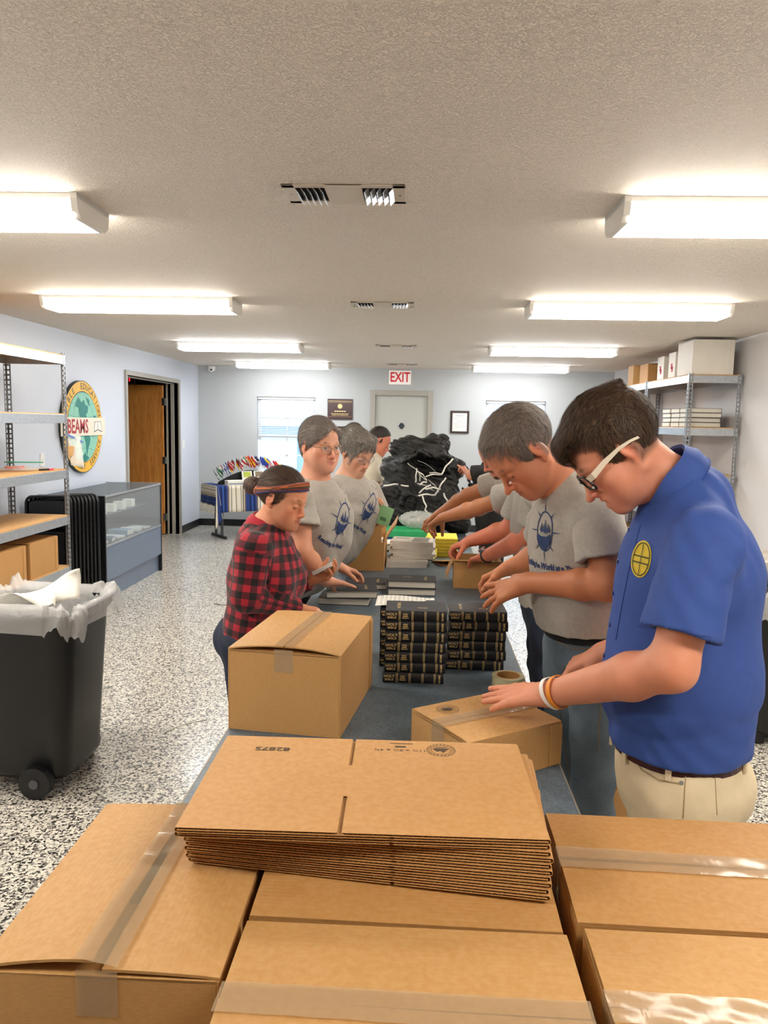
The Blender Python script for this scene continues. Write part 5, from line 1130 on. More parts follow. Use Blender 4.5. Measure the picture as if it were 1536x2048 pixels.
for i in range(9):
    o = fc0 if i == 0 else copy_tree(fc0); ft = np.array([-2.865+.020*i, 6.085+.028*i, 0])
    yax = np.cross((0, 0, 1), -wd); zax = nrm(np.array([0, 0, 1])+.06*yax-.05*(-wd)); xax = nrm(np.cross(yax, zax)); yx = np.cross(zax, xax); c = ft+wd*.22
    o.matrix_world = Matrix(((xax[0], yx[0], zax[0], c[0]), (xax[1], yx[1], zax[1], c[1]), (xax[2], yx[2], zax[2], c[2]+.012), (0, 0, 0, 1)))
    o['category'] = 'chair'; o['group'] = 'folding chairs leaning by the display case'
    o['label'] = 'black folding chair nearest the steel rack, its curved back in full view' if i == 0 else 'black folding chair directly against the end of the display case' if i == 8 else '%s black folding chair counted from the steel rack in the leaning row' % ('', 'second', 'third', 'fourth', 'fifth', 'sixth', 'seventh', 'eighth')[i]
# ---------------------------------------------------------------- table with striped blanket and little flags
A_ = np.array([-3.10, 10.60]); B_ = np.array([-2.76, 10.26]); dL = nrm(np.array([.80, .60])); dW = nrm(B_-A_); dW = nrm(np.array([dL[1], -dL[0]])); ang = math.atan2(dL[1], dL[0])
ft = empty('folding_table', (-3.05, 10.62, 0), ang, 'folding table in the far left corner under the striped blanket', 'table')   # local x along the table, y away from the front
TLn, TWd, tz = 1.22, .56, .735
bars([((0, -TWd, tz-.03), (TLn, 0, tz))], 'table_top', M_TOP, ft, bevel=.004)
for x in (.14, TLn-.14):
    MB().box((x-.02, -TWd+.04, 0), (x+.02, -.04, .035)).build('foot_bar', M_BLACK, ft, bevel=.006)
    for y in (-TWd+.17, -.17): MB().cyl((x, y, .03), (x, y, tz-.03), .019, 12).build('leg', M_STEEL, ft, smooth=True, auto=40)
M_BLK = NT('striped_blanket'); a = M_BLK.add('ShaderNodeAttribute', attribute_name='pl'); sp = M_BLK.add('ShaderNodeSeparateXYZ'); M_BLK.link(a.outputs['Vector'], sp.inputs[0]); fr_ = M_BLK.add('ShaderNodeMath', operation='FRACT'); M_BLK.link(sp.outputs[0], fr_.inputs[0])
st = [(0, 'dcd5c2'), (.10, '6f6450'), (.125, 'dcd5c2'), (.17, '3b3a38'), (.20, 'c9bda4'), (.24, '7c6a5e'), (.28, '27407e'), (.40, '16275a'), (.47, '3258a0'), (.52, '16275a'), (.60, '27407e'), (.66, '7c6a5e'), (.71, 'dcd5c2'), (.78, '4a463e'), (.80, 'e6dfcd'), (.92, '8a7c68'), (.95, 'dcd5c2')]
M_BLK.link(M_BLK.ramp(fr_.outputs[0], [(p, lin(c)) for p, c in st], 'CONSTANT'), M_BLK.p.inputs['Base Color']); M_BLK.p.inputs['Roughness'].default_value = .95; M_BLK.bump(M_BLK.noise(M_BLK.coord(), 220, 2), .4, .004); M_BLK = M_BLK.m
bk = empty('striped_blanket', (-3.05, 10.62, tz), ang, 'blue, cream and brown striped blanket with fringe draped over the corner table', 'blanket')
def blanket_part(fn, nu, nv, nm, per):
    V = []; U_ = []
    for j in range(nv+1):
        for i in range(nu+1): V.append(fn(i/nu, j/nv)); U_.append((per(i/nu, j/nv), 0, 0))
    F = [(j*(nu+1)+i, j*(nu+1)+i+1, (j+1)*(nu+1)+i+1, (j+1)*(nu+1)+i) for j in range(nv) for i in range(nu)]
    o = np_mesh(nm, V, F, M_BLK, attrs={'pl': U_}); o.parent = bk; md = o.modifiers.new('solid', 'SOLIDIFY'); md.thickness = .004; return o
blanket_part(lambda u, v_: (-.006+(TLn+.012)*u, -TWd-.008+(TWd+.01)*v_, .0035), 30, 6, 'top_cover', lambda u, v_: .30+u*2.9)
blanket_part(lambda u, v_: (-.006+(TLn+.012)*u, -TWd-.010-.012*math.sin(u*34)*v_-.02*v_, .004-.36*v_), 60, 8, 'front_drop', lambda u, v_: .30+u*2.9)
blanket_part(lambda u, v_: (-.010-.020*v_-.010*math.sin(u*18)*v_, -TWd-.008+(TWd+.0)*u, .004-.27*v_), 24, 10, 'end_drop', lambda u, v_: .72+v_*.98)
blanket_part(lambda u, v_: (-.02-.03*v_+.10*u*(v_+.2), -TWd-.022-.035*v_*(1-u)-.01*u, .0-.58*v_*(1-.25*u)), 8, 14, 'corner_drop', lambda u, v_: .95-u*.75)
b = MB()
for k in range(46):
    y = -TWd+.012*k; b.tube([(-.030, y, -.262), (-.036+.006*math.sin(k), y+.004*math.sin(k*2), -.31), (-.034+.01*math.sin(k*3), y+.01*math.sin(k), -.355-.03*abs(math.sin(k*1.3)))], .0026, 4)
b.build('fringe', mat('cream_wool', 'd9d2c0', .95), bk, kind='stuff')
# curved black stand with flags
TF = lambda x, y, z: (-3.05+x*dL[0]-y*dL[1]*1.0, 10.62+x*dL[1]+y*dL[0], tz+.0045+z)
fs_ = empty('flag_stand', (-3.05, 10.62, tz+.0045), ang, 'black arched stand holding the row of little flags', 'stand')
arc = [(.11+.96*k/24, .0, .035+.155*math.sin(PI*k/24)) for k in range(25)]
MB().prism([(x, z) for x, y, z in arc][::-1]+[(.11, .0), (1.07, .0)], -.34, -.31, 1).build('arch_panel', M_BLACK, fs_, bevel=.003); MB().box((.10, -.36, 0), (1.08, -.24, .012)).build('base_board', M_BLACK, fs_, bevel=.003)
M_POLE = mat('white_flag_stick', 'd8d8d6', .5, var=.02)
FC = {k: mat('flag_'+k, v_, .7, var=.03) for k, v_ in {'red': 'c41f2c', 'green': '1f7a44', 'white': 'eceae6', 'blue': '2546a8', 'yellow': 'f0cf2e', 'black': '1b1b1d', 'orange': 'e8742a', 'pink': 'e6a3b8', 'navy': '1c2a5e', 'sky': '6f9fdc'}.items()}
CB = [('green', 'white', 'green'), ('white', 'green', 'black'), ('red', 'white', 'blue'), ('blue', 'white', 'blue'), ('red', 'red', 'yellow'), ('red', 'white', 'red'), ('black', 'red', 'yellow'), ('black', 'orange', 'red'), ('white', 'red', 'white'), ('green', 'white', 'orange'), ('orange', 'white', 'red'), ('red', 'yellow', 'red'), ('white', 'blue', 'red'), ('navy', 'white', 'red'), ('white', 'sky', 'white'), ('blue', 'blue', 'white'), ('yellow', 'blue', 'red'), ('blue', 'yellow', 'blue'), ('white', 'pink', 'white'), ('red', 'white', 'blue'), ('red', 'blue', 'red'), ('yellow', 'green', 'yellow'), ('green', 'yellow', 'red'), ('black', 'green', 'yellow'), ('sky', 'pink', 'pink')]
rs = np.random.RandomState(9)
def flag(k, u, row, cols):
    x = .11+.96*u; zb = .035+.155*math.sin(PI*u)-.012; lean = (u-.5)*.8+rs.uniform(-.10, .10); y = -.325+row*.02; d = nrm((math.sin(lean), -.10-.16*row, math.cos(lean))); ln = .235
    p = TF(x, y, zb); e = empty('miniature_flag', p, ang)
    MB().cyl((0, 0, 0), tuple(d*ln), .0022, 6).build('flag_stick', M_POLE, e)
    tp = d*(ln-.006); hg = .10; wdt = .115; sd = nrm((.42, -.45, -.78+.2*math.sin(k))); b = MB()
    for q, c in enumerate(cols):
        b.cur = q; n = 5
        def cl(a_, v_): return tuple(tp-d*hg*(q+v_)/3+sd*wdt*a_*(.8+.2*math.cos(k))+np.array([.008, .012, 0])*math.sin(a_*7+k))
        b.grid(cl, n, 1)
    b.build('flag_cloth', [FC[c] for c in cols], e, smooth=True, solid=.0008)
    tag(e, None, 'flag', 'little flags on the arched stand'); return e
nf = 40
for k in range(nf):
    cols = CB[int(k*25/nf) % 25]; e = flag(k, (k+.5)/nf, k % 2, cols)
    w_ = {0: 'leftmost little flag, dark green with white, on the arched stand', nf-1: 'pink and light blue little flag at the window end of the arched stand'}
    e['label'] = w_.get(k, 'little %s flag, %s on the arched stand' % (' and '.join(dict.fromkeys(cols)), 'number %d from the door end' % (k+1)))
    if k not in w_: e['label'] = 'little %s flag, %s' % (' and '.join(dict.fromkeys(cols)), ('%s from the doorway end of the arch' % ['first', 'second', 'third', 'fourth', 'fifth', 'sixth', 'seventh', 'eighth', 'ninth', 'tenth', 'eleventh', 'twelfth', 'thirteenth', 'fourteenth', 'fifteenth', 'sixteenth', 'seventeenth', 'eighteenth', 'nineteenth', 'twentieth'][k]) if k < 20 else ('%s from the window end of the arch' % ['first', 'second', 'third', 'fourth', 'fifth', 'sixth', 'seventh', 'eighth', 'ninth', 'tenth', 'eleventh', 'twelfth', 'thirteenth', 'fourteenth', 'fifteenth', 'sixteenth', 'seventeenth', 'eighteenth', 'nineteenth', 'twentieth'][nf-1-k]))
for k, (x, c) in enumerate(((.50, 'b7c64c'), (.68, '8a7a62'))):
    p = TF(x, -.44, 0); e = empty('brochure_holder', p, ang, ('white brochure with a yellow green picture standing on the blanket', 'white brochure with a brown picture standing on the blanket')[k], 'brochure')
    MB().box((-.075, -.01, 0), (.075, .0, .185), rotx(R(-12)), (0, 0, 0)).build('brochure', M_PAPER, e); MB().box((-.055, -.0115, .10), (.055, -.0102, .175), rotx(R(-12)), (0, 0, 0)).build('picture', mat('brochure_print_'+c, c, .5, var=.3, scale=30), e)
p = TF(.30, -.47, 0); e = empty('envelope_box', p, ang, 'low white box of leaflets at the doorway end of the blanket', 'box'); MB().box((-.13, -.06, 0), (.13, .06, .065)).build('box_body', M_PAPER, e, bevel=.003); MB().box((-.12, -.062, .01), (.12, -.0602, .03)).build('printed_strip', mat('leaflet_print', '8d98a6', .5), e)
p = TF(.98, -.46, 0); e = empty('leaflet_pile', p, ang, 'pale blue white leaflets spread at the window end of the blanket', 'paper')
for k in range(4): MB().box((-.13, -.05, .004*k), (.10, .05, .004*k+.003), rotz(R(14*k-20)), (0, 0, 0)).build('leaflet', M_PAPER, e)
# ---------------------------------------------------------------- wheeled trash carts with liners
M_CART = mat('black_cart_plastic', '0d0d0f', .42, var=.1, bump=.05, bscale=300); M_LINER_F = m_glass('clear_liner', (.96, .96, .96, 1), .34, .15, .9); M_HUB = mat('grey_hub', '55575a', .4)
def cart(x, y, rz, lb, lb2):
    e = empty('trash_cart', (x, y, 0), rz, lb, 'trash cart')
    b = MB(); b.loft([rrect(w, d, r, z) for w, d, r, z in ((.40, .46, .07, .075), (.42, .48, .08, .10), (.455, .525, .09, .45), (.49, .575, .10, .80), (.495, .58, .10, .835))], cap=False); b.raw(rrect(.40, .46, .07, .075), [tuple(range(24))[::-1]]); b.build('cart_body', M_CART, e, smooth=True, solid=.004, auto=50)
    b = MB(); r_ = [rrect(.53, .615, .11, .825), rrect(.545, .63, .115, .84), rrect(.535, .62, .11, .862), rrect(.485, .57, .09, .862), rrect(.485, .57, .09, .825)]; b.loft(r_, cap=False, closed=True); b.build('cart_rim', M_CART, e, smooth=True, auto=40)
    for sx in (-1, 1):
        b_ = MB().cyl((sx*.215, -.12, .075), (sx*.262, -.12, .075), .075, 28); wl = b_.build('wheel', M_BLACK, e, smooth=True, auto=40); MB().cyl((sx*.255, -.12, .075), (sx*.268, -.12, .075), .022, 14).build('wheel_hub', M_HUB, wl, smooth=True, auto=40)
    MB().cyl((-.21, -.12, .075), (.21, -.12, .075), .009, 8).build('axle', M_HUB, e, smooth=True)
    for sx in (-1, 1): MB().box((sx*.15-.03, .15, 0), (sx*.15+.03, .21, .08)).build('front_foot', M_CART, e, bevel=.01)
    l = empty('bin_liner', (x, y, .80), rz, lb2, 'bag'); n = 24*4; rings = []
    for j, (g, z) in enumerate(((.72, -.30), (.80, -.10), (.86, .03), (.93, .090), (1.06, .098), (1.10, .07), (1.11, .02), (1.115, -.02))):
        rg = []
        base = rrect(.545, .63, .13, 0, 23)
        for i, (px_, py_, _) in enumerate(base):
            t = 2*PI*i/len(base); w_ = 1+.018*math.sin(t*9+j)*min(j, 5)/4+.012*math.sin(t*23+j*2)*(j > 2); zz_ = z+(.022*math.sin(t*4+.6)+.012*math.sin(t*11+j)+.008*math.sin(t*29))*(.3+min(j, 4)/4); rg.append((px_*g*w_, py_*g*w_, zz_))
        rings.append(rg)
    MB().loft(rings, cap=False).build('liner_film', M_LINER_F, l, smooth=True)
    e.scale = l.scale = (.93, .93, .93); l.location.z = .745
    return e, l
cart(-1.71, 3.28, R(88), 'black wheeled trash cart at the left edge, in front of the steel rack', 'clear liner folded over the rim of the left trash cart')
cart(1.96, 4.10, R(96), 'black wheeled trash cart behind the young man in blue', 'clear liner folded over the rim of the trash cart behind the man in blue')
e = empty('discarded_paper', (-1.62, 3.22, .77), R(12), 'crumpled white paper sticking out of the left trash cart', 'paper')
MB().grid(lambda u, v_: (-.16+.30*u, .0+.03*math.sin(u*6+v_*3), .06+(.11*v_)*(.3+u*.9)-.04*(1-u)+.01*math.sin(u*9)), 14, 8).build('paper_sheet', M_PAPER, e, smooth=True, solid=.001)
MB().grid(lambda u, v_: (-.28+.34*u, -.06-.06*v_, .07+.03*math.sin(u*8+v_*4)+.02*v_), 16, 6).build('paper_sheet', M_PAPER, e, smooth=True, solid=.001)
S = SDF()
for i in range(7): S.ell(rs.uniform(-.13, .13, 3)*(1, 1, .5)+(0, 0, .03), (.09, .10, .07), None, .04)
S.disp = lambda P: .008*snoise(P, 60, 3)+.004*snoise(P, 150, 4); V, F = S.mesh(.009)
e = empty('crumpled_film', (1.95, 4.06, .88), label='heap of grey crumpled film in the trash cart behind the man in blue', cat='film'); o = np_mesh('film', V, F, mat('grey_film', '9c968c', .35, var=.2)); o.parent = e
# ---------------------------------------------------------------- things on the steel racks
for k, (y, lb) in enumerate(((5.02, 'taped brown carton on the low shelf of the near steel rack, closer to the camera'), (5.50, 'taped brown carton on the low shelf of the near steel rack, at its far end'))):
    carton('storage_box', -2.97, y, .4555, .42, .40, .265, R(90), lb, along='y', flap_lift=(.002, .002))
e = empty('zip_bag', (-2.98, 5.55, 1.2262), R(10), 'flat zip bag with green closure holding orange bits on the near steel rack', 'bag')
MB().grid(lambda u, v_: (-.14+.28*u, -.15+.30*v_, .010+.022*math.sin(PI*u)*math.sin(PI*v_)+.004*math.sin(u*13)*math.sin(v_*9)), 14, 14).build('bag_film', M_LINER_F, e, smooth=True)
MB().box((-.14, .14, .05), (.14, .155, .058), rotx(.1), (0, .15, .05)).build('zip_closure', mat('green_zip', '4fae86', .4), e)
M_ORB = mat('orange_bits', 'df6a3a', .5, var=.2)
for i in range(9): MB().ball((rs.uniform(-.07, .07), rs.uniform(-.08, .06), .020), (.018, .014, .012), 8, 5).build('orange_piece', M_ORB, e, smooth=True)
e = empty('marker_pen', (-2.80, 5.62, 1.233), R(70), 'pink and black marker lying on the near steel rack shelf', 'pen'); MB().cyl((-.06, 0, 0), (.03, 0, 0), .007, 10).build('barrel', M_BLACK, e, smooth=True, auto=40); MB().cyl((.03, 0, 0), (.07, 0, 0), .0078, 10).build('pen_cap', mat('pink_cap', 'd8486e', .4), e, smooth=True, auto=40)
e = empty('hanging_bag', (-2.74, 5.93, 1.30), R(20), 'small clear bag with blue zip hanging on the upright of the near steel rack', 'bag'); MB().grid(lambda u, v_: (-.03+.10*u+.02*v_, .01*math.sin(u*6+v_*3), .20-.25*v_-.02*u), 8, 10).build('bag_film', M_LINER_F, e, smooth=True, solid=.001); MB().box((-.03, -.003, .17), (.10, .003, .185), roty(.5), (0, 0, .18)).build('zip_closure', mat('blue_zip', '5b74b8', .4), e); MB().box((-.03, -.004, .02), (.03, .004, .10)).build('tag_card', M_MANILA, e)
M_WBOX = m_card('white_coated_board', 'e4dfd6')
carton('storage_box', 2.575, 7.20, 2.1105, .36, .40, .305, 0, 'large white box on top of the steel shelving, nearest the camera', mm=M_WBOX, tape=False, flap_lift=(.001, .001))
carton('storage_box', 2.545, 7.62, 2.1105, .20, .26, .245, R(90), 'white box with red marks on the shelving, next to the large white one', mm=M_WBOX, tape=False, flap_lift=(.001, .001))
w3 = carton('storage_box', 2.545, 7.97, 2.1105, .20, .26, .235, R(90), 'second white box with red marks on top of the shelving, beside the brown carton', mm=M_WBOX, tape=False, flap_lift=(.001, .001))
carton('storage_box', 2.60, 8.50, 2.1105, .30, .40, .20, R(90), 'brown carton on top of the shelving beyond the white boxes', flap_lift=(.001, .001))
carton('storage_box', 2.55, 9.02, 2.1105, .22, .30, .22, R(90), 'tan carton with taped corner on top of the shelving, farthest of the row', mm=M_CARDP, flap_lift=(.001, .001))
for yy in (7.62, 7.97):
    for k in range(2):
        o = MB().grid(lambda u, v_: (2.4145-.0008, yy-.04+.05*u+.02*k, 2.17+.05*v_+.03*k), 1, 1).build('red_mark', mat('red_marker', 'c4475c', .7)); par = [x for x in COL.objects if x.name.startswith('storage_box') and x.parent is None and abs(x.location.y-yy) < .01][0]
        o.parent = par; o.matrix_parent_inverse = par.matrix_basis.inverted()
M_TAN = mat('tan_book_edges', 'b59a74', .7, var=.1, scale=60)
def shelf_book(x, y, z, L, w, t, a, m, lb, grp, pages=None):
    e = empty('shelved_book', (x, y, z), a, lb, 'book', grp)
    for z0 in (0, t-.003): MB().box((0, -L/2, z0), (w, L/2, z0+.003)).build('cover_board', m, e)
    MB().box((w-.003, -L/2, 0), (w, L/2, t)).build('spine', m, e); MB().box((.004, -L/2+.003, .003), (w-.003, L/2-.003, t-.003)).build('page_block', pages or M_PAGES, e)
ords = ('lowest', 'second', 'third', 'fourth', 'fifth', 'sixth')
for s_, y in enumerate((7.22, 7.46, 7.72)):
    for k in range(4): shelf_book(2.42, y+.012*math.sin(k*2+s_), 1.646+k*.043, .22, .30, .042, 0, M_COVER, '%s book of the %s pile on the second shelf of the open ended bay' % (ords[k], ('near', 'middle', 'far')[s_]), 'book piles behind the dark haired man')
for k in range(6): shelf_book(2.44, 7.55, 1.221+k*.026, .16, .20, .025, 0, M_COVER, '%s small black book piled on the middle shelf of the open ended bay' % ords[k], 'small black books on the middle shelf')
for k in range(3): shelf_book(2.46, 7.10, 1.221+k*.030, .15, .12, .029, 0, M_COVER, '%s pale edged book by the upright of the open ended bay' % ords[k], 'pale edged books by the upright')
M_MBOOK = mat('maroon_spine', '6a1a26', .4, var=.1)
k = 0
for z in (1.646, 1.221):
    for i in range(14):
        y = 10.32+i*.052; h = .23+.02*math.sin(i*1.9); e = empty('upright_book', (2.42, y, z), 0, None, 'book', 'maroon books in the farthest bay'); MB().box((.003, -.020, .002), (.15, .020, h-.002)).build('page_block', M_PAGES, e)
        MB().box((0, -.0235, 0), (.155, -.020, h)).build('cover_board', M_MBOOK, e); MB().box((0, .020, 0), (.155, .0235, h)).build('cover_board', M_MBOOK, e); MB().box((-.002, -.0235, 0), (.003, .0235, h)).build('spine', M_MBOOK, e)
        for zb in (.05, h-.06): MB().box((-.003, -.022, zb), (-.0018, .022, zb+.014)).build('spine_band', M_PAPER if i % 3 else M_GOLD, e)
        e['label'] = '%s maroon book from the near end of the %s shelf in the farthest bay' % (('first', 'second', 'third', 'fourth', 'fifth', 'sixth', 'seventh', 'eighth', 'ninth', 'tenth', 'eleventh', 'twelfth', 'thirteenth', 'fourteenth')[i], 'second' if z > 1.5 else 'middle')
# carton on the floor between the two nearest men
carton('storage_box', .905, 2.84, 0, .42, .40, .35, R(6), 'lower brown carton on the floor between the jeans and the beige trousers', flap_lift=(.002, .002)); carton('storage_box', .905, 2.84, .352, .41, .39, .33, R(4), 'upper brown carton on the floor between the jeans and the beige trousers', flap_lift=(.002, .002))
# ---------------------------------------------------------------- the people at the tables
J = atY
M_TEE = mat('heather_grey_jersey', 'a9a49c', .9, var=.07, scale=90, bump=.15, bscale=500); M_TEELT = mat('cream_jersey', 'd8cfbb', .9, var=.04, scale=60); M_NAVY = mat('navy_print', '223a66', .8, var=.1, scale=60)
M_POLO = mat('royal_blue_twill', '31509c', .75, var=.05, scale=40, bump=.2, bscale=600); M_KHAKI = mat('beige_twill', 'dccbaa', .8, var=.04, scale=30, bump=.12, bscale=500)
def m_jeans(name, a, b_):
    t = NT(name); v = t.coord(); n = t.noise(v, 5, 3); f = t.noise(t.coord(scale=(900, 900, 120)), 1, 2)
    t.link(t.mix(.35, t.ramp(n, [(.3, lin(a)), (.7, lin(b_))]), t.ramp(f, [(.3, lin(a)), (.7, lin(b_))])), t.p.inputs['Base Color']); t.p.inputs['Roughness'].default_value = .85; t.bump(f, .3, .002); return t.m
M_JEANS = m_jeans('washed_denim', '3d4a58', '6f7f8c'); M_JEAND = m_jeans('dark_denim', '14192a', '28324a'); M_BLKC = mat('black_cotton', '111113', .85, var=.1); M_LEATHER = mat('maroon_leather', '3a1416', .35, var=.1); M_SHOE = mat('dark_shoe', '22211f', .6)
M_PLAID = NT('buffalo_plaid'); a = M_PLAID.add('ShaderNodeAttribute', attribute_name='pl'); sp = M_PLAID.add('ShaderNodeSeparateXYZ'); M_PLAID.link(a.outputs['Vector'], sp.inputs[0]); fr2 = []
for ax in (0, 1):
    m1 = M_PLAID.add('ShaderNodeMath', operation='MULTIPLY'); m1.inputs[1].default_value = 1/.052; M_PLAID.link(sp.outputs[ax], m1.inputs[0]); m2 = M_PLAID.add('ShaderNodeMath', operation='FRACT'); M_PLAID.link(m1.outputs[0], m2.inputs[0]); m3 = M_PLAID.add('ShaderNodeMath', operation='GREATER_THAN'); m3.inputs[1].default_value = .5; M_PLAID.link(m2.outputs[0], m3.inputs[0]); fr2.append(m3.outputs[0])
ad = M_PLAID.add('ShaderNodeMath', operation='ADD'); M_PLAID.link(fr2[0], ad.inputs[0]); M_PLAID.link(fr2[1], ad.inputs[1]); dv = M_PLAID.add('ShaderNodeMath', operation='MULTIPLY'); dv.inputs[1].default_value = .5; M_PLAID.link(ad.outputs[0], dv.inputs[0])
M_PLAID.link(M_PLAID.ramp(dv.outputs[0], [(0, lin('a81c2e')), (.3, lin('571320')), (.75, lin('130e10'))], 'CONSTANT'), M_PLAID.p.inputs['Base Color']); M_PLAID.p.inputs['Roughness'].default_value = .9; M_PLAID.p.inputs['Sheen Weight'].default_value = .15; M_PLAID.bump(M_PLAID.noise(M_PLAID.coord(), 300, 2), .3, .003); M_PLAID = M_PLAID.m
H_BROWN = m_hair('dark_brown_hair', '1a110b', '402b1e', '8a6b4c'); H_GREY = m_hair('brown_grey_hair', '3e3430', '75675d', 'bdb0a4'); H_GREYF = m_hair('ash_grey_hair', '3c3431', '7d726b', 'c2b9b1'); H_SILV = m_hair('silver_streaked_hair', '2c2723', '7c746c', 'd8d2ca', (160, 40, 160)); H_GIRL = m_hair('brown_hair', '20140f', '48342a', '83664e'); H_BLACK = m_hair('near_black_hair', '120e0c', '221a16', '3a2e28')
def hp(S, hd, c, r, clips=(), k=.012):
    cl = [(hd.w(p), nrm(hd.Rm@np.array(n, float))) for p, n in clips]; S.ell(hd.w(c), np.array(r)*hd.sc, hd.Rm, k*hd.sc, 'u', cl); return S
def hc(S, hd, a, b_, r1, r2, k=.008): S.cone(hd.w(a), hd.w(b_), r1*hd.sc, r2*hd.sc, k); return S
def short_hair(hd, m, parent, h=.0035, top=.010, side=.004, front=.095, nape=-.040, recede=0, fringe=None, amp=.0016, comb=None):
    S = SDF(); n1 = nrm((0, .50-.1*recede, -.80)) if not recede else nrm((0, .80, -.62))
    p1 = (0, .03, .064) if not recede else (0, .045, .074)
    hp(S, hd, (0, -.008, .048), (.0735+side, .097+side, .082+top), [(p1, n1)]); hp(S, hd, (0, -.012, .040), (.0725+side, .095+side, .082+side), [((0, -.020, 0), (0, 1, 0)), ((0, 0, nape), (0, .25, -1))])
    for sx in (1, -1): hp(S, hd, (sx*.0665, .018, .026), (.0075, .012, .026), (), .012)
    if fringe:
        for c, r in fringe: hp(S, hd, c, r, (), .012)
    return hair_mesh(hd, S, h, m, parent, amp=amp, comb=comb)
def comb_fwd(L):
    D = np.zeros_like(L); top = np.clip((L[:, 2]-.04)/.06, 0, 1); D[:, 1] = .25+.9*top; D[:, 2] = -1.0*(1-top)-.15; D[:, 0] = .25*top; return D
def comb_side(L):
    D = np.zeros_like(L); top = np.clip((L[:, 2]-.04)/.06, 0, 1); D[:, 1] = .25+.6*top; D[:, 2] = -1.0*(1-top)-.25; D[:, 0] = -.5*top; return D
def comb_to(p):
    return lambda L: (np.array(p)-L)/(np.linalg.norm(np.array(p)-L, axis=1)[:, None]+1e-9)
def turn_collar(b, m, parent, r0=.064, r1=.088, h=.036, name='collar', up=.045):
    nd = nrm(b.hd.w((0, -.022, -.035))-b.N); nd = nrm(nd-b.f*.15); a = nrm(b.l-nd*np.dot(b.l, nd)); q = np.cross(nd, a); q = q if np.dot(q, b.f) > 0 else -q; B = MB(); rings = []
    n = 44
    for i in range(n):
        t = 2*PI*i/n; o = math.cos(t)*a+math.sin(t)*q; fr = max(0, math.sin(t)); gap = fr**14; dz = -.030*fr**2; c = b.N+b.f*.006+nd*up
        rr = r0*(1+.10*fr); pr = [(rr-.002, -.02), (rr-.004, h*(1-.3*fr)), (rr+.003, h*(1-.3*fr)+.004), (rr+.014+(r1-r0)*.3, h*.35), (r1+.010*fr, -.016-.020*fr**3), (r1+.004+.010*fr, -.018-.020*fr**3), (rr+.010, -.012)]
        rings.append([c+o*x*(1-.12*gap)+nd*(z+dz) for x, z in pr])
    B.loft(rings, cap=False, closed=True); return finish(B.build(name, m, parent, smooth=True, auto=60), parent)
def person(label, base):
    return empty('person', (float(base[0]), float(base[1]), 0), label=label, cat='person')
def legs_of(P, fwd, spread=.10, shift=(0, 0), step=.0):
    f = nrm((fwd[0], fwd[1], 0)); l = np.cross((0, 0, 1), f); k = []; ft = []
    for i, sx in enumerate((1, -1)):
        g = np.array([P[0]+shift[0], P[1]+shift[1], 0])+l*sx*spread+f*step*sx-f*.03; ft.append(g); k.append((g+np.array([P[0], P[1], 0]))*.5*np.array([1, 1, 0])+f*.025+np.array([0, 0, P[2]*.53])+l*sx*spread*.45)
    return k, ft

# -- young man in the blue shirt
fw = (-1, .10); P = J(1352, 1520, 1.86)
hd = Head(J(1238, 901, 1.86), head_frame((-1, .10), 45), sc=1.10, jaw=1.0, fat=.006, nose=1.10, open_mouth=True, skin='e39c7e', lip='c07468', brow='33241a', scalp='4a3628', scalp_z=(.036, .040), scalp_a=.75, ear=1.15)
kn, ft_ = legs_of(P, fw, .10, (.0, .0)); r1 = person('young man in a royal blue short sleeved shirt and beige trousers, white armed glasses', P)
b1 = Body(hd, P, J(1358, 1360, 1.86), J(1376, 1145, 1.86), J(1368, 985, 1.86), fw, (.160, .160, .158), (.146, .156, .136), [J(1408, 1085, 1.665), J(1365, 1066, 2.04)], [J(1345, 1335, 1.60), J(1290, 1290, 2.14)], [J(1100, 1388, 1.845), J(1205, 1306, 2.20)], 1.16, ft_, kn)
h1 = dict(w=b1.wr[0], d=J(925, 1396, 1.965)-b1.wr[0], n=(0.10, .35, -1), ts=(.2, 1, .25), curl=(.02, .06, .04, .12), sc=1.10, spread=.9, thumb=(.55, .10), tcurl=.2)
h2 = dict(w=b1.wr[1], d=J(1115, 1345, 2.24)-b1.wr[1], n=(-.2, .2, -1), ts=(-.3, -1, 0), curl=(.4, .5, .55, .6), sc=1.05, thumb=(.5, .4))
b1.skin(.0036, 'df9878', r1, [h1, h2])
s1 = b1.shirt(.0055, M_POLO, r1, sleeve=.74, flare=.022, off=.012, blouse=.010, amp=.0075, seed=5, neck=.064, collar_r=0, hem=b1.P+b1.u*.045, name='shirt')
turn_collar(b1, M_POLO, s1, .076, .096, .042, up=.038)
b1.trousers(.006, M_KHAKI, r1, b1.P+b1.u*.062, thigh=.100, cuff=.065); b1.band(b1.P+b1.u*.045, .161, .147, .034, .006, M_LEATHER, 'belt', r1)
for a_ in (20, 62, 100, 140, 200, 250, 300):
    t = R(a_); o = nrm(math.cos(t)*.161*b1.l+math.sin(t)*.150*b1.f); c = b1.P+b1.u*.045+math.cos(t)*.161*b1.l+math.sin(t)*.150*b1.f+o*.008; s_ = np.cross(o, b1.u)
    finish(MB().raw([c+s_*x+b1.u*z+o*y for x, y, z in ((-.007, -.004, -.03), (.007, -.004, -.03), (.007, .003, -.028), (-.007, .003, -.028), (-.007, -.004, .026), (.007, -.004, .026), (.007, .003, .024), (-.007, .003, .024))], [(0, 3, 2, 1), (4, 5, 6, 7), (0, 1, 5, 4), (1, 2, 6, 5), (2, 3, 7, 6), (3, 0, 4, 7)]).build('belt_loop', M_KHAKI, r1, bevel=.0015), r1)
b1.shoes(M_SHOE, r1)
bv = bvh_of(s1)
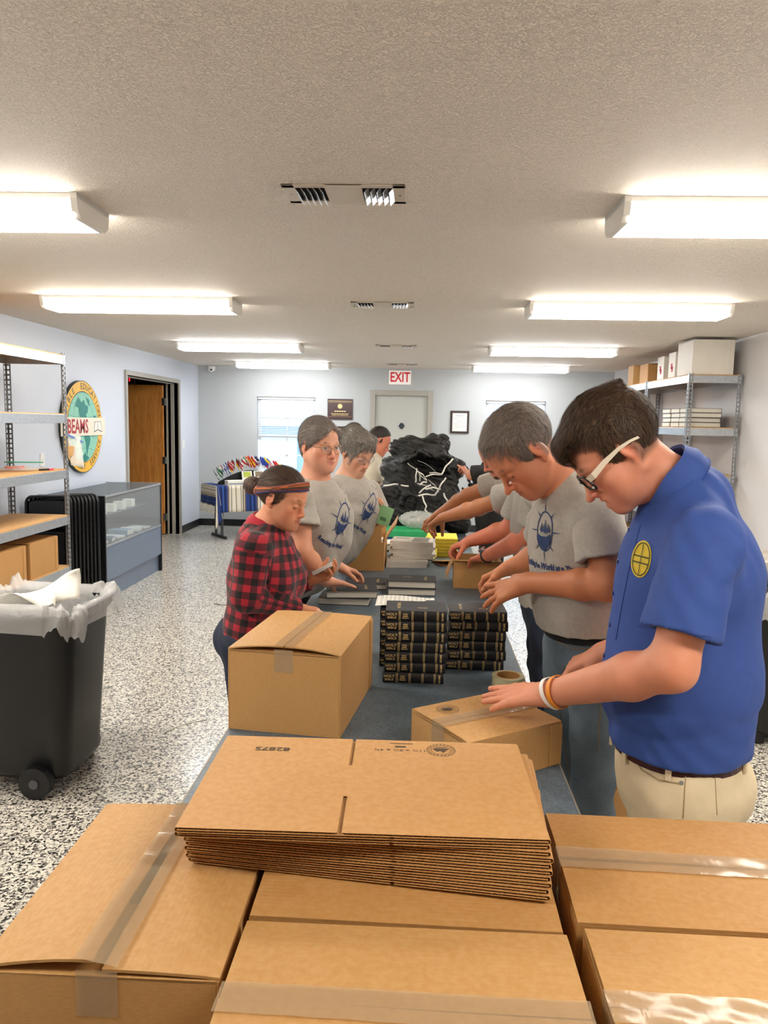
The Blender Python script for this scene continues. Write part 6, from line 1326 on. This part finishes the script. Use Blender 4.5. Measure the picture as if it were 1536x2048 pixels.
n_ = nrm(b1.f*.55+b1.l*.85); ey = nrm(b1.u-n_*np.dot(b1.u, n_)); ex = np.cross(ey, n_); em = b1.C+b1.u*.045
decal([ellipse_ring(.030, .042, .042, 30)], bv, em+ex*-.055, ex, ey, mat('yellow_embroidery', 'd8bd2e', .7, var=.1, scale=80), 'embroidered_emblem', s1)
decal([ellipse_ring(.026, .038, .0025, 30), stroke((-.024, .006), (.024, .006), .003), stroke((-.024, -.008), (.024, -.008), .003), stroke((0, -.035), (0, .035), .002)], bv, em+ex*-.055, ex, ey, mat('emblem_thread', '4a4a1c', .7), 'emblem_stitching', s1, off=.003)
for z in (.10, .02, -.06, -.14, -.22):
    hit = bv.ray_cast(Vector(b1.C+b1.u*z+b1.f*.4), Vector(-b1.f), .6)
    if hit[0] is not None: c = np.array(hit[0]); finish(MB().cyl(c, c+b1.f*.003, .0055, 12).build('button', mat('blue_button', '26407e', .3), s1, smooth=True, auto=40), s1)
short_hair(hd, H_BROWN, r1, .0034, top=.016, side=.006, fringe=[((0, .055, .096), (.058, .046, .022)), ((0, .082, .084), (.050, .024, .022)), ((.0, .096, .070), (.042, .012, .014)), ((0, -.05, .108), (.048, .055, .018))], amp=.0022, comb=(9000, .030, comb_fwd, .30))
glasses(hd, r1, mat('black_acetate', '141414', .2), mat('cream_acetate', 'efe4d0', .25, var=0), m_glass('spectacle_lens', (.97, .98, 1, 1), .10), rx=.026, rz=.020, r=.0028, square=True, temple_r=.004)
fa = nrm(b1.el[0]-b1.wr[0]); pa = nrm(np.cross(fa, (0, 0, 1))); pb = np.cross(fa, pa)
for d_, hx, nm, tl in ((.012, 'f2ece6', 'white_wristband', .25), (.030, 'f0962c', 'orange_wristband', -.1)):
    c = b1.wr[0]+fa*d_; B = MB(); rg = []
    for i in range(30):
        t = 2*PI*i/30; o = math.cos(t)*pa+math.sin(t)*pb; q = c+o*.0385+fa*tl*.03*math.sin(t); rg.append([q-fa*.0055, q-fa*.0055+o*.0022, q+fa*.0055+o*.0022, q+fa*.0055])
    finish(B.loft(rg, cap=False, closed=True).build(nm, mat(nm, hx, .4, var=0), r1, smooth=True, auto=50), r1)

def stitch(pts, bvs, name, parent, m, r=.0009):
    out = []
    for i in range(len(pts)-1):
        n = max(2, int(math.hypot(pts[i+1][0]-pts[i][0], pts[i+1][1]-pts[i][1])/6))
        for k in range(n+(i == len(pts)-2)):
            x = pts[i][0]+(pts[i+1][0]-pts[i][0])*k/n; y = pts[i][1]+(pts[i+1][1]-pts[i][1])*k/n; r_ = nrm(_ray(x, y)); best = None
            for bv_ in bvs:
                h_ = bv_.ray_cast(Vector(CAM), Vector(r_), 8)
                if h_[0] is not None and (best is None or h_[3] < best[3]): best = h_
            if best: out.append(np.array(best[0])+np.array(best[1])*r*.6)
    if len(out) > 2: finish(MB().tube(out, r, 5).build(name, m, parent, smooth=True), parent)
M_BST = mat('blue_thread', '22397c', .8); M_KST = mat('tan_thread', 'a8926c', .8)
tr1 = [o for o in r1.children if o.name.startswith('trousers')][0]; bt = [bvh_of(tr1)]; bs = [bvh_of(s1)]+[bvh_of(o) for o in s1.children if o.name.startswith('sleeve')]
stitch([(1262, 1480), (1266, 1510), (1284, 1540), (1318, 1560), (1364, 1568)], bt, 'pocket_seam', tr1, M_KST, .0016); stitch([(1369, 1490), (1371, 1560), (1366, 1636)], bt, 'side_seam', tr1, M_KST, .0012); stitch([(1428, 1518), (1484, 1508)], bt, 'back_pocket_edge', tr1, M_KST, .0014); stitch([(1428, 1518), (1434, 1630)], bt, 'back_pocket_seam', tr1, M_KST)
h_ = bt[0].ray_cast(Vector(CAM), Vector(nrm(_ray(1363, 1566))), 8); c = np.array(h_[0]); finish(MB().cyl(c, c+np.array(h_[1])*.003, .005, 12).build('rivet', M_CHROME, tr1), tr1)
stitch([(1282, 1048), (1262, 1120), (1246, 1200), (1232, 1280)], bs, 'placket_seam', s1, M_BST); stitch([(1276, 1252), (1330, 1262), (1420, 1274)], bs, 'hem_seam', s1, M_BST)

# -- grey haired man in the grey T-shirt, bowed head
fw = (-.95, -.30); P = J(1168, 1290, 2.47)
hd = Head(J(1050, 902, 2.38), head_frame((-.97, -.24), 51), sc=1.12, jaw=.95, nose=1.12, skin='d98f6a', lip='b5705e', brow='6a5444', stubble=.15, scalp='84756a', scalp_z=(.046, .038), scalp_a=.7, ear=1.12)
kn, ft_ = legs_of(P, fw, .10, (.02, 0)); r2 = person('tall man with short brown grey hair, grey printed T-shirt and faded jeans, head bowed', P)
b2 = Body(hd, P, J(1160, 1195, 2.46), J(1154, 1090, 2.46), J(1128, 968, 2.44), fw, (.155, .155, .162), (.118, .122, .125), [J(1192, 1020, 2.275), J(1108, 1008, 2.63)], [J(1218, 1170, 2.20), J(1085, 1112, 2.76)], [J(1052, 1166, 2.40), J(1018, 1136, 2.80)], 1.05, ft_, kn)
h1 = dict(w=b2.wr[0], d=J(940, 1206, 2.54)-b2.wr[0], n=(-.25, .72, -.65), ts=(0, .7, .7), curl=(.06, .10, .14, .20), sc=1.16, spread=2.8, thumb=(.7, .35))
h2 = dict(w=b2.wr[1], d=J(968, 1160, 2.84)-b2.wr[1], n=(-.3, 0, -1), ts=(0, -1, 0), curl=(.6, .7, .75, .8), sc=1.0)
b2.skin(.0038, 'c98259', r2, [h1, h2]); s2 = b2.shirt(.0055, M_TEE, r2, sleeve=.66, flare=.026, off=.014, blouse=.006, amp=.0055, seed=8, hem=b2.P+b2.u*.075, neck=.060, name='t_shirt')
tee_print(b2, s2, M_NAVY, s2, .35, 'Reaching the World at a Time', up=.07, sc=.78)
b2.trousers(.006, M_JEANS, r2, b2.P+b2.u*.085, thigh=.092); b2.band(b2.P+b2.u*.062, .153, .116, .032, .004, M_BLKC, 'belt', r2); b2.shoes(M_SHOE, r2)
tr2 = [o for o in r2.children if o.name.startswith('trousers')][0]; bt = [bvh_of(tr2)]; M_OST = mat('denim_thread', '8a6a48', .8)
stitch([(1098, 1252), (1108, 1278), (1140, 1296), (1192, 1298)], bt, 'pocket_seam', tr2, M_OST, .0015); stitch([(1200, 1250), (1204, 1300), (1202, 1400), (1196, 1500)], bt, 'side_seam', tr2, M_OST, .0013); stitch([(1128, 1330), (1118, 1420), (1140, 1560)], bt, 'inner_seam', tr2, M_OST, .0012)
short_hair(hd, H_GREY, r2, .0036, top=.007, side=.0035, recede=1, nape=-.035, fringe=[((0, .050, .096), (.038, .026, .014))], amp=.0016, comb=(8000, .026, comb_side, .28))

# -- man whose forearms are in the small open box
fw = (-1, .05); P = J(1090, 1195, 3.80)
hd = Head(J(1046, 893, 3.74), head_frame((-1, .1), 30), skin='d88a6c', brow='4a3628'); kn, ft_ = legs_of(P, fw, .10, (.02, 0)); r3 = person('man in grey T-shirt with reddish arms and black wristwatch, face hidden', P)
b3 = Body(hd, P, J(1088, 1120, 3.80), J(1082, 1050, 3.79), J(1072, 945, 3.78), fw, (.17, .17, .18), (.125, .13, .13), [J(1078, 985, 3.60), J(1052, 980, 3.97)], [J(1062, 1072, 3.66), J(1020, 1058, 4.02)], [J(970, 1113, 3.92), J(940, 1082, 4.13)], 1.15, ft_, kn)
h1 = dict(w=b3.wr[0], d=J(935, 1122, 4.06)-b3.wr[0], n=(0, .2, -1), ts=(0, 1, .1), curl=.35, sc=1.0); h2 = dict(w=b3.wr[1], d=J(905, 1095, 4.15)-b3.wr[1], n=(-.2, .1, -1), ts=(0, -1, .1), curl=(.7, .75, .8, .8), sc=1.05, thumb=(.9, .4))
b3.skin(.005, 'd98263', r3, [h1, h2]); b3.shirt(.007, M_TEE, r3, sleeve=.72, flare=.02, seed=4, hem=b3.P-b3.u*.02, name='t_shirt'); b3.trousers(.009, M_JEAND, r3, b3.P+b3.u*.05); b3.shoes(M_SHOE, r3); short_hair(hd, H_BROWN, r3, .006)
fa = nrm(b3.el[0]-b3.wr[0]); pa = nrm(np.cross(fa, (0, 0, 1))); pb = np.cross(fa, pa); c = b3.wr[0]+fa*.012
finish(MB().tube([c+(math.cos(t)*pa+math.sin(t)*pb)*.034 for t in np.linspace(0, 2*PI, 24, endpoint=False)], .007, 6, closed=True).build('watch_strap', M_BLACK, r3, smooth=True), r3)
up_ = nrm(np.array([0, -.6, 1])-fa*np.dot((0, -.6, 1), fa)); finish(MB().cyl(c+up_*.034, c+up_*.047, .021, 20).build('watch_case', M_CHROME, r3, smooth=True, auto=40), r3)

# -- balding man with a goatee reaching over the magazines
fw = (-1, -.10); P = J(1098, 1170, 4.30)
hd = Head(J(1000, 906, 4.22), head_frame((-1, -.12), 34), sc=1.05, skin='d39072', brow='40302a', beard='2e2320', scalp='6d5a50', nose=1.05, scalp_z=(.042, .035), scalp_a=.75); kn, ft_ = legs_of(P, fw, .10, (.0, 0)); r4 = person('man with shaved head and dark goatee in grey T-shirt, reaching for the magazines', P)
b4 = Body(hd, P, J(1090, 1095, 4.30), J(1070, 1020, 4.28), J(1042, 950, 4.25), fw, (.165, .165, .18), (.12, .12, .125), [J(1040, 985, 4.07), J(1005, 962, 4.43)], [J(958, 1015, 4.26), J(935, 992, 4.55)], [J(884, 1036, 4.47), J(876, 1030, 4.70)], 1.02, ft_, kn)
h1 = dict(w=b4.wr[0], d=J(846, 1062, 4.58)-b4.wr[0], n=(.15, .1, -1), ts=(.1, 1, -.3), fc=[(.75, .45, .2), (.8, .5, .2), (.9, .7, .4), (.95, .9, .5)], sc=1.08, thumb=(.3, .9), tcurl=.3)
h2 = dict(w=b4.wr[1], d=J(850, 1048, 4.78)-b4.wr[1], n=(0, 0, -1), ts=(0, -1, 0), curl=.6, sc=1.0)
b4.skin(.0046, 'c08057', r4, [h1, h2]); b4.shirt(.0065, M_TEE, r4, sleeve=.50, flare=.030, seed=12, hem=b4.P-b4.u*.02, name='t_shirt'); b4.trousers(.009, M_JEAND, r4, b4.P+b4.u*.05); b4.shoes(M_SHOE, r4)

# -- person in black beyond him
fw = (-1, .0); P = J(985, 1062, 5.65)
hd = Head(J(990, 893, 5.62), head_frame((-1, 0), 20), skin='d99a80', brow='2a201a'); kn, ft_ = legs_of(P, fw, .09); r5 = person('person in a black T-shirt with white lettering, one arm held to the trash bag', P)
b5 = Body(hd, P, J(984, 1022, 5.65), J(984, 975, 5.65), J(990, 930, 5.65), fw, (.155, .155, .165), (.11, .11, .12), [J(975, 945, 5.47), J(985, 942, 5.83)], [J(944, 950, 5.50), J(962, 985, 5.95)], [J(936, 948, 5.70), J(940, 1000, 5.95)], .80, ft_, kn)
b5.skin(.007, 'd99a80', r5, [dict(w=b5.wr[0], d=J(930, 938, 5.78)-b5.wr[0], n=(-.6, .6, 0), ts=(0, 0, 1), curl=.8, sc=.85), dict(w=b5.wr[1], d=(-1, 0, -.2), n=(0, 0, -1), ts=(0, -1, 0), curl=.4)])
s5 = b5.shirt(.009, M_BLKC, r5, sleeve=.97, flare=.025, hem=b5.P-b5.u*.05, name='t_shirt'); b5.trousers(.011, M_BLKC, r5, b5.P+b5.u*.05); b5.shoes(M_SHOE, r5); short_hair(hd, H_BLACK, r5, .007)
decal([([(x*1.4, y*1.4) for x, y in v_], f_) for v_, f_ in (stroke((-.03, .02), (-.01, .04), .008), stroke((-.01, .04), (.0, .0), .008), stroke((.0, .0), (.02, .035), .008), stroke((.02, .035), (.035, .01), .008), stroke((-.02, -.03), (.02, -.02), .008), stroke((.0, -.045), (.03, -.05), .008))], bvh_of(s5), b5.C+b5.u*.05+b5.f*.02, b5.f*-1, b5.u, M_PAPER, 'white_lettering', s5, cuts=1)

# -- girl in red plaid
fw = (1, -.22); P = np.array([-.640, 3.0, .80])
hd = Head(J(564, 997, 2.97), head_frame((1, -.34), 17, 0), sc=.98, jaw=.8, fat=-.001, nose=.92, female=True, skin='de9c79', lip='b8665e', brow='4a3426'); kn, ft_ = legs_of(P, fw, .09, (-.03, 0)); r6 = person('girl in a red and black plaid shirt with a striped headband and hair bun', P)
b6 = Body(hd, P, J(524, 1230, 3.0), J(530, 1145, 3.0), J(528, 1063, 3.0), fw, (.150, .135, .150), (.105, .110, .118), [J(545, 1098, 3.17), J(507, 1100, 2.83)], [J(572, 1172, 3.24), J(494, 1192, 2.80)], [J(622, 1161, 3.22), J(592, 1216, 2.97)], .88, ft_, kn)
h1 = dict(w=b6.wr[0], d=J(668, 1146, 3.22)-b6.wr[0], n=(-.2, -.35, 1), ts=(.3, 1, .2), fc=[(.45, .6, .4), (.5, .65, .4), (.55, .7, .4), (.6, .8, .5)], sc=.92, thumb=(.25, .55)); h2 = dict(w=b6.wr[1], d=(1, .3, -.2), n=(0, 0, -1), ts=(0, 1, 0), curl=.4, sc=.9)
b6.skin(.0038, 'cf8c66', r6, [h1, h2], neck_r=.043); s6 = b6.shirt(.0055, M_PLAID, r6, long=True, off=.016, blouse=.008, amp=.006, seed=6, neck=.056, collar_r=0, hem=b6.P-b6.u*.06, name='plaid_shirt', chest=1); turn_collar(b6, M_PLAID, s6, .060, .088, .030, up=.030)
b6.trousers(.009, M_JEAND, r6, b6.P+b6.u*.02); b6.shoes(M_SHOE, r6)
S = SDF(); hp(S, hd, (0, -.010, .044), (.0765, .099, .086), [((0, .050, .050), (0, .80, -.60))]); hp(S, hd, (0, -.018, .030), (.0755, .093, .080), [((0, -.005, 0), (0, 1, -.1)), ((0, 0, -.040), (0, .1, -1))]); hp(S, hd, (0, -.075, .025), (.04, .035, .045))
hair_mesh(hd, S, .0034, H_GIRL, r6, amp=.0008, comb=(4000, .06, comb_to((0, -.14, .0)), .06))
S = SDF(); hp(S, hd, (0, -.142, .004), (.034, .040, .038), (), .01); hc(S, hd, (0, -.10, .005), (0, -.13, .005), .022, .026); hair_mesh(hd, S, .0034, H_GIRL, r6, 'hair_bun', amp=.0022, freq=700)
strand(mat('peach_scrunchie', 'c98468', .7), [hd.w((.024*math.cos(t), -.112+.004*math.sin(3*t), .004+.026*math.sin(t))) for t in np.linspace(0, 2*PI, 20)], .007, 'scrunchie', r6)
M_HB = [mat('band_'+c, c, .8, var=.12, scale=80) for c in ('9a5a4a', 'c4683a', '4e4632', '7a3a3c', '3c3a66')]
for q in range(5):
    B = MB(); rg = []
    for i in range(48):
        t = 2*PI*i/48; y0 = math.sin(t); x0 = math.cos(t); zz_ = .040+.044*y0+(.014-.0070*q)*(.6+.4*abs(y0))*1.0; nar = .0040*(.75+.35*max(y0, 0))
        ctr = np.array([x0*.0810, -.012+y0*(.101 if y0 < 0 else .1000+.0016*q), zz_]); rad = nrm((x0, y0, .25)); up2 = nrm((0, -.52, .85)); s_ = 1.0+.0*q
        rg.append([hd.w(ctr-up2*nar-rad*.004), hd.w(ctr-up2*nar+rad*(.0035+.0012*math.sin(t*9+q*2))), hd.w(ctr+up2*nar+rad*(.0035+.0012*math.sin(t*9+q*2))), hd.w(ctr+up2*nar-rad*.004)])
    finish(B.loft(rg, cap=False, closed=True).build('headband_stripe', M_HB[q], r6, smooth=True), r6)
e = empty('card_stack', tuple(J(648, 1141, 3.20)), 0, 'small stack of white cards held in the hand of the girl in plaid', 'card'); e.location.z += .0
for k in range(4): MB().box((-.045, -.03, .004*k), (.045, .03, .004*k+.0025), roty(R(-28))@rotx(R(-12)), (0, 0, 0)).build('card', M_PAPER, e)

# -- woman in gold rimmed glasses looking towards the camera
fw = (.93, -.36); P = np.array([-.665, 3.52, .87])
hd = Head(J(638, 893, 3.47), head_frame((.70, -.71), 4), sc=1.0, jaw=.98, fat=.006, nose=.95, female=True, eyes='open', skin='e0a68a', lip='b8625e', brow='5a4438'); kn, ft_ = legs_of(P, fw, .09, (-.03, 0)); r7 = person('woman with brown grey hair and gold rimmed glasses in a grey T-shirt, looking up', P)
b7 = Body(hd, P, J(618, 1128, 3.52), J(640, 1050, 3.52), J(628, 968, 3.50), fw, (.150, .142, .152), (.105, .102, .116), [J(668, 1002, 3.69), J(600, 1003, 3.36)], [J(650, 1095, 3.76), J(604, 1105, 3.28)], [J(672, 1131, 3.60), J(652, 1161, 3.40)], 1.05, ft_, kn)
h1 = dict(w=b7.wr[0], d=J(724, 1150, 3.66)-b7.wr[0], n=(.1, -.1, -1), ts=(0, -1, .1), fc=[(.2, .5, .3), (.2, .55, .35), (.2, .5, .3), (.2, .4, .3)], sc=.98, spread=1.3); h2 = dict(w=b7.wr[1], d=J(704, 1170, 3.48)-b7.wr[1], n=(.0, -.1, -1), ts=(0, 1, 0), curl=.08, sc=.95)
b7.skin(.0042, 'd69a7a', r7, [h1, h2], neck_r=.052); s7 = b7.shirt(.006, M_TEE, r7, sleeve=.50, flare=.028, seed=9, hem=b7.P+b7.u*.03, neck=.066, chest=1, name='t_shirt'); tee_print(b7, s7, M_NAVY, s7, -.50, 'Reaching the World', up=.10, sc=.80); b7.trousers(.009, M_JEAND, r7, b7.P+b7.u*.03); b7.shoes(M_SHOE, r7)
S = SDF(); hp(S, hd, (0, -.012, .050), (.0780, .100, .090), [((0, .045, .050), (0, .86, -.50))]); hp(S, hd, (0, -.020, .030), (.0765, .094, .082), [((0, -.010, 0), (0, 1, 0)), ((0, 0, -.055), (0, .1, -1))]); hp(S, hd, (0, -.07, -.01), (.05, .04, .06))
hc(S, hd, (.010, .078, .098), (-.030, .088, .078), .012, .011); hc(S, hd, (-.030, .088, .078), (-.058, .064, .045), .011, .009); hc(S, hd, (-.058, .064, .045), (-.072, .025, .015), .009, .008); hc(S, hd, (.010, .078, .098), (.05, .070, .075), .010, .008); hc(S, hd, (.05, .070, .075), (.068, .04, .035), .008, .006)
hp(S, hd, (-.048, .040, .062), (.030, .036, .034)); hp(S, hd, (.048, .040, .062), (.028, .032, .030))
hair_mesh(hd, S, .0038, H_GREYF, r7, amp=.0009, comb=(4000, .06, comb_to((0, -.12, -.02)), .08))
glasses(hd, r7, mat('gold_wire', 'b58d5a', .3, .8, var=0), mat('brown_temple', '5a4534', .4), m_glass('spectacle_lens_2', (.97, .98, 1, 1), .08), rx=.025, rz=.020, r=.0013)
fa = nrm(b7.el[0]-b7.wr[0]); pa = nrm(np.cross(fa, (0, 0, 1))); pb = np.cross(fa, pa); c = b7.wr[0]+fa*.015; finish(MB().tube([c+(math.cos(t)*pa+math.sin(t)*pb)*.031 for t in np.linspace(0, 2*PI, 24, endpoint=False)], .004, 6, closed=True).build('bracelet', M_CHROME, r7, smooth=True), r7)

# -- woman looking down, silver streaked hair
fw = (.86, -.50); P = np.array([-.66, 4.27, .88])
hd = Head(J(712, 906, 4.18), head_frame((.74, -.67), 24), sc=.97, jaw=.88, female=True, skin='d8a488', lip='a8645c', brow='3a2c26'); kn, ft_ = legs_of(P, fw, .09, (-.03, 0)); r8 = person('woman with silver streaked pinned up hair and glasses in grey T-shirt, looking down', P)
b8 = Body(hd, P, J(672, 1085, 4.25), J(697, 1025, 4.25), J(698, 958, 4.22), fw, (.155, .145, .158), (.105, .102, .116), [J(740, 982, 4.42), J(664, 985, 4.08)], [J(757, 1042, 4.52), J(660, 1050, 4.05)], [J(741, 1022, 4.36), J(688, 1036, 4.28)], 1.0, ft_, kn)
h1 = dict(w=b8.wr[0], d=J(748, 1000, 4.30)-b8.wr[0], n=(.6, -.5, .0), ts=(-.3, -.5, .6), curl=.7, sc=.95); h2 = dict(w=b8.wr[1], d=J(716, 1034, 4.45)-b8.wr[1], n=(.1, .1, -1), ts=(0, 1, 0), curl=.45, sc=.95)
b8.skin(.0046, 'd0a080', r8, [h1, h2], neck_r=.048); s8 = b8.shirt(.0065, M_TEE, r8, sleeve=.62, flare=.028, seed=15, hem=b8.P-b8.u*.02, neck=.060, chest=1, name='t_shirt'); tee_print(b8, s8, M_NAVY, s8, -.30, 'Reaching the World', up=.12, sc=.80); b8.trousers(.010, M_JEAND, r8, b8.P+b8.u*.03); b8.shoes(M_SHOE, r8)
S = SDF(); hp(S, hd, (0, -.012, .052), (.083, .106, .093), [((0, .058, .040), (0, .90, -.42))], .02); hp(S, hd, (0, -.025, .030), (.080, .094, .084), [((0, -.010, 0), (0, 1, 0)), ((0, 0, -.05), (0, .1, -1))], .02)
for c, r in (((0, -.07, .115), (.05, .042, .035)), ((-.035, -.035, .125), (.03, .03, .025)), ((.03, -.09, .085), (.035, .035, .035)), ((-.03, -.10, .07), (.04, .035, .04)), ((.045, .045, .105), (.026, .038, .022)), ((-.045, .045, .100), (.026, .038, .024)), ((0, .06, .108), (.035, .030, .02))): hp(S, hd, c, r, (), .012)
for sx in (1, -1): hc(S, hd, (sx*.03, .088, .090), (sx*.060, .075, .045), .011, .008); hc(S, hd, (sx*.060, .075, .045), (sx*.074, .050, .0), .008, .005); hc(S, hd, (sx*.074, .050, .0), (sx*.078, .046, -.05), .005, .002)
hc(S, hd, (.0, .088, .092), (-.018, .098, .052), .009, .005); hc(S, hd, (.02, .088, .092), (.010, .100, .055), .009, .004)
hair_mesh(hd, S, .0042, H_SILV, r8, amp=.0022, wave=1.5, comb=(4500, .045, comb_to((0, -.06, .12)), .45)); glasses(hd, r8, mat('silver_wire', '9a9aa0', .3, .8, var=0), mat('silver_wire', '9a9aa0', .3, .8, var=0), m_glass('spectacle_lens_3', (.97, .98, 1, 1), .10), rx=.024, rz=.017, r=.0011)
e = empty('green_envelope', tuple(J(748, 1003, 4.29)), R(-12), 'pale green envelope held up by the woman with silver streaked hair', 'envelope'); MB().box((-.008, -.001, -.11), (.125, .001, .0), roty(R(18)), (0, 0, 0)).build('envelope_body', mat('green_paper', '8fbd86', .7, var=.03), e); MB().box((.065, -.0018, -.085), (.100, -.0011, -.065), roty(R(18)), (0, 0, 0)).build('printed_mark', mat('green_ink', '4f7d52', .7), e)

# -- man far behind in a cream shirt
fw = (1, -.05); P = J(742, 1030, 6.85)
hd = Head(J(757, 884, 6.85), head_frame((1, .05), 24), sc=1.0, skin='d08468', brow='2a1f1a'); kn, ft_ = legs_of(P, fw, .09); r9 = person('dark haired man in a cream shirt beyond the women, bent over the far table end', P)
b9 = Body(hd, P, J(741, 990, 6.85), J(740, 950, 6.85), J(743, 912, 6.85), fw, (.16, .16, .17), (.12, .12, .125), [J(748, 925, 7.03), J(740, 926, 6.67)], [J(770, 960, 7.1), J(752, 985, 6.62)], [J(785, 985, 7.1), J(773, 1004, 6.72)], 1.0, ft_, kn)
b9.skin(.007, 'c98060', r9, [dict(w=b9.wr[0], d=(1, 0, -.3), n=(0, 0, -1), ts=(0, -1, 0), curl=.4), dict(w=b9.wr[1], d=(1, .2, -.3), n=(0, 0, -1), ts=(0, 1, 0), curl=.4)]); b9.shirt(.009, M_TEELT, r9, sleeve=.70, flare=.025, hem=b9.P-b9.u*.03, name='t_shirt'); b9.trousers(.011, M_KHAKI, r9, b9.P+b9.u*.03); b9.shoes(M_SHOE, r9); short_hair(hd, H_BLACK, r9, .006, top=.014)
